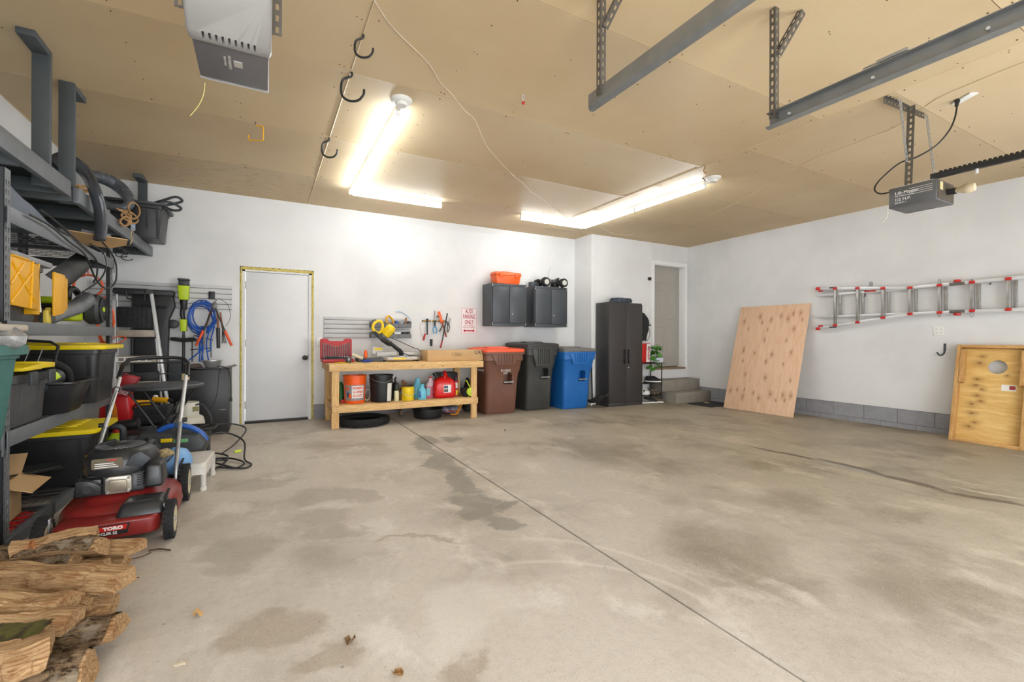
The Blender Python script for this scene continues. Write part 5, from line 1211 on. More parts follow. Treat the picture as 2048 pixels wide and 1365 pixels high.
def hanger(label, x, y, z, up_dx, dy2):
    t = thing('track_hanger', label, 'bracket', (x, y, H))
    angle_iron('drop_angle', (x, y, z - .01), (x, y, H - .003), .034, t, m_dksteel, (0, 1, 0), (1, 0, 0))
    angle_iron('brace_angle', (x + .01, y - .01, z + .36), (x + up_dx, y + dy2, H - .003), .034, t, m_dksteel, (0, 1, 0), (1, 0, 0))
hanger('perforated steel angle hanger holding the left door track', 1.60, 1.94, 2.50, .10, -.03)
hanger('perforated steel angle hanger holding the right door track', 2.545, 1.555, 2.43, .16, -.06)
# turnbuckle fitting on the right track
tag(link('track_fitting', MB().box(-.012, .012, -.06, .06, -.008, .008).cyl((0, .05, 0), (0, .12, .0), .004), m_steel, None, bev=.003, loc=(2.58, 1.02, 2.49)), 'small steel fitting on top of the right door track', 'fitting')
# black perforated bars at the far left of the camera
# ---- right garage door opener
OX0, OX1, OY0, OY1, OZ0, OZ1 = 4.36, 4.66, 1.45, 1.745, 2.20, 2.355
op = thing('garage_door_opener', 'grey boxy garage door opener with a bulb hanging at the right', 'garage opener', ((OX0 + OX1) / 2, (OY0 + OY1) / 2, H))
m_op = mt('opener_grey', (96, 97, 99), .38, .25, var=.06)
W('housing', MB().box(OX0, OX1, OY0, OY1, OZ0, OZ1), m_op, op, bev=.004)
W('side_plate', MB().box(OX0 - .004, OX0 - .0005, OY0 + .004, OY1 - .004, OZ0 + .004, OZ1 - .004), m_op, op, bev=.001)
W('end_plate', MB().box(OX0 + .01, OX1 - .01, OY0 - .004, OY0 - .0005, OZ0 + .01, OZ1 - .01), mt('opener_bronze', (84, 76, 64), .5, .3), op)
bp = Vector(((OX0 + OX1) / 2 + .02, OY0 - .004, (OZ0 + OZ1) / 2))
W('bulb_socket', MB().cyl(bp, bp + Vector((0, -.05, -.004)), .024), m_black, op)
W('light_bulb', MB().lathe([(.016, 0), (.02, .02), (.038, .06), (.038, .085), (.028, .108), (.001, .116)], n=24, m=TR(*(bp + Vector((0, -.045, -.003)))) @ RX(90)), mt('unlit_bulb', (196, 180, 150), .3), op)
W('paper_tag', MB().box(OX0 + .04, OX0 + .09, OY0 - .006, OY0 - .0045, OZ0 + .08, OZ0 + .14), mt('tag_cream', (190, 176, 130), .6), op)
tp = OX0 - .0045
for s, yy, zz, sz in (('Lift-Master', .042, .105, .034), ('The Professional Line', .040, .083, .014), ('1/2 H.P.', .040, .055, .032), ('SECURITY +', .040, .03, .014)):
    text('lettering', s, sz, m_ink_wht, op, TR(tp, OY1 - yy, OZ0 + zz) @ FACE_X, 'LEFT', world=True, ext=.0004)
ln = MB()
for k in range(4): ln.box(tp - .0006, tp, OY0 + .02, OY1 - .13 + k * .0, OZ0 + .078 + k * .015, OZ0 + .080 + k * .015)
W('printed_lines', ln, m_ink_wht, op)
W('top_bracket', MB().box(OX0 + .03, OX1 - .03, OY0 + .03, OY1 - .03, OZ1, OZ1 + .012), m_alu, op, bev=.002)
angle_iron('ceiling_angle', (4.235, 1.73, H - .002), (4.83, 1.69, H - .002), .05, op, m_dksteel, (0, 0, -1), (0, -1, 0))
angle_iron('drop_angle', (4.45, 1.68, OZ1), (4.50, 1.68, H - .04), .05, op, m_dksteel, (1, 0, 0), (0, -1, 0))
strap('drop_strap', (4.42, 1.66, OZ1 + .2), (4.30, 1.66, H - .03), .04, op, m_steel, (1, 0, 0))
strap('drop_strap', (4.62, 1.55, OZ1), (4.76, 1.66, H - .04), .045, op, m_steel, (1, 0, 0))
W('rail', MB().box(4.39, 4.43, YF + .1, OY0 + .05, OZ1 + .012, OZ1 + .05), m_black, op, bev=.002)
ch = MB()
for k in range(90): ch.box(4.40, 4.42, OY0 - k * .026 - .014, OY0 - k * .026, OZ1 + .051, OZ1 + .062)
W('chain', ch, m_black, op, kind='stuff')
W('trolley_screw', MB().cyl((4.41, 1.25, OZ1 - .02), (4.41, 1.25, OZ1 + .012), .009, n=8), m_alu, op)
so = thing('socket_strip', 'white socket strip on the ceiling with one black plug', 'outlet', tuple(at(1928, 196, z=H)))
so.rotation_euler = (0, 0, R(8))
W('plate', MB().box(-.03, .03, -.085, .085, -.012, -.001, TR(*at(1928, 196, z=H)) @ RZ(-32)), m_white, so, bev=.003)
pg = at(1913, 205, z=H - .03)
cordp = [(1914, 205, 3.02), (1917, 225, 2.93), (1903, 262, 2.84), (1870, 293, 2.75), (1820, 318, 2.66), (1795, 327, 2.62), (1765, 355, 2.53), (1749, 375, 2.46), (1756, 387, 2.42), (1778, 388, 2.40), (1789, 378, 2.38)]
t = thing('opener_cable', 'black power cord drooping from the ceiling socket to the right opener', 'cord', tuple(pg))
px = [(4.84, 1.45), (4.82, 1.46), (4.76, 1.48), (4.66, 1.5), (4.54, 1.54), (4.47, 1.58), (4.40, 1.66), (4.34, 1.74), (4.33, 1.76), (4.34, 1.72), (4.36, 1.70)]
def hang(pts, x0, x1):
    out = []
    for i, (u, v) in enumerate(pts): out.append(tuple(at(u, v, x=x0 + (x1 - x0) * i / (len(pts) - 1))))
    return out
W('cord', MB().tube(hang([(1914, 212), (1910, 235), (1898, 262), (1870, 293), (1830, 316), (1800, 326), (1770, 350), (1752, 370), (1750, 382), (1762, 388), (1780, 384), (1790, 378)], 4.78, 4.36), .006, n=7, sub=4), m_black, t)
W('plug', MB().cyl(at(1915, 200, x=4.79), at(1913, 213, x=4.78), .018, .01), m_black, t)
tag(link('pull_cord', MB().tube(hang([(1773, 412), (1776, 425), (1772, 438), (1764, 446)], 4.36, 4.36), .0015, n=5, sub=3), m_wire, None), 'thin pale string hanging below the right opener', 'string')

# ---- left garage door opener, seen from below
ol = thing('garage_door_opener', 'silver and grey garage door opener hanging above the left bay', 'garage opener', (-.12, 2.2, H))
m_silver = mt('opener_silver', (112, 110, 112), .35, .35, var=.04)
m_lens = mt('opener_lens_grey', (142, 140, 136), .35, var=.05)
X0, X1 = -.262, .020
zb = 2.32
body_prof = [(1.98, 2.50), (2.09, zb + .03), (2.12, zb + .004), (2.44, zb), (2.47, zb + .02), (2.47, zb + .20), (2.0, zb + .20)]
W('housing', MB().prism([(a, b) for a, b in [(2.14, zb + .012), (2.43, zb + .0), (2.455, zb + .02), (2.455, zb + .20), (2.14, zb + .20)]], X1 - X0 - .016, 'x', X0 + .008), m_silver, ol, bev=.006)
ln_ = W('lens_cover', MB().prism([(1.90, zb + .16), (1.935, zb + .10), (2.08, zb - .004), (2.15, zb - .006), (2.15, zb + .205), (1.92, zb + .205)], X1 - X0 + .004, 'x', X0 - .002), m_lens, ol, bev=.018, seg=3)
for k in range(9):
    xx = X0 + .052 + k * .0215
    cut(ln_, MB().box(xx - .004, xx + .004, 2.075, 2.12, zb - .05, zb + .03), world=True)
W('end_strip', MB().prism([(2.448, zb - .002), (2.475, zb + .018), (2.475, zb + .19), (2.448, zb + .19)], X1 - X0 - .01, 'x', X0 + .005), m_lens, ol, bev=.004)
lg = MB().box(0, .0335, 0, .045, -.001, 0)
W('logo_square', MB().box(-.118, -.086, 2.245, 2.29, zb - .0006 + .004, zb + .0072), mt('logo_grey', (176, 170, 160), .4), ol)
text('lettering', 'CHAMBERLAIN', .016, mt('logo_grey', (176, 170, 160), .4), ol, TR(-.132, 2.268, zb + .0045) @ RX(180) @ RZ(90), world=True, ext=.0006)
text('lettering', 'DURA CHAIN', .012, mt('logo_grey', (176, 170, 160), .4), ol, TR(-.149, 2.262, zb + .0045) @ RX(180) @ RZ(90), world=True, ext=.0006)
W('rail', MB().box(-.135, -.105, YF + .1, 2.16, zb + .206, zb + .245), m_black, ol, bev=.002)
for x in (-.155, -.085): W('chain', MB().box(x - .004, x + .004, YF + .1, 2.0, zb + .215, zb + .232), m_black, ol)
angle_iron('hanger_angle', (X1 + .004, 2.10, zb + .08), (X1 + .004, 2.10, H - .002), .035, ol, m_dksteel, (0, 1, 0), (1, 0, 0))
angle_iron('hanger_angle', (X0 - .004, 2.10, zb + .08), (X0 - .004, 2.10, H - .002), .035, ol, m_dksteel, (0, 1, 0), (-1, 0, 0))
W('ceiling_bar', MB().box(X0 - .06, X1 + .06, 2.09, 2.12, H - .03, H - .001), m_dksteel, ol)
tag(link('antenna_wire', MB().tube([tuple(at(u, v, y=2.46)) for u, v in ((410, 166), (407, 190), (396, 213), (380, 232))], .0017, n=5, sub=4), mt('pale_yellow_wire', (206, 194, 120), .5), None), 'thin yellow antenna wire hanging from the left opener', 'wire')
# ================================================================ LEFT: STEEL RACK
m_rack = mt('rack_grey', (112, 116, 120), .5, .3, var=.06, vs=5)
m_rackd = mt('rack_grey_dark', (54, 56, 58), .5, .3, var=.08)
m_wire_d = mt('deck_wire', (120, 122, 124), .4, .7)
RX0, RX1, RY0, RY1 = -1.79, -1.20, 3.365, 5.30
def slot_post(x, y, sx, sy, h, par):
    """an angle post: two flanges from the corner (x, y) pointing -sx and +sy, with teardrop slots in the outer one"""
    mb = MB(); t_ = .002; w = .045
    mb.box(min(x, x - sx * w), max(x, x - sx * w), min(y, y + sy * t_), max(y, y + sy * t_), .003, h)
    W('post', mb, m_rackd, par)  # darker copy of the rack grey: shade put into this flange's colour
    W('slot_shade', MB().box(min(x - sx * .030, x - sx * .006), max(x - sx * .030, x - sx * .006), min(y + sy * .004, y + sy * .062), max(y + sy * .004, y + sy * .062), .004, h - .01), m_ink_blk, par)  # black filler added behind the slots so they look shaded
    # slotted flange (in the y-z plane)
    pit = .05; N = int(h / pit); vs = []; fs = []; w = .068; xs = [0, .014, .028, .042, .056, w]; zs = []
    for k in range(N): zs += [k * pit, k * pit + .010, k * pit + .038]
    zs.append(h)
    for j, z in enumerate(zs):
        for i, a in enumerate(xs):
            vs.append((x, y + sy * (a + (.004 if (j % 3 == 1 and i in (1, 3)) else -.004 if (j % 3 == 1 and i in (2, 4)) else 0)), max(z, .003)))
    for j in range(len(zs) - 1):
        for i in range(5):
            if j % 3 == 1 and i in (1, 3): continue
            fs.append((j * 6 + i, j * 6 + i + 1, j * 6 + 7 + i, j * 6 + 6 + i))
    link('post_flange', MB().add(vs, fs), m_rack, par, world=True, solid=.002, smooth=0)
def rack(label, y0, y1, tiers, h, grp=None):
    t = thing('steel_rack', label, 'shelving', ((RX0 + RX1) / 2, (y0 + y1) / 2, 0), 0, grp)
    slot_post(RX1, y0, 1, 1, h, t); slot_post(RX1, y1, 1, -1, h, t); slot_post(RX0, y0, -1, 1, h, t); slot_post(RX0, y1, -1, -1, h, t)
    for i, (zb, zt) in enumerate(tiers):
        for x, s in ((RX1, 1), (RX0, -1)):
            W('beam', MB().box(min(x + .001 * s, x + .012 * s), max(x + .001 * s, x + .012 * s), y0 + .02, y1 - .02, zb, zt).box(min(x - .035 * s, x + .001 * s), max(x - .035 * s, x + .001 * s), y0 + .045, y1 - .045, zt - .012, zt - .008), m_rack, t, bev=.002)
            for y in (y0 + .012, y1 - .012): W('beam_bracket', MB().box(min(x + .012 * s, x + .016 * s), max(x + .012 * s, x + .016 * s), y - .014, y + .014, zb - .035, zt + .005), m_rack, t, bev=.002)
        for y, s in ((y0, 1), (y1, -1)): W('side_beam', MB().box(RX0 + .05, RX1 - .05, min(y + .003 * s, y + .02 * s), max(y + .003 * s, y + .02 * s), zb, zt - .013), m_rackd, t, bev=.002)
        wd_ = MB(); n = int((y1 - y0) / .09)
        for k in range(n + 1):
            y = y0 + .03 + k * (y1 - y0 - .06) / n; wd_.box(RX0 + .005, RX1 - .005, y - .0024, y + .0024, zt - .0068, zt - .0022)
        for k in range(7):
            x = RX0 + .04 + k * (RX1 - RX0 - .08) / 6; wd_.box(x - .0022, x + .0022, y0 + .03, y1 - .03, zt - .008, zt - .0055)
        W('wire_deck', wd_, m_wire_d, t, smooth=0)
        for k in (1, 2): 
            y = y0 + k * (y1 - y0) / 3; W('deck_support', MB().box(RX0 + .02, RX1 - .02, y - .012, y + .012, zt - .035, zt - .009), m_rackd, t)
    return t
T1, T2, T3, T4 = .077, .655, 1.244, 1.85
rack('tall dark grey steel rack with four loaded tiers along the left wall', RY0, RY1, ((.012, T1), (.572, T2), (1.169, T3), (1.766, T4)), 2.05)
rack('low end of a second grey steel rack carrying the green tote at the left edge', 1.50, 3.335, ((.012, T1), (.572, T2)), 1.0)

m_toteb = mt('tote_black', (38, 38, 40), .38, var=.12, vs=6)
m_lidy = mt('lid_yellow', (236, 208, 16), .4, var=.05)
def tote(label, x0, x1, y0, y1, z0, h, body=m_toteb, lid=m_lidy, latches=False, tag_=False, lidh=.05, noribs=False, taper=.05, hang=.02):
    t = thing('storage_tote', label, 'storage box', ((x0 + x1) / 2, (y0 + y1) / 2, z0 + .001))
    a, b = (x1 - x0) / 2, (y1 - y0) / 2; hb = h - lidh * .6
    def rr(k, z, r=.04, e=0): return [Vector((p, q, z)) for p, q in rrect(-a + k, a - k, -b + k, b - k, r, 4)]
    mb = MB().loft([rr(taper, 0), rr(taper - .005, .02), rr(.022, hb - .05), rr(.012, hb - .045), rr(.01, hb)])
    link('body', mb, body, t, smooth=40)
    rb = MB()
    for s in (-1, 1):
        for k in range(-2, 3):
            p = k * a * .38; rb.add([(p - .012, s * (b - taper + .004), .02), (p + .012, s * (b - taper + .004), .02), (p + .012, s * (b - .02), hb - .06), (p - .012, s * (b - .02), hb - .06), (p - .012, s * (b - taper - .01), .02), (p + .012, s * (b - taper - .01), .02), (p + .012, s * (b - .03), hb - .06), (p - .012, s * (b - .03), hb - .06)], [(0, 1, 2, 3), (4, 5, 6, 7), (0, 1, 5, 4), (1, 2, 6, 5), (2, 3, 7, 6), (3, 0, 4, 7)])
        for k in (-1, 0, 1):
            p = k * b * .5; rb.add([(s * (a - taper + .004), p - .012, .02), (s * (a - taper + .004), p + .012, .02), (s * (a - .02), p + .012, hb - .06), (s * (a - .02), p - .012, hb - .06), (s * (a - taper - .01), p - .012, .02), (s * (a - taper - .01), p + .012, .02), (s * (a - .03), p + .012, hb - .06), (s * (a - .03), p - .012, hb - .06)], [(0, 1, 2, 3), (4, 5, 6, 7), (0, 1, 5, 4), (1, 2, 6, 5), (2, 3, 7, 6), (3, 0, 4, 7)])
    if not noribs: link('rib', rb, body, t, kind='stuff')
    if lid:
        ld = MB().loft([rr(-hang, hb - .012, .05), rr(-hang - .004, hb - .005, .05), rr(-hang - .004, hb + .018, .05), rr(.0, hb + .024, .05), rr(.05, hb + .026, .05), rr(.065, h - .004, .05), rr(.08, h, .05)])
        link('lid', ld, lid, t, smooth=40)
        lr_ = MB()
        for k in range(-2, 3): lr_.box(-a + .12, a - .12, k * b * .28 - .012, k * b * .28 + .012, h - .003, h + .006)
        link('lid_rib', lr_, lid, t, bev=.003)
    if latches:
        for s in (-1, 1): link('latch', MB().box(a + hang - .004, a + hang + .014, s * b * .5 - .04, s * b * .5 + .04, hb - .06, hb + .015), m_dkgrey, t, bev=.005)
    return t
# tier 1 and 2
tote('black tote with yellow lid on the lowest rack tier, the far end', -1.80 + .01, -1.09, 4.36, 4.90, T1, .42)
tote('black tote with yellow lid on the second tier at the far end of the rack', -1.785, -1.08, 4.50, 5.02, T2, .45)
tote('narrow black tote with open yellow flap lid, second tier near end', -1.76, -1.17, 3.42, 3.92, T2, .32, mt('tote_dark_grey', (74, 74, 76), .45), None, True, taper=.04)
nt = thing('tote_flap', 'pair of yellow flap lids on the near dark grey tote', 'lid', (-1.3, 3.65, T2 + .315))
link('flap', MB().prism([(-.24, 0), (.0, .0), (.0, .035), (-.24, .02)], .40, 'x', -.24, ), m_lidy, nt, bev=.006)
link('flap', MB().prism([(.006, .0), (.25, .0), (.25, .03), (.006, .045)], .36, 'x', -.22, ), m_lidy, nt, bev=.006)
# open black tub with rounded rim, tools inside
tub = thing('open_tub', 'open black mortar tub full of tools on the second rack tier', 'tub', (-1.38, 4.04 + .10, T2 + .001))
def tr_(k, z, r=.07): return [Vector((p, q, z)) for p, q in rrect(-.30 - k, .30 + k, -.21 - k, .21 + k, r, 5)]
link('tub', MB().loft([tr_(-.06, 0), tr_(-.05, .01), tr_(-.005, .19), tr_(.02, .20), tr_(.02, .21), tr_(-.012, .21), tr_(-.065, .02), tr_(-.07, .015)], caps=True), m_toteb, tub, smooth=40)
hs = thing('ribbed_hose', 'black corrugated hose arching out of the mortar tub', 'hose', (-1.30, 4.1, T2 + .2))
rp = spline([(-1.40, 4.02, T2 + .12), (-1.36, 4.04, T2 + .30), (-1.26, 4.10, T2 + .34), (-1.18, 4.18, T2 + .27), (-1.18, 4.22, T2 + .12)], 10)
W('hose', MB().tube(rp, [.020 + .002 * (i % 2) for i in range(len(rp))], n=12), m_blackr, hs)
lt = thing('lime_sander', 'lime and grey power tool standing in the mortar tub', 'power tool', (-1.23, 4.0, T2 + .15))
link('body', MB().cyl((-.03, -.06, .04), (.03, .08, .10), .055, .05, n=20), m_dkgrey, lt, bev=.008)
link('lime_band', MB().cyl((-.01, .0, .065), (.012, .05, .088), .058, .056, n=20), m_lime, lt, bev=.003)
link('white_label', MB().box(-.03, .03, -.02, .02, 0, .002, TR(.0, -.03, .115) @ RX(25)), m_ink_wht, lt)
rkx = thing('garden_rake', 'black garden rake head with upright tines behind the yellow flap lids', 'rake', (-1.45, 4.05, T2 + .3))
link('frame', MB().tube([(.24, -.02, .0), (.26, 0, .14), (.22, .01, .17), (-.2, .01, .20), (-.24, 0, .17)], .010, n=6), m_black, rkx)
for k in range(7): link('tine', MB().cyl((-.2 + k * .06, -.02, .02), (-.18 + k * .06, .02, .13), .0035, n=6), m_steel, rkx)
tag(link('plastic_pack', MB().ball((0, 0, .03), .08, 14, 10, (1.2, .7, .45)), mt('clear_pack', (190, 204, 214), .25, var=.3, vs=30), None, loc=(-1.30, 3.99 - .02, T2 + .15), disp=lambda c, n: n * .012 * noise.noise(c * 30)), 'clear and blue plastic pack lying in the mortar tub', 'pack')
# teal tote with bag and beige lid at the left edge
teal = tote('green-blue plastic tote at the left edge, stuffed with a silver bag', -1.70, -1.07, 2.74, 3.24, T2, .47, mt('teal_tote', (62, 116, 112), .45, var=.06), None, taper=.06, noribs=True)
link('rim', MB().loft([[Vector((p, q, z)) for p, q in rrect(-.315 - k, .315 + k, -.25 - k, .25 + k, .04, 4)] for k, z in ((.0, .41), (.012, .415), (.012, .46), (-.02, .462), (-.02, .44))], caps=False), mt('teal_tote', (62, 116, 112), .45), teal)
cloth_lump('silver_bag', 'crumpled silver plastic bag on top of the green-blue tote', 'bag', (-1.36, 2.99, T2 + .45), (.33, .28, .07), mt('silver_plastic', (186, 188, 190), .25, .3, var=.2, vs=20), 5.0, .9)
blp = thing('beige_lid', 'beige moulded plastic lid lying on the silver bag at the left edge', 'lid', (-1.40, 2.97, 1.185))
link('lid', MB().frustum((-.31, .33, -.29, .29), (-.31, .33, -.29, .29), 0, .035).frustum((-.29, .26, -.24, .24), (-.26, .20, -.2, .2), .035, .10), mt('beige_plastic', (190, 180, 164), .5, var=.04), blp, bev=.01, seg=3)
# lowest tier: cardboard box, shovel, red tools
ob = thing('open_carton', 'open cardboard carton with spread flaps on the lowest rack tier', 'box', (-1.50, 3.72, T1 + .001), R(4))
link('carton', MB().box(-.20, .20, -.17, .17, 0, .004).box(-.20, .20, -.17, -.166, 0, .24).box(-.20, .20, .166, .17, 0, .24).box(-.20, -.196, -.17, .17, 0, .24).box(.196, .20, -.17, .17, 0, .24), m_card, ob)
link('flap', MB().box(0, .14, -.17, .17, 0, .004, TR(.20, 0, .238) @ RY(20)), m_card, ob)
link('flap', MB().box(-.2, .2, 0, .15, 0, .004, TR(0, .17, .238) @ RX(42)), m_card, ob)
link('flap', MB().box(-.2, .2, -.14, 0, 0, .004, TR(0, -.17, .238) @ RX(-25)), m_card, ob)
link('printed_side', MB().box(.2002, .202, -.16, -.02, .02, .22), m_paper, ob)
link('yellow_patch', MB().box(.2022, .203, -.13, -.06, .08, .13), m_yellow, ob)
tag(link('green_pack', MB().frustum((-.09, .09, -.05, .05), (-.07, .07, -.04, .04), 0, .09), mt('green_pack', (110, 156, 74), .5), None, bev=.01, loc=(-1.40, 3.62, T1 + .17), rot=(.2, .5, .3)), 'green packet sticking out of the open cardboard carton', 'pack')
shv = thing('spade', 'black spade blade lying across the lowest tier of the rack', 'spade', (-1.30, 4.0, T1 + .20), R(15))
def spade(a, b):
    w = .12 * (1 if b < .55 else (1 - (b - .55) ** 2 * 3.2)); return ((a - .5) * 2 * w, b * .30 - .15, .03 * (abs(a - .5) * 2) ** 2 + .02 * b)
link('blade', MB().sheet(spade, 10, 12), mt('spade_steel', (60, 64, 70), .4, .5), shv, solid=.003, rot=(0, 0, R(-100)))
link('socket', MB().cyl((-.12, 0, .02), (-.40, .04, .06), .02, .018), m_black, shv)
for i in range(5):
    a = (-1.36 + .05 * (i % 2), 3.50 + i * .13, .012)
    tag(link('red_tool', MB().box(-.07, .07, -.035, .035, 0, .045), m_red, None, bev=.01, loc=a, rot=(0, 0, .5 * i)), ['red plastic case under the wire deck, nearest of the five', 'second red case under the wire deck', 'third red case under the wire deck, in the middle', 'fourth red case under the wire deck', 'farthest red case under the wire deck'][i], 'case', 'red cases under the lowest wire deck')
lb = thing('oil_bottle', 'lime yellow oil bottle standing between the rack and the mower handle', 'bottle', (-1.12, 5.08, 0.002), R(10))
link('bottle', MB().loft([[Vector((p, q, z)) for p, q in rrect(-a, a, -b, b, .02, 4)] for a, b, z in ((.085, .05, 0), (.09, .055, .01), (.09, .055, .22), (.05, .05, .30), (.03, .03, .33))]), m_lime, lb)
link('cap', MB().cyl((0, 0, .33), (0, 0, .37), .026), m_red, lb)
link('label', MB().box(-.07, .07, -.0575, -.0545, .08, .2), m_ink_blk, lb)
# tier 3
tk = thing('yellow_bracket', 'amber yellow ribbed plastic panel on the third tier, nearest the post', 'plastic panel', (-1.215, 3.62, T3))
P1 = [(-.19, .09), (.19, .075), (.21, .32), (.19, .345), (.06, .36), (-.19, .36)]
link('panel', MB().prism(P1, .016, 'x', -.008), m_amber, tk, bev=.004)
rb_x = MB()
for (a, b, c, d) in ((-.17, .10, .10, .30), (-.17, .20, -.02, .33), (-.15, .32, .14, .12), (-.15, .36, .05, .36), (.07, .08, .10, .36)):
    p, q = Vector((.009, a, b)), Vector((.009, c, d)); rb_x.cyl(p, q, .0075, n=6)
link('rib', rb_x, m_amber, tk)
link('side_flange', MB().box(-.06, .008, .19, .206, .05, .36), m_amber, tk, bev=.004)
tk2 = thing('yellow_bracket', 'amber yellow plastic panel on the third tier, farther and smaller of the pair', 'plastic panel', (-1.215, 4.17, T3))
link('panel', MB().prism([(-.12, .05), (.09, .08), (.09, .30), (.05, .34), (-.12, .34)], .014, 'x', -.007), m_amber, tk2, bev=.004)
link('side_flange', MB().box(-.06, .007, .09, .104, .08, .32), m_amber, tk2, bev=.004)
tote('dark grey tote with a paper label, behind the yellow panels', -1.78, -1.235, 3.50, 4.04, T3, .40, mt('tote_dark_grey', (74, 74, 76), .45), mt('lid_light_grey', (150, 152, 156), .45), False)
tag(link('paper_note', MB().box(-.0012, .0012, -.045, .045, -.06, .06), m_paper, None, loc=(-1.252, 3.93, T3 + .13), rot=(0, R(-4), 0)), 'white printed label on the side of the dark grey tote', 'label')
tag(link('yellow_clamp', MB().prism([(0, 0), (.08, 0), (.07, .09), (.04, .11), (.02, .07), (.0, .09)], .03, 'x', 0), mt('pale_yellow', (240, 214, 90), .4), None, bev=.01, loc=(-1.27, 4.06, T3 + .001)), 'pale yellow plastic clamp at the shelf edge beside the blower tube', 'clamp')
bw = thing('leaf_blower', 'lime and black leaf blower with grey tube lying on the third rack tier', 'leaf blower', (-1.36, 4.7, T3))
tube_ = spline([(-1.26, 4.10, T3 + .03), (-1.25, 4.25, T3 + .075), (-1.23, 4.45, T3 + .12), (-1.24, 4.62, T3 + .155), (-1.26, 4.82, T3 + .205), (-1.30, 4.98, T3 + .225)], 6)
W('blower_tube', MB().tube(tube_, [.044 + .018 * min(1, i / (len(tube_) - 1) * 1.2) for i in range(len(tube_))], n=18), mt('tube_grey', (96, 98, 102), .28), bw)
link('fan_housing', MB().lathe([(.03, -.06), (.10, -.06), (.125, -.03), (.125, .03), (.11, .05), (.03, .052)], n=30, m=TR(.10, .35, .145) @ RY(90)), mt('housing_grey', (58, 60, 62), .4), bw)
gr = MB()
for k in range(13):
    z = -.085 + k * .014; w_ = math.sqrt(max(.095 ** 2 - z * z, 0)); gr.box(.152, .160, .35 - w_, .35 + w_, .145 + z - .003, .145 + z + .003)
link('intake_slat', gr, m_black, bw, kind='stuff')
link('intake_ring', MB().lathe([(.092, 0), (.105, 0), (.105, .012), (.092, .012), (.092, 0)], n=30, caps=False, m=TR(.150, .35, .145) @ RY(90)), m_black, bw)
link('hub_badge', MB().cyl((.155, .35, .145), (.164, .35, .145), .022), m_lime, bw)
link('lime_body', MB().box(-.16, .02, -.10, .28, .16, .215).box(-.10, .06, .0, .24, .04, .12), m_lime, bw, bev=.02, seg=3)
link('trim_line', MB().box(-.16, .025, -.10, .28, .135, .158).box(-.155, .025, -.10, .28, .125, .13), m_black, bw, bev=.004)
link('grip', MB().tube([(.0, .10, .21), (-.0, .13, .28), (.0, .25, .30), (.02, .33, .24)], .025, n=10, sub=4), m_black, bw)
ch_ = thing('plastic_chute', 'long black plastic mower chute leaning under the top tier of the rack', 'chute', (-1.3, 4.6, 1.55))
A0 = [at(122, 588, x=-1.27), at(188, 512, x=-1.24)]
def chf(a, b):
    p = Vector((-1.30, 4.28, T3 + .26)).lerp(Vector((-1.27, 4.78, T3 + .50)), b); return p + Vector((.05 * math.sin(PI * a) , .16 * (a - .5), -.15 * (a - .5) - .0))
link('chute', MB().sheet(chf, 10, 6), m_black, ch_, solid=.004, world=True)
oc = MB(); rn2 = random.Random(3)
def coil(c, r0, n, rad, ax='x', sq=1.0, jit=.01, tall=1.0):
    mb = MB(); pts = []
    for k in range(n * 14):
        a = 2 * PI * k / 14; q = k / (n * 14); rr_ = r0 * (1 + jit * 10 * (rn2.random() - .5) * .12)
        u, v, w_ = rr_ * math.cos(a) * sq, rr_ * math.sin(a) * tall, (rn2.random() - .5) * rad * 5
        pts.append({'x': (c[0] + w_, c[1] + u, c[2] + v), 'y': (c[0] + u, c[1] + w_, c[2] + v), 'z': (c[0] + u, c[1] + v, c[2] + w_ + rad * 2)}[ax])
    return mb.tube(pts, rad, n=5)
m_ocord = mt('orange_cord', (228, 94, 44), .5)
t = thing('extension_cord', 'bundled orange extension cord hanging behind the far rack post, above the blower', 'cord', (-1.42, 5.42, 1.6))
W('hanging_strap', MB().tube([(-1.40, 5.296, 1.80), (-1.40, 5.40, 1.80), (-1.40, 5.44, 1.72)], .005, n=6), m_ocord, t)
W('cord', coil((-1.40, 5.44, 1.62), .10, 9, .006, 'y', 1.0, .06, 1.0), m_ocord, t)
t = thing('extension_cord', 'orange extension cord hanging down in tangles behind the rack beside the step ladder', 'cord', (-1.30, 5.6, 1.2))
W('cord', coil((-1.32, 5.62, 1.30), .075, 9, .005, 'y', .75, .25, 2.9), m_ocord, t)
W('hanging_strap', MB().tube([(-1.32, 5.296, 1.22), (-1.32, 5.40, 1.30), (-1.32, 5.60, 1.42)], .004, n=6), m_ocord, t)
W('loose_loop', MB().tube([(-1.30, 5.60, 1.10), (-1.24, 5.62, 1.16), (-1.17, 5.62, 1.15), (-1.22, 5.60, 1.10), (-1.30, 5.60, 1.09)], .005, n=6, sub=5), m_ocord, t)
for i, (y, c, h, m_) in enumerate(((4.34, .0, .07, m_ink_wht), (4.52, 0, .10, mt('lavender', (150, 130, 170), .5)), (5.10, 0, .24, mt('tan_pack', (190, 150, 120), .6)))):
    tag(link('supply_pack', MB().box(-.05, .05, -.06, .06, 0, h), m_, None, bev=.008, loc=(-1.62, y, T3 + .001)), ['small white pack behind the blower tube', 'lavender pack behind the blower tube', 'tan pack at the far end of the third rack tier'][i], 'pack')
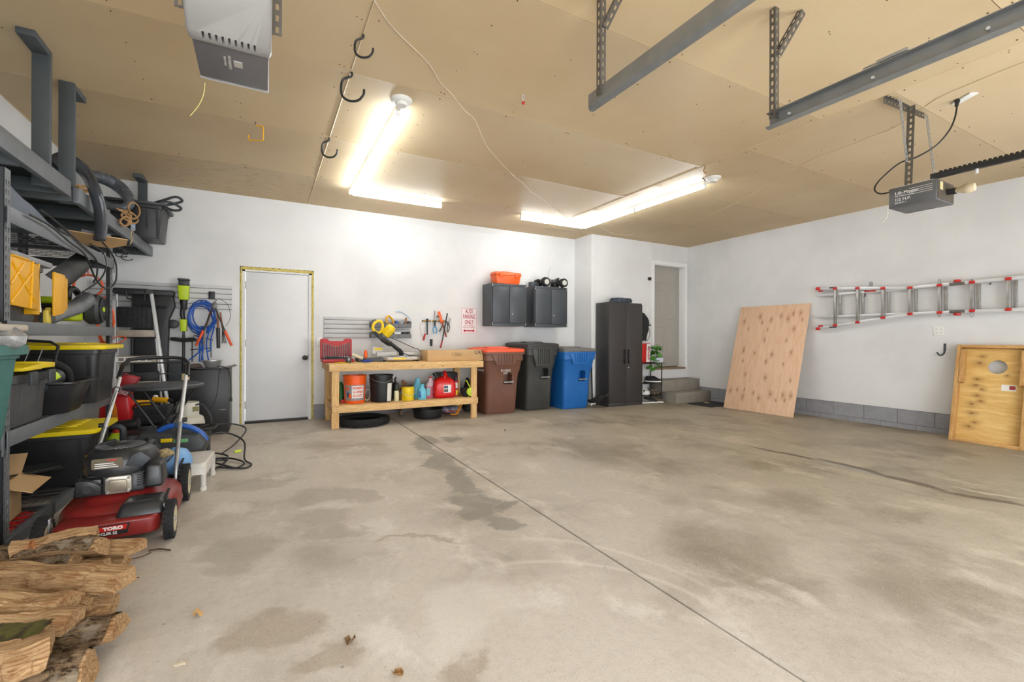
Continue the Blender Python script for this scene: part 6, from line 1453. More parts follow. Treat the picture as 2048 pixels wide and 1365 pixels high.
# tier 4: bedding, cables, tools
def folded_cushion():
    t = thing('grey_cushion', 'large slumped grey-blue cushion on the top tier of the rack', 'cushion', (-1.48, 3.80, T4))
    def f(a, b):
        x = -.27 + .50 * a; y = -.34 + 1.0 * b
        e = min(1, 6 * min(a, 1 - a, b, 1 - b + .05)); e = max(e, 0) ** .5
        return (x, y, .03 + e * (.24 * (1 - b) ** 1.1 + .03) + .02 * noise.noise(Vector((x * 7, y * 7, 1))) * e)
    mb = MB().sheet(f, 20, 28)
    link('cover', mb, mt('cushion_grey', (120, 128, 140), .9, var=.18, vs=5, bump=.15, bs=200), t, solid=.01, smooth=80)
    link('piping', MB().tube([f(1, b / 10) for b in range(11)], .006, n=6, sub=3), mt('piping_cream', (190, 188, 170), .8), t)
folded_cushion()
bk_ = thing('black_buckle', 'black strap buckle hanging off the grey cushion at the beam', 'strap', (-1.2, 4.15, T4))
link('buckle', MB().box(-.03, .02, -.08, .08, .0, .04), m_black, bk_, bev=.008)
link('strap', MB().box(-.035, .0, -.16, -.08, .015, .022), m_black, bk_)
cab = [[(60, 430), (100, 452), (140, 485), (170, 510), (190, 555), (205, 574), (222, 575), (232, 560), (232, 530), (222, 505), (205, 485)],
       [(80, 420), (120, 450), (165, 492), (192, 520), (194, 550), (187, 565)],
       [(180, 488), (205, 505), (212, 535), (200, 560), (180, 575), (165, 585)]]
for i, c_ in enumerate(cab):
    tag(link('hanging_cable', MB().tube([tuple(at(u, v, x=-1.165 - .012 * i)) for u, v in c_], .0062, n=7, sub=6), m_black, None), ['black cable drooping in the longest loop from the top rack tier', 'black cable with the tightest bend over the top rack beam', 'short black cable hanging from the cardboard scrap on the top tier'][i], 'cable')
tag(link('cardboard_scrap', MB().prism([(-.2, -.12), (.20, -.14), (.24, -.02), (.18, .10), (-.18, .14)], .006, 'z', 0), m_card, None, loc=(-1.24, 4.83, T4 + .085), rot=(-.22, .02, .6)), 'torn flat piece of cardboard on the far end of the top rack tier', 'cardboard')
hb = thing('sanding_block', 'grey scrub brush lying on the torn cardboard', 'brush', (-1.20, 4.80, T4 + .105), R(40))
link('block', MB().box(-.10, .10, -.035, .035, .02, .045), mt('grey_rubber', (104, 106, 110), .5), hb, bev=.01)
link('bristles', MB().box(-.085, .085, -.03, .03, 0, .02), m_black, hb, bev=.004)
tag(link('cord_heap', coil((0, 0, 0), .12, 5, .006, 'z', 1.0, .2, .7), m_black, None, loc=(-1.42, 4.62, T4 + .006)), 'heap of black cord on the top rack tier behind the hanging cables', 'cord')
# ================================================================ OVERHEAD SHELVES
m_ohp = mt('painted_lumber_grey', (74, 80, 82), .6, var=.1, vs=6)
m_ohd = mt('shelf_board_dark', (46, 50, 50), .7, var=.15)
def overhead(label, y0, y1, posts):
    t = thing('overhead_shelf', label, 'shelf', (-1.5, (y0 + y1) / 2, 2.15))
    W('front_beam', MB().box(-1.248, -1.21, y0, y1, 2.15, 2.262), m_rack, t, bev=.003)
    W('wall_ledger', MB().box(XL + .001, XL + .04, y0, y1, 2.15, 2.25), m_ohp, t, bev=.003)
    W('deck_board', MB().box(XL + .002, -1.25, y0, y1, 2.251, 2.265), m_ohd, t)
    n = int((y1 - y0) / .55)
    for k in range(n + 1):
        y = y0 + .02 + k * (y1 - y0 - .04) / n; W('cross_joist', MB().box(XL + .041, -1.25, y - .019, y + .019, 2.155, 2.25), m_ohp, t, bev=.003)
    for y, s in posts:
        W('hanger_post', MB().box(-1.34, -1.251, y - .019, y + .019, 2.15, H - .001), m_ohp, t, bev=.003)
        W('ceiling_cleat', MB().box(-1.34, -1.251, min(y + s * .02, y + s * .24), max(y + s * .02, y + s * .24), H - .042, H - .001), m_ohp, t, bev=.003)
    return t
overhead('near grey painted overhead shelf hung from the ceiling at the left edge', 1.3, 4.335, ((4.12, -1), (2.2, -1)))
overhead('far grey painted overhead shelf ending at the back wall, with hoops and rope on it', 4.50, 7.03, ((4.56, 1), (6.95, -1)))
OZ = 2.2665
def band(mb, pts, w, nv):
    pass
h1 = thing('rubber_hoop', 'large glossy black rubber inner tube hanging over the front edge of the far overhead shelf', 'inner tube', (-1.15, 4.7, 2.3))
hp_ = [at(104, 330, x=-1.45), at(128, 318, x=-1.40), at(152, 328, x=-1.32), at(174, 350, x=-1.25), at(190, 382, x=-1.17), at(200, 420, x=-1.145), at(202, 452, x=-1.14), at(199, 480, x=-1.145)]
W('tube', MB().tube([tuple(p) for p in hp_], .054, n=16, sub=6, flat=.6), mt('glossy_rubber', (66, 69, 74), .22, var=.03), h1, smooth=80)
W('ridge', MB().tube([tuple(p + Vector((.0, .045, .0))) for p in hp_], .012, n=8, sub=6), mt('glossy_rubber', (66, 69, 74), .22, var=.03), h1, smooth=80)
h2 = thing('rubber_hoop', 'grey-black rubber inner tube lying on the far overhead shelf around the rope coil', 'inner tube', (-1.4, 5.3, OZ))
h2p = [at(176, 350, x=-1.60), at(196, 354, x=-1.56), at(218, 362, x=-1.50), at(238, 374, x=-1.42), at(254, 392, x=-1.33), at(258, 408, x=-1.29), at(246, 416, x=-1.33), at(225, 414, x=-1.42), at(205, 405, x=-1.52)]
W('tube', MB().tube([tuple(p) for p in h2p], [.05, .06, .066, .066, .058, .05, .045, .04, .04], n=16, sub=5), mt('glossy_rubber2', (92, 97, 104), .25, var=.03), h2, smooth=80)
W('prop_block', MB().box(-1.75, -1.35, 4.85, 5.75, OZ, OZ + .105), m_ohd, h2)
rc2 = thing('rope_coil', 'coil of thick tan manila rope inside the inner tube on the overhead shelf', 'rope', (-1.38, 5.3, OZ + .1))
rmb = MB(); pts = []
for k in range(5 * 16):
    a = 2 * PI * k / 16; r_ = .17 + .02 * math.sin(k * 1.7); pts.append((-1.44 + r_ * .75 * math.cos(a), 5.36 + r_ * 1.3 * math.sin(a), OZ + .125 + .016 * (k // 16) + .01 * math.sin(k * 2.1)))
W('rope', MB().tube(pts, .009, n=7), m_rope, rc2)
rp = [at(240, 420, x=-1.24), at(262, 425, x=-1.20), at(276, 440, x=-1.19), at(268, 447, x=-1.19), at(252, 440, x=-1.19), at(243, 430, x=-1.19), at(253, 425, x=-1.2), at(262, 445, x=-1.19), at(245, 452, x=-1.19), at(238, 440, x=-1.2)]
W('rope_end', MB().tube([tuple(p) for p in rp], .009, n=7, sub=5), m_rope, rc2)
rp2 = [at(u, v, x=-1.185) for u, v in ((235, 418), (250, 428), (258, 446), (248, 452), (240, 444), (250, 434), (268, 438), (279, 428), (276, 412), (264, 405), (256, 415), (262, 432), (255, 448))]
W('rope_end', MB().tube([tuple(p) for p in rp2], .009, n=7, sub=5), m_rope, rc2)
tag(link('twine_knot', MB().tube([tuple(at(u, v, x=-1.19)) for u, v in ((262, 450), (268, 460), (262, 466), (264, 480), (260, 489))], .004, n=6, sub=4), mt('pale_twine', (212, 180, 130), .8), None), 'thin pale twine end hanging over the front beam below the rope', 'twine')
tt = tote('black tote with grey lid and cords at the back-wall end of the overhead shelf', -1.50, -1.00, 6.34, 6.86, OZ, .40, m_toteb, mt('lid_black_tote', (52, 53, 55), .4), taper=.05)
link('blue_label', MB().box(-.04, .0, -.236, -.232, .06, .13), mt('pale_blue', (176, 204, 232), .4), tt)
t = thing('cable_coil', 'dark grey cable coiled on the lid of the overhead black tote', 'cable', (-.98, 6.5, OZ + .41))
W('cable', MB().tube([(-1.10, 6.50, OZ + .425), (-1.02, 6.42, OZ + .44), (-.90, 6.42, OZ + .50), (-.84, 6.44, OZ + .47), (-.90, 6.44, OZ + .43), (-1.02, 6.44, OZ + .38), (-.90, 6.41, OZ + .34), (-.85, 6.43, OZ + .38), (-.95, 6.42, OZ + .43), (-1.04, 6.40, OZ + .40), (-.96, 6.40, OZ + .33)], .014, n=8, sub=6), m_dkgrey, t)
for i, y in enumerate((6.62, 6.86)):
    if i == 0: W('hook_rail', MB().box(-1.44, -1.40, 6.5, 6.99, 2.1505, 2.172), m_ohp, bpy.data.objects['overhead_shelf.001'])
    t = thing('s_hook', 'thin black screw hook under the far overhead shelf, ' + ('left of the pair' if i == 0 else 'right of the pair'), 'hook', (-1.42, y, 2.15))
    link('hook', MB().tube([(0, 0, .002), (0, 0, -.02), (-.045, 0, -.03), (-.055, 0, -.06), (-.03, 0, -.085), (.03, 0, -.085), (.05, 0, -.07)], .005, n=6, sub=3), m_black, t)
link('x', MB(), m_black) if 0 else None
# ================================================================ BACK LEFT CORNER
WB = YB - .02
t = thing('string_trimmer', 'lime and black battery string trimmer hanging upright on the grey slat wall', 'string trimmer', (-.885, 6.93, .8))
PX, PY = -.885, 6.93
W('pole', MB().cyl((PX, PY, .60), (PX, PY, 1.62), .014, n=12), m_dkgrey, t)
W('lower_pole', MB().cyl((PX, PY, .62), (PX, PY, 1.19), .016, n=12), m_black, t)
W('battery', MB().box(PX - .05, PX + .055, PY - .05, PY + .05, 1.80, 1.86).box(PX - .06, PX + .06, PY - .055, PY + .055, 1.86, 1.885), m_dkgrey, t, bev=.01)
W('motor_head', MB().frustum((PX - .045, PX + .05, PY - .045, PY + .045), (PX - .06, PX + .06, PY - .055, PY + .055), 1.62, 1.80), m_lime, t, bev=.014)
W('collar', MB().cyl((PX, PY, 1.50), (PX, PY, 1.62), .030, .042, n=16), m_black, t, bev=.004)
W('grip', MB().tube([(PX - .01, PY, 1.52), (PX - .015, PY - .01, 1.44), (PX, PY, 1.38)], .024, n=10, sub=3), m_black, t)
W('lime_coupler', MB().frustum((PX - .03, PX + .03, PY - .03, PY + .03), (PX - .038, PX + .038, PY - .035, PY + .035), 1.23, 1.38), m_lime, t, bev=.01)
W('front_handle', MB().tube([(PX, PY - .02, 1.13), (PX - .10, PY - .03, 1.145), (PX - .12, PY - .03, 1.13), (PX, PY - .04, 1.11), (PX + .12, PY - .03, 1.12), (PX + .10, PY - .03, 1.14), (PX, PY - .02, 1.13)], .014, n=8, sub=4), m_black, t)
t = thing('blue_hose', 'coiled royal blue air hose hanging on the slat wall right of the string trimmer', 'hose', (-.66, 6.93, 1.4))
m_bh = mt('hose_blue', (22, 84, 176), .35)
rn3 = random.Random(9); pts = []
for k in range(9 * 14):
    a = 2 * PI * k / 14; w_ = 1 + .12 * math.sin(k * .37); lp = k // 14; pts.append((-.69 + .018 * math.sin(lp * 2.1) + .135 * w_ * math.cos(a), 6.92 + .03 * math.sin(k * .21), 1.41 + .02 * math.cos(lp * 1.7) + .18 * w_ * math.sin(a)))
W('coil', MB().tube(pts, .008, n=7), m_bh, t)
for i, (x0, x1, x2) in enumerate(((-.74, -.70, -.76), (-.70, -.69, -.68), (-.68, -.71, -.72), (-.66, -.68, -.70), (-.60, -.64, -.62), (-.56, -.60, -.63), (-.76, -.72, -.73))):
    W('hose_tail', MB().tube([(x0, 6.91, 1.30), (x1, 6.90, 1.12), (x1 + .0, 6.90, 1.0), (x2 - (.09 if i == 0 else .0), 6.90, .85 if i < 5 else .98)], .008, n=7, sub=5), m_bh, t)
hk = thing('slatwall_hook', 'black slat wall hook holding the blue hose and cutters', 'hook', (-.60, YB - .018, 1.70))
link('plate', MB().box(-.035, .035, -.012, 0, -.05, .05), m_black, hk, bev=.004)
link('arm', MB().cyl((0, -.01, 0), (0, -.11, -.01), .008).cyl((-.11, -.01, -.08), (-.11, -.10, -.08), .006).cyl((.05, -.0, -.06), (.05, -.09, -.06), .006), m_black, hk)
def lop(label, c, spread, L, hc, blade=True):
    t = thing('loppers', label, 'loppers', c); x, y, z = c
    for s in (-1, 1):
        W('handle', MB().cyl((x + s * .01, y, z), (x + s * spread * .6, y, z - L * .6), .009), m_black, t)
        W('grip', MB().cyl((x + s * spread * .6, y, z - L * .6), (x + s * spread, y, z - L), .017, .014, n=12), hc, t, bev=.003)
    W('jaw', MB().prism([(-.02, -.03), (.025, -.02), (.035, .05), (.01, .09), (-.03, .05)], .008, 'y', 0, TR(x, y - .004, z)), m_dksteel, t, bev=.002)
    return t
lop('long black loppers with orange grips hanging over the blue hose', (-.56, 6.86, 1.53), .19, .48, mt('grip_orange', (232, 86, 36), .45))
t = thing('hedge_shears', 'old wooden-handled garden shears hanging behind the orange loppers', 'shears', (-.60, 6.90, 1.5))
W('handle', MB().cyl((-.60, 6.895, 1.50), (-.645, 6.88, 1.30), .011), m_brown_wood, t)
W('blade', MB().box(-.012, .012, -.003, .003, -.22, .0, TR(-.655, 6.88, 1.28) @ RY(5)), m_dksteel, t, bev=.002)
W('handle', MB().cyl((-.53, 6.90, 1.50), (-.52, 6.88, 1.28), .012), m_brown_wood, t)
W('black_sleeve', MB().cyl((-.52, 6.88, 1.28), (-.515, 6.87, 1.02), .022, .020), m_black, t)
t = thing('garden_fork', 'small brown hand fork hanging right of the blue hose', 'garden fork', (-.48, 6.92, 1.4))
W('handle', MB().cyl((-.50, 6.92, 1.48), (-.475, 6.92, 1.28), .010), m_brown_wood, t)
for k in (-1, 0, 1): W('tine', MB().cyl((-.475, 6.92, 1.28), (-.455 + k * .022, 6.90, 1.08), .005), m_dkgrey, t)
tag(link('wire_snare', MB().tube([(-.52, 6.93, 1.66), (-.42, 6.93, 1.58), (-.39, 6.93, 1.42), (-.44, 6.93, 1.30)], .003, n=5, sub=5), m_black, None), 'thin black wire loop arching beside the loppers on the slat wall', 'wire')
t = thing('wire_rack', 'thin black metal tool frame hanging below the blue hose', 'rack', (-.72, 6.95, 1.1))
W('frame', MB().tube([(-.80, 6.95, .85), (-.80, 6.95, 1.10), (-.78, 6.95, 1.18), (-.58, 6.95, 1.12)], .006, n=6).tube([(-.82, 6.95, 1.0), (-.60, 6.95, 1.02)], .005, n=6).tube([(-.60, 6.95, 1.12), (-.60, 6.95, .90)], .005, n=6), m_black, t)
# mini fridge with tray and bowl
fr_ = thing('mini_fridge', 'small black fridge standing left of the white door', 'fridge', (-.585, 6.70, 0))
m_fr_ = mt('fridge_black', (38, 38, 40), .4, var=.08, vs=20)
W('cabinet', MB().box(-.80, -.37, 6.47, 6.93, .02, .775), m_fr_, fr_, bev=.006)
W('door', MB().box(-.80, -.37, 6.415, 6.464, .02, .775), m_fr_, fr_, bev=.008)
W('door_handle', MB().box(-.47, -.40, 6.408, 6.416, .285, .30), m_dksteel, fr_, bev=.002)
W('door_gap', MB().box(-.795, -.375, 6.4635, 6.4705, .03, .77), m_ink_blk, fr_)
for x in (-.77, -.40): W('foot', MB().cyl((x, 6.5, .001), (x, 6.5, .02), .018).cyl((x, 6.88, .001), (x, 6.88, .02), .018), m_black, fr_)
tr_t = thing('baking_tray', 'dark curved metal tray on top of the small black fridge', 'tray', (-.56, 6.66, .7765))
link('tray', MB().sheet(lambda a, b: ((a - .5) * .50, (b - .5) * .34, .003 + .03 * (2 * abs(a - .5)) ** 3), 14, 2), mt('tray_brown', (66, 58, 54), .35, .4), tr_t, solid=.003, rot=(0, 0, R(8)))
bwl = thing('steel_bowl', 'shiny steel bowl on the tray on the small black fridge', 'bowl', (-.56, 6.62, .787))
link('bowl', MB().lathe([(.001, 0), (.065, 0), (.075, .01), (.098, .08), (.115, .088), (.115, .091), (.095, .084), (.07, .012), (.001, .006)], n=36, caps=False), m_chrome, bwl)
tag(link('glove', MB().ball((0, 0, .03), .055, 14, 8, (1.4, .8, .6)), mt('brown_glove', (84, 74, 66), .8), None, loc=(-.73, 6.60, .778), disp=lambda c, n: n * .012 * noise.noise(c * 30)), 'crumpled brown work glove on the left of the fridge top', 'glove')
t = thing('fridge_cable', 'thin dark cord hanging over the front of the small black fridge', 'cord', (-.45, 6.4, .7))
W('cord', MB().tube([(-.50, 6.52, .80), (-.44, 6.42, .81), (-.47, 6.40, .72), (-.49, 6.40, .5), (-.55, 6.39, .28), (-.66, 6.38, .12), (-.70, 6.30, .02)], .004, n=6, sub=6), m_dkgrey, t)
W('plug_cord', MB().tube([(-.44, 6.42, .81), (-.385, 6.40, .78), (-.36, 6.40, .70), (-.352, 6.41, .55), (-.352, 6.41, .44)], .005, n=6, sub=5), m_black, t)
W('plug', MB().cyl((-.352, 6.41, .44), (-.352, 6.41, .39), .012, .016), m_black, t)
# step ladder
sl = thing('step_ladder', 'aluminium platform step ladder with black top, standing folded in the back left corner', 'step ladder', (-1.33, 6.55, 0))
LYF = 6.45
def LQ(u, v, y=LYF): return at(u, v, y=y)
for (a, b) in (((303, 588), (333, 792)), ((229, 600), (229, 792))):
    p, q = LQ(*a), LQ(*b, y=LYF - .12); d = (q - p); q2 = p + d * (p.z - .02) / (p.z - q.z) if True else q
    mb = MB().loft([[P + Vector((dx, dy, 0)) for dx, dy in ((-.014, -.03), (.014, -.03), (.014, .03), (-.014, .03))] for P in (p, q2)])
    W('rail', mb, m_alu, sl, bev=.003)
for i, (v, s) in enumerate(((660, .5), (712, .8), (764, 1.0))):
    a, b = LQ(232, v), LQ(312 + (v - 660) * .06, v - 8)
    m_ = MB().box(a.x, b.x, LYF - .06, LYF + .0, a.z - .078, a.z - .002)
    W('step', m_, mt('step_weathered', (170, 158, 144), .5, .4, var=.2, vs=10), sl, bev=.003)
W('warning_label', MB().box(LQ(236, 712).x, LQ(306, 712).x, LYF - .062, LYF - .0605, LQ(236, 712).z - .068, LQ(236, 712).z - .012), m_paper, sl)
m_ink_grey = mt('print_grey', (120, 110, 110), .6)
for k in range(5):
    xx = LQ(240, 712).x + k * .062; W('label_print', MB().box(xx, xx + .045, LYF - .0632, LYF - .0622, LQ(236, 712).z - .056, LQ(236, 712).z - .026), m_ink_grey, sl)
a, b = LQ(229, 575), LQ(303, 580)
W('top_platform', MB().frustum((a.x, b.x, LYF - .12, LYF + .16), (a.x + .01, b.x - .01, LYF - .11, LYF + .15), b.z - .06, b.z), mt('splattered_black', (40, 40, 42), .5, var=.5, vs=60), sl, bev=.012)
W('platform_handle', MB().tube([LQ(251, 580, LYF - .13), LQ(254, 597, LYF - .14), LQ(275, 603, LYF - .15)], .007, n=6).tube([LQ(291, 580, LYF - .13), LQ(288, 602, LYF - .14)], .007, n=6), m_black, sl)
a, b = LQ(236, 615), LQ(302, 655)
gt = MB()
W('tray_back', MB().box(a.x, b.x, LYF + .01, LYF + .02, b.z, a.z), m_black, sl)
for k in range(8): xx = a.x + k * (b.x - a.x) / 7; gt.box(xx - .004, xx + .004, LYF - .03, LYF + .01, b.z, a.z)
for k in range(5): zz = b.z + k * (a.z - b.z) / 4; gt.box(a.x, b.x, LYF - .03, LYF + .01, zz - .004, zz + .004)
W('grid_tray', gt, m_black, sl, smooth=0)
for (v0, h_) in ((668, .05), (745, .12)):
    p, q = LQ(240, v0), LQ(318, v0 - 4); W('black_tray', MB().box(p.x, q.x, LYF - .0, LYF + .05, p.z - h_, p.z), m_black, sl, bev=.012)
W('rear_leg', MB().cyl((-1.48, LYF + .33, .01), (-1.45, LYF + .12, 1.68), .012).cyl((-1.05, LYF + .33, .01), (-1.14, LYF + .12, 1.68), .012), m_alu, sl)
# black plastic cart behind
ct = thing('plastic_cart', 'upended black plastic utility cart speckled with paint, behind the step ladder', 'cart', (-1.3, 6.9, 0))
CY = 6.85
pl_ = [at(u, v, y=CY) for u, v in ((262, 590), (345, 590), (350, 612), (338, 640), (336, 700), (332, 860), (262, 860))]
bd = W('tray_shell', MB().prism([(p.x, max(p.z, .02)) for p in pl_], .10, 'y', CY), mt('splattered_black', (40, 40, 42), .5), ct, bev=.02)
W('top_lip', MB().box(pl_[0].x - .15, pl_[1].x + .015, CY - .05, CY + .11, pl_[1].z - .02, pl_[1].z + .05), mt('splattered_black', (40, 40, 42), .5), ct, bev=.015)
W('wheel_boss', MB().cyl((pl_[3].x + .03, CY + .02, pl_[3].z - .05), (pl_[3].x + .03, CY + .10, pl_[3].z - .05), .055, n=20), m_black, ct, bev=.006)
W('rib', MB().tube([(pl_[0].x + .02, CY - .01, .3), (pl_[0].x + .02, CY - .01, 1.4), (pl_[0].x + .10, CY - .01, 1.52), (pl_[1].x - .06, CY - .01, 1.52)], .016, n=8, sub=4), m_black, ct)
tag(link('dustpan_board', MB().prism(rrect(-.11, .11, 0, .62, .03), .02, 'y', 0), m_dkgrey, None, bev=.004, loc=(at(355, 750, y=6.98).x - .03, 6.95, .25)), 'flat dark grey board hanging between the cart and the string trimmer', 'board')
# round folding table
ft = thing('folding_table', 'small round black folding table with crossed legs in the back left corner', 'table', (-.83, 5.35, 0), R(-8))
link('tabletop', MB().lathe([(.001, .0), (.29, .0), (.31, .01), (.312, .03), (.30, .042), (.001, .044)], n=48, m=TR(0, 0, .675)), mt('table_charcoal', (64, 66, 70), .4), ft)
for y in (-.15, .15):
    link('leg', MB().cyl((-.22, y, .66), (.16, y, .012), .010, n=8), m_black, ft)
    link('leg', MB().cyl((.22, y - .02, .66), (-.16, y - .02, .012), .010, n=8), m_black, ft)
for z, x in ((.012, -.16), (.012, .16), (.40, .06), (.28, -.02), (.28, .02)): link('cross_bar', MB().cyl((x, -.16, z + .006), (x, .15, z + .006), .008, n=8), m_dkgrey, ft)
# propane tank
pt = thing('propane_tank', 'white propane tank with a collar, behind the round folding table', 'gas tank', (-.72, 5.93, 0))
m_prop = mt('tank_cream', (206, 202, 186), .4, var=.06)
link('foot_ring', MB().lathe([(.11, 0), (.11, .04), (.10, .04), (.10, 0), (.11, 0)], n=30, caps=False), m_prop, pt)
link('tank', MB().lathe([(.001, .03), (.08, .035), (.14, .07), (.155, .12), (.155, .25), (.14, .30), (.09, .335), (.02, .345), (.001, .345)], n=36), m_prop, pt)
link('collar', MB().lathe([(.095, .32), (.095, .46), (.10, .465), (.103, .46), (.103, .32), (.095, .32)], n=30, caps=False), m_prop, pt)
link('valve', MB().cyl((0, 0, .34), (0, 0, .43), .02).cyl((0, -.04, .40), (0, .04, .40), .014), mt('brass', (166, 130, 62), .35, .8), pt)
link('label', MB().box(.02, .075, -.1065, -.1, .37, .42, RZ(20)), mt('label_olive', (130, 120, 70), .5), pt)
tag(link('gas_hose', MB().tube([(-.68, 5.88, .42), (-.58, 5.84, .44), (-.50, 5.82, .30), (-.50, 5.80, .15), (-.52, 5.78, .03)], .008, n=7, sub=6), m_dkgrey, None), 'grey gas hose arching down from the white propane tank', 'hose')
# red sacks, tool bag, tube
rs = thing('red_sack', 'tall red plastic sack with yellow print leaning behind the far rack post', 'sack', (-1.25, 5.72, .30), R(-6))
link('sack', MB().loft([[Vector((p, q, z)) for p, q in rrect(-a, a, -b, b, .03, 4)] for a, b, z in ((.10, .06, 0), (.13, .08, .05), (.12, .08, .2), (.09, .05, .36))]), mt('sack_red', (206, 28, 34), .4, var=.15, vs=7), rs, disp=lambda c, n: n * .015 * noise.noise(c * 12))
link('flame_print', MB().prism([(-.03, .08), (.03, .07), (.02, .18), (.0, .26), (-.02, .17)], .002, 'y', -.092), mt('flame_orange', (240, 140, 40), .5), rs)
fu = thing('red_carton', 'red box with white stripes tilted on top of the red sack', 'box', (-1.20, 5.62, .60))
link('box', MB().frustum((-.05, .05, -.05, .05), (-.065, .065, -.06, .06), 0, .20), mt('box_red', (170, 34, 40), .45), fu, bev=.006, rot=(0, R(22), 0))
st_ = MB()
for k in range(6): st_.box(-.05, .05, -.0655, -.0635, .02 + k * .013, .025 + k * .013)
link('white_stripe', st_, m_ink_wht, fu, rot=(0, R(22), 0))
pdt = thing('storage_crate', 'low black crate on the floor holding up the red sack and tool bag', 'crate', (-1.1, 5.85, .001))
link('crate', MB().box(-.24, .17, -.22, .22, 0, .285), m_black, pdt, bev=.01)
link('crate_rib', MB().box(-.20, .14, -.226, -.219, .06, .08).box(-.20, .14, -.226, -.219, .16, .18), m_black, pdt, bev=.002)
tbg = thing('tool_bag', 'open black tool bag with yellow drills in the back left corner', 'tool bag', (-1.02, 5.82, .29), R(-4))
link('bag', MB().box(-.18, .18, -.13, .13, 0, .17), mt('bag_canvas', (44, 44, 46), .85, var=.2, bump=.3), tbg, bev=.02, seg=3)
link('pocket', MB().box(-.16, .16, -.150, -.128, .02, .10), mt('bag_canvas', (44, 44, 46), .85), tbg, bev=.008)
link('handle', MB().tube([(-.12, -.135, .12), (-.08, -.15, .20), (.0, -.15, .22), (.08, -.15, .20), (.12, -.135, .12)], .008, n=6, sub=4), m_black, tbg)
for i, (x, z, r) in enumerate(((-.06, .18, 12), (.09, .20, -20))):
    d = thing('power_drill', ['yellow power drill lying in the open tool bag, left', 'yellow power drill lying in the open tool bag, right'][i], 'drill', (-1.02 + x, 5.80, .29 + z), R(r))
    link('body', MB().cyl((-.07, 0, .03), (.07, 0, .02), .030, .026), m_amber, d, bev=.004)
    link('chuck', MB().cyl((.07, 0, .02), (.11, 0, .017), .018, .012), m_black, d)
    link('grip', MB().box(-.05, -.01, -.018, .018, -.06, .02), m_black, d, bev=.008)
tag(link('white_bottle', MB().lathe([(.001, 0), (.024, 0), (.026, .06), (.018, .085), (.001, .09)], n=18), m_ink_wht, None, loc=(-.99, 5.90, .47)), 'small white bottle standing up in the black tool bag', 'bottle')
tag(link('wood_mallet', MB().cyl((0, 0, 0), (-.08, 0, .16), .016).cyl((-.10, -.03, .17), (-.06, .03, .15), .02), mt('tan_handle', (206, 140, 80), .5), None, loc=(-1.13, 5.72, .42)), 'tan-handled hammer sticking out of the tool bag', 'hammer')
tag(link('red_clamps', cloth_lump, None) if 0 else cloth_lump('red_bag', 'bright red cloth bag lying right of the black tool bag', 'bag', (-.82, 5.69, .003), (.09, .06, .10), m_red, 2.0, .4))
tag(link('vacuum_tube', MB().cyl((-.18, -.0, 0), (.16, .0, .04), .042, .046, n=24), m_black, None, loc=(-1.14, 5.18, .35), rot=(0, 0, R(-10)), bev=.003), 'thick black plastic tube lying across behind the mower', 'tube')
tag(link('black_crate_low', MB().box(-.22, .16, -.14, .14, 0, .30), m_black, None, bev=.015, loc=(-1.12, 5.20, .002)), 'low black box on the floor under the thick black tube', 'box')
t = thing('shop_vacuum_hose', 'ribbed grey elbow pipe standing between the rack and the black box', 'pipe', (-1.13, 4.94, .0))
W('pipe', MB().tube([(-1.16, 4.96, .40), (-1.10, 4.96, .405), (-1.055, 4.96, .38), (-1.05, 4.96, .30), (-1.05, 4.96, .02)], .024, n=12, sub=4), m_dkgrey, t)
# tool case with blue handle, chair, ball, stool
tc = thing('tool_case', 'tilted black tool case with a blue handle and green-yellow stripe behind the mower', 'tool case', (-.68, 4.78, .235), R(-6))
link('case', MB().prism([(-.20, -.232), (.16, -.232), (.26, .02), (.20, .10), (-.20, .14), (-.28, .04)], .20, 'y', -.10), mt('case_grey_black', (56, 58, 60), .45), tc, bev=.02, seg=3)
link('handle', MB().tube([(-.10, -.02, .13), (-.02, -.02, .17), (.10, -.02, .16), (.20, -.02, .10), (.24, -.02, .02)], .022, n=8, sub=4), mt('handle_blue', (28, 90, 176), .4), tc)
link('yellow_stripe', MB().box(-.06, .03, -.106, -.10, .05, .08), m_yellow, tc, bev=.002)
link('green_stripe', MB().box(.03, .13, -.106, -.10, .04, .07), mt('stripe_green', (110, 180, 120), .4), tc, bev=.002)
link('grey_corner', MB().prism([(-.26, -.02), (-.12, .10), (-.05, .02), (-.12, -.12)], .02, 'y', -.12), m_dkgrey, tc, bev=.006)
link('round_port', MB().cyl((-.15, -.118, .0), (-.15, -.126, .0), .024, n=20), m_black, tc)
t = thing('hand_trolley', 'low black tool frame with steel rods lying behind the mower engine', 'tool frame', (-1.0, 4.7, .2), R(4))
link('frame', MB().box(-.18, .16, -.05, .06, 0, .07), m_black, t, bev=.015)
link('rod', MB().tube([(-.14, -.05, .08), (-.06, -.05, .12), (.02, -.05, .08), (.12, -.05, .11), (.17, -.05, .09)], .007, n=6, sub=3), m_steel, t)
link('blue_cap', MB().ball((-.17, -.03, .09), .035, 14, 8), m_blue, t)
link('support', MB().box(-.14, .12, -.03, .04, -.199, 0), m_black, t)
bl = tag(link('blue_ball', MB().ball((0, 0, .0), .105, 28, 18, (1, .95, .95)), mt('ball_light_blue', (120, 166, 214), .45, var=.1, vs=12), None, loc=(-.575, 4.13, .245), disp=lambda c, n: n * .006 * noise.noise(c * 30)), 'dented light blue rubber ball wedged behind the mower wheel', 'ball')
tag(link('tennis_ball', MB().ball((0, 0, 0), .034, 18, 12), m_lime, None, loc=(-.83, 4.13, .30)), 'yellow-green tennis ball beside the light blue ball', 'ball')
tag(link('ball_box', MB().box(-.10, .06, -.06, .10, 0, .138), m_black, None, bev=.01, loc=(-.58, 4.13, .002)), 'flat black box on the floor under the light blue ball', 'box')
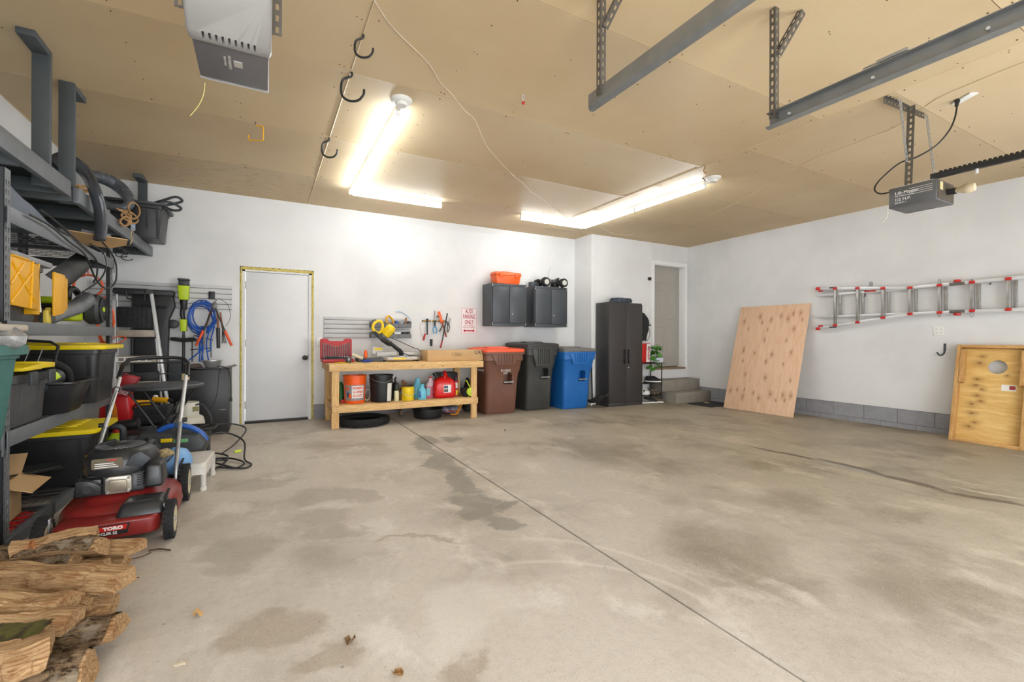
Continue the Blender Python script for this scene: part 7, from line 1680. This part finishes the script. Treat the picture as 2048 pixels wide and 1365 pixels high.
so_ = thing('step_stool', 'small white plastic step stool behind the mower wheel', 'stool', (-.475, 4.36, 0), R(-3))
m_st = mt('stool_white', (206, 202, 194), .5, var=.12, vs=8)
link('seat', MB().loft([[Vector((p, q, z)) for p, q in rrect(-.10 + k, .10 - k, -.235 + k, .235 - k, .04, 5)] for k, z in ((0, .165), (0, .19), (.012, .205), (.03, .207))]), m_st, so_)
link('apron', MB().loft([[Vector((p, q, z)) for p, q in rrect(-.10 + k, .10 - k, -.235 + k, .235 - k, .04, 5)] for k, z in ((-.006, .125), (0, .166), (.01, .166), (.004, .125))], caps=False), m_st, so_)
for x in (-1, 1):
    for y in (-1, 1): link('leg', MB().lathe([(.02, 0), (.024, .0), (.024, .025), (.018, .03), (.021, .14), (.021, .17)], c=(x * .082, y * .212, 0), n=14), m_st, so_)
# cords on the floor
m_fc = mt('floor_cord', (34, 34, 36), .4)
t = thing('floor_cable', 'black power cord looped on the floor right of the white step stool', 'cord', (-.30, 5.0, 0))
W('cord', MB().tube([(-.55, 5.2, .20), (-.36, 5.3, .22), (-.18, 5.2, .14), (-.16, 4.9, .03), (-.10, 4.72, .012), (-.17, 4.62, .012), (-.30, 4.75, .02), (-.42, 4.85, .06), (-.30, 5.0, .03), (-.16, 4.80, .02), (-.22, 4.66, .012), (-.36, 4.7, .03)], .008, n=7, sub=8), m_fc, t)
W('cord_coil', MB().tube([(-.38 + .09 * math.cos(a) + .01 * math.sin(3 * a), 4.86 + .14 * math.sin(a), .05 + .05 * math.sin(a * .5)) for a in [2 * PI * i / 12 for i in range(30)]], .008, n=7), m_fc, t)
t = thing('floor_cable', 'black hose running from the tool case towards the small fridge', 'cord', (-.35, 5.8, 0))
W('cord', MB().tube([(-.55, 5.3, .30), (-.45, 5.7, .24), (-.30, 6.0, .18), (-.18, 5.95, .12), (-.26, 5.5, .06), (-.36, 5.1, .05)], .008, n=7, sub=8), m_fc, t)
tag(link('cable_end', MB().cyl((0, 0, 0), (.05, .02, .004), .012), m_lime, None, loc=(-.24, 4.90, .10)), 'small green-yellow plug end among the black floor cords', 'plug')
tag(link('round_tray', MB().lathe([(.001, 0), (.17, 0), (.19, .025), (.185, .03), (.165, .01), (.001, .008)], n=36, caps=False), m_black, None, loc=(-.60, 5.42, .245)), 'round black pan lying flat beyond the blue tool case handle', 'pan')
tag(link('pan_stand', MB().box(-.10, .10, -.10, .10, 0, .242), m_black, None, bev=.01, loc=(-.58, 5.45, .002)), 'black box on the floor under the round pan', 'box')

# ================================================================ LAWN MOWER
mw_ = thing('lawn_mower', 'red push lawn mower with black engine standing beside the steel rack', 'lawn mower', (-.752, 3.60, 0), R(1.5))
m_deck = mt('mower_red', (132, 36, 33), .32, var=.15, vs=5)
m_eng = mt('engine_black', (40, 40, 42), .35, var=.2, vs=12)
def dk(k, z, yo=0, sx=1.0):
    out = []
    for i in range(36):
        a = 2 * PI * i / 36; ca, sa = math.cos(a), math.sin(a)
        p = (abs(ca) ** .55) * (1 if ca > 0 else -1); q = (abs(sa) ** .62) * (1 if sa > 0 else -1)
        out.append(Vector((p * (.272 - k) * sx, q * (.315 - k) + yo + .03, z)))
    return out
link('deck', MB().loft([dk(0, .075), dk(-.008, .085), dk(-.004, .10), dk(0, .155), dk(.02, .185), dk(.06, .20), dk(.085, .205), dk(.10, .225), dk(.13, .24), dk(.2, .242)], caps=True), m_deck, mw_, smooth=50)
link('deck_skirt', MB().loft([dk(.004, .045), dk(.0, .075), dk(.01, .075), dk(.014, .045)], caps=False), m_deck, mw_)
link('front_bumper', MB().prism([(-.225, -.20), (.225, -.20), (.225, -.40), (.19, -.43), (-.19, -.43), (-.225, -.40)], .095, 'z', .07), m_deck, mw_, bev=.015, seg=3)
link('decal', MB().prism([(-.15, .095), (.09, .095), (.10, .15), (-.12, .15)], -.0012, 'y', -.4355), m_ink_blk, mw_)
link('decal_arrow', MB().prism([(-.13, .12), (-.09, .145), (-.03, .145), (-.03, .115)], -.001, 'y', -.4368), mt('decal_olive', (140, 110, 50), .5), mw_)
link('decal_red', MB().prism([(-.03, .118), (.085, .118), (.09, .145), (-.025, .145)], -.001, 'y', -.4368), m_red, mw_)
text('lettering', 'TORO', .024, m_ink_wht, mw_, TR(.03, -.4380, .131) @ FACE_Y, bold=.0015, sx=1.2)
text('lettering', 'RECYCLER 22', .019, m_ink_wht, mw_, TR(-.01, -.4372, .106) @ FACE_Y, bold=.0006)
link('discharge_cover', MB().frustum((.02, .25, -.40, -.18), (.05, .235, -.36, -.2), .155, .235), m_eng, mw_, bev=.025, seg=3)
link('badge_arc', MB().tube([(.09, -.37, .237), (.12, -.37, .240), (.16, -.365, .240), (.19, -.36, .237)], .003, n=5), m_black, mw_)
def wheelm(x, y, r, w, rear):
    s = 1 if x > 0 else -1
    tyre_ = MB().lathe([(r * .66, -w / 2), (r * .92, -w / 2), (r, -w * .3), (r, w * .3), (r * .92, w / 2), (r * .66, w / 2)], n=36, caps=False, m=TR(x, y, r) @ RY(90))
    wt = link('wheel', tyre_, m_blackr, mw_)
    tr_ = MB(); n = 26
    for k in range(n):
        for q in (-1, 1): tr_.box(-w * .05 if q > 0 else -w * .5, w * .5 if q > 0 else w * .05, -.006, .006, r * .97, r * 1.035, TR(x, y, r) @ Matrix.Rotation(2 * PI * (k + .25 * q) / n, 4, 'X') @ RZ(18 * q))
    link('tread', tr_, m_blackr, wt, kind='stuff')
    link('rim', MB().lathe([(r * .64, -w * .5), (r * .68, -w * .52), (r * .68, w * .52), (r * .60, w * .40), (r * .30, w * .34), (r * .24, w * .46), (.001, w * .48)], n=30, m=TR(x, y, r) @ RY(90 * s)), mt('rim_cream', (196, 184, 152), .5, var=.12), wt)
    link('hub_cap', MB().cyl((x + s * w * .46, y, r), (x + s * w * .60, y, r), r * .14), m_steel, wt)
    link('wheel_arm', MB().box(min(x - s * w * .7, x - s * w * .5), max(x - s * w * .7, x - s * w * .5), y - .02, y + .02, r - .02, r + .10), m_steel, mw_, bev=.004)
    link('height_lever', MB().tube([(x - s * w * .6, y, r + .08), (x - s * w * .6, y + .05, r + .12), (x - s * w * .4, y + .09, r + .15)], .007, n=7), m_black, mw_)
for x in (-.268, .268): wheelm(x, -.35, .107, .046, False); wheelm(x, .35, .125, .05, True)
# engine
link('crankcase', MB().frustum((-.17, .12, -.16, .16), (-.15, .11, -.14, .14), .24, .36), m_eng, mw_, bev=.015)
link('blower_housing', MB().loft([[Vector((-.02 + a * math.cos(t_) * (1.15 if math.cos(t_) > 0 else 1), .0 + b * math.sin(t_), z)) for t_ in [2 * PI * i / 32 for i in range(32)]] for a, b, z in ((.165, .165, .345), (.17, .17, .37), (.168, .165, .42), (.15, .15, .465), (.12, .125, .49), (.115, .12, .492))]), m_eng, mw_, smooth=50)
gl = MB()
for k in range(30):
    gl.box(-.003, .003, .06, .118, .488, .500, TR(-.02, 0, 0) @ RZ(12 * k))
for r_ in (.06, .088, .118): gl.tube([(-.02 + r_ * math.cos(a), r_ * math.sin(a), .498) for a in [2 * PI * i / 30 for i in range(30)]], .003, n=5, closed=True)
link('cooling_grille', gl, mt('grille_grey', (104, 106, 108), .4, .4), mw_, smooth=0)
link('grille_centre', MB().cyl((-.02, 0, .49), (-.02, 0, .503), .058, n=28), m_eng, mw_, bev=.004)
link('side_sheen_panel', MB().prism([(.03, .40), (.11, .385), (.15, .43), (.10, .475), (.06, .46)], .008, 'y', -.165), m_dkgrey, mw_, bev=.003)  # lighter grey patch imitating sheen on the blower housing
link('name_plate', MB().prism(rrect(-.12, .02, .395, .455, .01), -.003, 'y', -.166), mt('plate_bronze', (96, 86, 66), .4, .4), mw_)
text('lettering', 'TORO', .016, m_red, mw_, TR(-.03, -.170, .443) @ FACE_Y, bold=.0006)
for k in range(3): link('plate_print', MB().box(-.105, .0 - .01 * k, -.1712, -.170, .402 + k * .011, .406 + k * .011), m_ink_wht, mw_)
link('valve_cover', MB().prism(rrect(-.055, .065, .25, .35, .018), -.03, 'y', -.165), mt('valve_silver', (170, 164, 150), .35, .7), mw_, bev=.006)
link('valve_face', MB().prism(rrect(-.035, .045, .268, .332, .014), -.012, 'y', -.195), mt('valve_silver2', (150, 140, 122), .4, .6), mw_, bev=.004)
for x, z in ((-.042, .262), (.052, .262), (-.042, .338), (.052, .338)): link('bolt', MB().cyl((x, -.195, z), (x, -.205, z), .008, n=6), m_chrome, mw_)
link('muffler', MB().box(-.185, -.07, -.19, -.10, .25, .345), m_eng, mw_, bev=.012)
link('muffler_port', MB().cyl((-.13, -.19, .29), (-.13, -.196, .29), .022, n=18), m_ink_blk, mw_)
af = MB().frustum((.12, .215, -.20, .0), (.125, .205, -.18, -.01), .26, .40)
link('air_filter', af, m_eng, mw_, bev=.02, seg=3)
for k in range(6): link('filter_slat', MB().box(.085, .12, -.17 + .0, -.165 + .0, .275 + k * .015, .282 + k * .015), m_black, mw_)
link('fuel_cap', MB().cyl((.10, .12, .47), (.115, .125, .495), .038, .034, n=20).cyl((.10, .12, .44), (.10, .12, .47), .03), m_black, mw_, bev=.004)
link('oil_cap', MB().cyl((-.17, .08, .40), (-.19, .08, .44), .016), m_amber, mw_)
link('starter_handle', MB().tube([(-.15, .03, .46), (-.12, .05, .50), (-.06, .06, .515), (-.05, .06, .49)], .010, n=8, sub=3), m_black, mw_)
link('spark_lead', MB().tube([(-.06, -.19, .30), (-.10, -.22, .34), (-.16, -.18, .36), (-.17, -.1, .40)], .005, n=6, sub=4), m_black, mw_)
# handle
hy0, hz0 = .30, .22; hy1, hz1 = 1.16, .93
for x in (-.215, .215):
    link('lower_handle', MB().tube([(x * 1.03, .28, .14), (x * 1.03, .34, .32), (x, .62, .55)], .0125, n=10, sub=3), m_steel, mw_)
    link('upper_handle', MB().tube([(x, .58, .52), (x * .98, .98, .84)], .0125, n=10), m_alu, mw_)
    link('wing_knob', MB().cyl((x * 1.05, .60, .535), (x * 1.18, .60, .535), .016), m_black, mw_)
ub = MB().tube([(-.2205, .98, .84), (-.215, 1.10, .935), (-.18, 1.15, .975), (-.10, 1.17, .985), (.10, 1.17, .985), (.18, 1.15, .975), (.215, 1.10, .935), (.2205, .98, .84)], .0145, n=10)
link('grip_bar', ub, m_black, mw_)
link('bail_bar', MB().tube([(-.205, .98, .865), (-.20, 1.06, .925), (-.17, 1.10, .945), (.17, 1.10, .945), (.20, 1.06, .925), (.205, .98, .865)], .006, n=8), m_black, mw_)
link('cross_rod', MB().cyl((-.22, 1.0, .86), (.22, 1.0, .86), .004), m_black, mw_)
link('rope_guide', MB().tube([(-.21 + .02 * math.cos(a), .86, .76 + .02 * math.sin(a)) for a in [2 * PI * i / 12 for i in range(12)]], .004, n=6, closed=True), m_black, mw_)
link('throttle_box', MB().cyl((.20, 1.04, .80), (.20, 1.04, .86), .028, n=14), mt('tan_block', (196, 176, 138), .7), mw_, bev=.004)
for i, (x, yy) in enumerate(((.205, 0), (.215, .01), (.195, .02))):
    link('control_cable', MB().tube([(x, 1.03, .80), (x - .01, .80, .60), (x - .02, .58, .46), (x - .01 * i, .40, .34), (x - .06 - .03 * i, .12, .28)], .0035, n=6, sub=5), m_dkgrey, mw_)
link('cable_tie', MB().cyl((.215, .62, .52), (.235, .62, .54), .018), m_black, mw_)
link('start_cord', MB().tube([(-.14, .05, .50), (-.2, .45, .55), (-.205, .84, .75)], .0025, n=5, sub=3), m_black, mw_)
tag(link('work_gloves', MB().ball((0, 0, .02), .06, 14, 8, (1.2, .8, .5)), mt('camo_glove', (168, 150, 110), .9, var=.5, vs=40), None, loc=(-.60, 3.78, .36), disp=lambda c, n: n * .012 * noise.noise(c * 35)), 'camouflage pattern glove tucked behind the mower air filter', 'glove')
tag(link('twig', MB().tube([(-.40, 2.86, .012), (-.34, 2.87, .016), (-.25, 2.84, .012), (-.20, 2.84, .014)], .006, n=6, sub=3), mt('bark_dark', (70, 56, 46), .9), None), 'dark twig on the floor between the firewood and the mower wheel', 'twig') if 0 else None

# ================================================================ FIREWOOD
def wood_split():
    t = NT('split_firewood'); o = t.obj()
    w = t.warp(o, 5, .05)
    g = t.noise(t.map(w, scale=(.7, 26, 26)), 4, 7, .75, .6)
    c = t.mix(t.ramp(g, .36, .66), c8(214, 178, 132), c8(146, 102, 62))
    c = t.mix(t.math('MULTIPLY', t.ramp(g, .60, .68), .7), c, c8(92, 58, 34))
    c = t.mix(t.math('MULTIPLY', t.ramp(t.noise(o, 9, 4), .55, .75), .5), c, c8(150, 96, 54))
    t.set(col=c, rough=.8, spec=.2); t.bump(g, .9, .012); return t.m
def bark_mat():
    t = NT('rough_bark'); o = t.obj()
    w = t.warp(o, 8, .05)
    g = t.noise(t.map(w, scale=(3, 12, 12)), 5, 7, .75, 1.0)
    c = t.mix(t.ramp(g, .36, .6), c8(62, 46, 34), c8(168, 140, 108))
    c = t.mix(t.math('MULTIPLY', t.ramp(t.noise(o, 14, 3), .56, .66), .7), c, c8(196, 180, 156))
    t.set(col=c, rough=.95, spec=.1); t.bump(g, 1.0, .03); return t.m
m_split, m_bark = wood_split(), bark_mat()
m_moss = mt('mossy_bark', (88, 84, 36), .95, var=.4, vs=25, bump=1.0, bs=60, rgb2=(48, 36, 26))
rl_ = random.Random(21)
def log(label, p0, p1, r, kind, roll=0.0, seed=0, bark=None):
    p0, p1 = Vector(p0), Vector(p1); d = p1 - p0; L = d.length; mid = (p0 + p1) / 2
    yaw = math.atan2(d.y, d.x); pit = -math.asin(d.z / L)
    t = thing('firewood_log', label, 'log', mid, rot=Matrix.Rotation(yaw, 4, 'Z') @ Matrix.Rotation(pit, 4, 'Y') @ Matrix.Rotation(R(roll), 4, 'X'), group='split firewood in the pile')
    # cross-section: wedge = flat split faces and a round bark side; round = nearly whole log
    if kind == 'round': sec = [(math.cos(a), math.sin(a)) for a in [2 * PI * i / 14 for i in range(14)]]; arc = range(0, 15)
    elif kind == 'half': sec = [(math.cos(a), math.sin(a) - .25) for a in [PI * i / 8 for i in range(9)]] + [(-.4, -.38), (.4, -.30)]; arc = range(0, 9)
    elif kind == 'wedge': sec = [(1.1 * math.cos(a), 1.0 * math.sin(a) - .3) for a in [R(35) + R(110) * i / 6 for i in range(7)]] + [(-.55, -.1), (0, -1.0), (.5, -.2)]; arc = range(0, 7)
    elif seed % 3 == 0: sec = [(-1.0, -.45), (.9, -.6), (1.0, .25), (.1, .7), (-.8, .35)]; arc = range(0)
    elif seed % 3 == 1: sec = [(-.95, -.6), (.95, -.35), (.5, .65), (-.75, .55)]; arc = range(0)
    else: sec = [(-.9, -.5), (-.2, -.62), (.8, -.45), (.95, .1), (.6, .55), (-.1, .62), (-.85, .4)]; arc = range(0)
    n = len(sec); K = 14
    rings = []
    for i in range(K + 1):
        u = i / K; off = Vector((0, noise.noise(Vector((u * 2.2, seed, 1))) * r * .35, noise.noise(Vector((u * 2.2, seed, 7))) * r * .3))
        sc_ = 1 + .12 * noise.noise(Vector((u * 3, seed, 3)))
        rings.append([Vector((-L / 2 + L * u + (rl_.uniform(-.006, .006) if 0 < i < K else (noise.noise(Vector((a * 3, b * 3, seed))) * .02)), a * r * sc_ * (1 + .22 * noise.noise(Vector((u * 6, a * 2, seed)))) + off.y, b * r * sc_ * (1 + .22 * noise.noise(Vector((u * 6, b * 2, seed + 5)))) + off.z)) for a, b in sec])
    link('split_wood', MB().loft(rings), m_split, t, smooth=16)
    if len(arc) and bark is not False:
        br_ = MB(); rr2 = []
        for i in range(1, K * 2):
            u = i / (K * 2); k0 = int(u * K); f = u * K - k0; row = []
            for j in arc:
                a = rings[k0][j % n].lerp(rings[min(k0 + 1, K)][j % n], f); b = rings[k0][(j + 1) % n].lerp(rings[min(k0 + 1, K)][(j + 1) % n], f)
                for q in ((0, .5) if (kind == 'round' or j != arc[-1]) else (0,)):
                    pnt = a.lerp(b, q); nrm = Vector((0, pnt.y, pnt.z)).normalized()
                    row.append(pnt + nrm * (.004 + .009 * abs(noise.noise(Vector((pnt.x * 30 + seed, pnt.y * 45, pnt.z * 45)))) + .004 * noise.noise(pnt * 90)))
            rr2.append(row)
        br_.loft(rr2, closed=False, caps=False)
        link('bark', br_, bark or m_bark, t, smooth=60)
    return t
def LG(label, a, b, z, r, kind, roll=0, seed=0, bark=None, z2=None):
    log(label, at(*a, z=z), at(*b, z=z2 if z2 is not None else z), r, kind, roll, seed, bark)
LG('tan split log at the top back of the pile, touching the mower front', (20, 1100), (195, 1066), .22, .042, 'slab', 10, 1)
LG('thick bark-covered log lying across the back of the firewood pile', (-40, 1122), (206, 1098), .17, .066, 'half', -35, 2)
LG('blond log end sticking out farthest right at the back of the pile', (110, 1098), (281, 1092), .13, .048, 'slab', 0, 3)
LG('short dark block standing under the back right log', (130, 1128), (250, 1122), .045, .05, 'wedge', 180, 4, False)
LG('grey furrowed bark log behind the long pale log', (40, 1134), (152, 1122), .14, .045, 'half', -20, 5)
LG('small tan split piece behind the long pale log', (90, 1138), (208, 1130), .09, .035, 'slab', 15, 6)
LG('long pale split log lying across the middle of the pile', (-50, 1150), (250, 1158), .17, .062, 'slab', -8, 7)
LG('tan split log directly under the long pale log', (-40, 1176), (176, 1190), .13, .048, 'slab', 12, 8)
LG('tan log with a torn knot in the left middle of the pile', (-70, 1207), (136, 1206), .18, .055, 'slab', -14, 9)
LG('small triangular log end poking out of the pile middle', (60, 1212), (176, 1212), .12, .032, 'wedge', 30, 10, False)
LG('reddish split log fanned out at the right middle of the pile', (60, 1240), (225, 1214), .07, .055, 'slab', 28, 11)
LG('tan split log above the big bark log', (-60, 1256), (147, 1240), .16, .052, 'slab', 6, 12)
LG('large bark log with a sawn end at the right front of the pile', (30, 1292), (236, 1262), .078, .078, 'half', -15, 13)
LG('dark mossy log at the left front of the pile', (-80, 1300), (105, 1282), .12, .062, 'round', 0, 14, m_moss)
LG('square-cut pale log resting on the mossy log at the front', (-70, 1345), (101, 1296), .20, .056, 'slab', 24, 15)
LG('bark log lying on the floor at the very front of the pile', (-20, 1392), (178, 1346), .075, .072, 'round', 0, 16)
LG('thin split piece in the gap under the tan knotty log', (-60, 1225), (110, 1228), .08, .04, 'slab', 0, 17)
LG('dark split log at the bottom left edge under the square-cut log', (-90, 1360), (60, 1330), .06, .055, 'wedge', 200, 18)
LG('buried brown log deep in the pile under the long pale log', (-60, 1185), (190, 1178), .045, .05, 'half', 0, 19)
LG('buried brown log deep at the back of the pile', (-60, 1135), (160, 1130), .05, .05, 'half', 0, 20)
tag(link('bark_curl', MB().sheet(lambda a, b: ((a - .5) * .035 * (1.2 - b), (b - .5) * .035, .012 * math.sin(a * 5 + b * 3)), 5, 3), mt('leaf_brown', (150, 98, 54), .8), None, solid=.001, loc=tuple(at(62, 1090, z=.255)), rot=(1.1, .3, .5)), 'curled orange-brown leaf on top of the bark-covered log', 'leaf')
# litter on the floor
m_tw = mt('twig_brown', (78, 60, 48), .9)
for i, (pts, lab) in enumerate((([(297, 1102), (318, 1099), (341, 1101)], 'short dark stick on the floor between the firewood and the mower'), ([(248, 1122), (280, 1115), (302, 1106)], 'thin forked twig on the floor beside the firewood'), ([(252, 1157), (278, 1156)], 'tiny dark twig on the floor at the end of the long pale log'))):
    tag(link('twig', MB().tube([tuple(at(u, v, z=.009)) for u, v in pts], .0045 if i == 0 else .0025, n=6, sub=4), m_tw, None), lab, 'twig')
for i, (u, v, c, lab) in enumerate(((397, 1229, (206, 160, 104), 'small curled tan leaf on the floor right of the firewood'), (360, 1332, (214, 200, 176), 'pale wood chip on the floor right of the front log'), (700, 1284, (120, 92, 62), 'brown curled leaf on the floor at the pale patch'), (795, 1350, (150, 110, 64), 'tan leaf at the bottom edge of the floor'), (1010, 862, (110, 90, 66), 'tiny dark leaf on the floor in front of the brown bin'))):
    p = at(u, v, z=.003); s = .035 if i < 4 else .02
    tag(link('floor_leaf', MB().sheet(lambda a, b: ((a - .5) * s * 1.3 * (1 - abs(b - .5)), (b - .5) * s, .012 * math.sin(a * 5 + i)), 4, 4), mt('leaf_%d' % i, c, .85), None, solid=.0008, loc=(p.x, p.y, .009), rot=(0, 0, i * 1.3)), lab, 'leaf')
# ================================================================ SUB-PARTS UNDER THEIR PARTS
def base(n): return n.split('.')[0]
def centre(o):
    vs = o.data.vertices
    if not len(vs): return Vector(o.location)
    lo = Vector([min(v.co[i] for v in vs) for i in range(3)]); hi = Vector([max(v.co[i] for v in vs) for i in range(3)])
    return (lo + hi) / 2 + Vector(o.location)
def nest(tn, kids, hosts):
    """put the named parts one level deeper, under the nearest of the host parts of the same thing"""
    for t in list(col.objects):
        if t.parent is None and base(t.name) == tn:
            ch = list(t.children); hs_ = [c for c in ch if base(c.name) in hosts and c.location.length < 1e-6 and Vector(c.rotation_euler).length < 1e-6]
            if not hs_: continue
            for c in ch:
                if base(c.name) in kids and c not in hs_:
                    p = centre(c); c.parent = min(hs_, key=lambda h: (centre(h) - p).length)
for a, b, c in (('wheelie_bin', ('lid_ridge',), ('lid',)), ('wheelie_bin', ('rib',), ('grab_skirt',)), ('wheelie_bin', ('grip_bar', 'lettering'), ('body',)),
                ('storage_tote', ('lid_rib',), ('lid',)), ('storage_cabinet', ('handle', 'lock'), ('door',)), ('wall_cabinet', ('lock',), ('door',)),
                ('parking_sign', ('lettering', 'border', 'arrow'), ('sign_plate',)), ('leaf_blower', ('intake_slat', 'intake_ring', 'hub_badge'), ('fan_housing',)),
                ('steel_rack', ('beam_bracket',), ('beam',)), ('door_1', ('door_knob',), ('door_leaf',)), ('door_2', ('door_panel',), ('door_leaf',)),
                ('lawn_mower', ('bolt', 'valve_face'), ('valve_cover',)), ('lawn_mower', ('cooling_grille', 'grille_centre', 'name_plate', 'side_sheen_panel', 'plate_print'), ('blower_housing',)),
                ('lawn_mower', ('decal', 'decal_arrow', 'decal_red', 'lettering'), ('front_bumper', 'blower_housing')), ('lawn_mower', ('muffler_port',), ('muffler',)),
                ('bike_helmet', ('vent',), ('shell',)), ('toy_truck', ('rim',), ('wheel',)), ('socket_set', ('wrench',), ('lid_liner',)), ('socket_set', ('socket', 'driver'), ('tray',)),
                ('bucket', ('lettering', 'print_patch', 'label_panel'), ('label',)), ('petrol_can', ('print_square',), ('label',)), ('cardboard_box', ('lettering', 'printed_frame'), ('carton',)),
                ('garage_door_opener', ('lettering', 'printed_lines', 'logo_square'), ('side_plate', 'housing')), ('garage_door_opener', ('light_bulb',), ('bulb_socket',)),
                ('game_board', ('sticker_print',), ('maker_sticker',)), ('toolbox', ('latch', 'bit_rack', 'lid_handle'), ('lid',)), ('mini_fridge', ('door_handle',), ('door',)),
                ('string_trimmer', ('battery',), ('motor_head',)), ('step_ladder', ('warning_label', 'label_print'), ('step',)), ('mitre_saw', ('motor_cap',), ('motor',)), ('workbench', ('screw_head',), ('shelf_rail',))):
    nest(a, b, c)
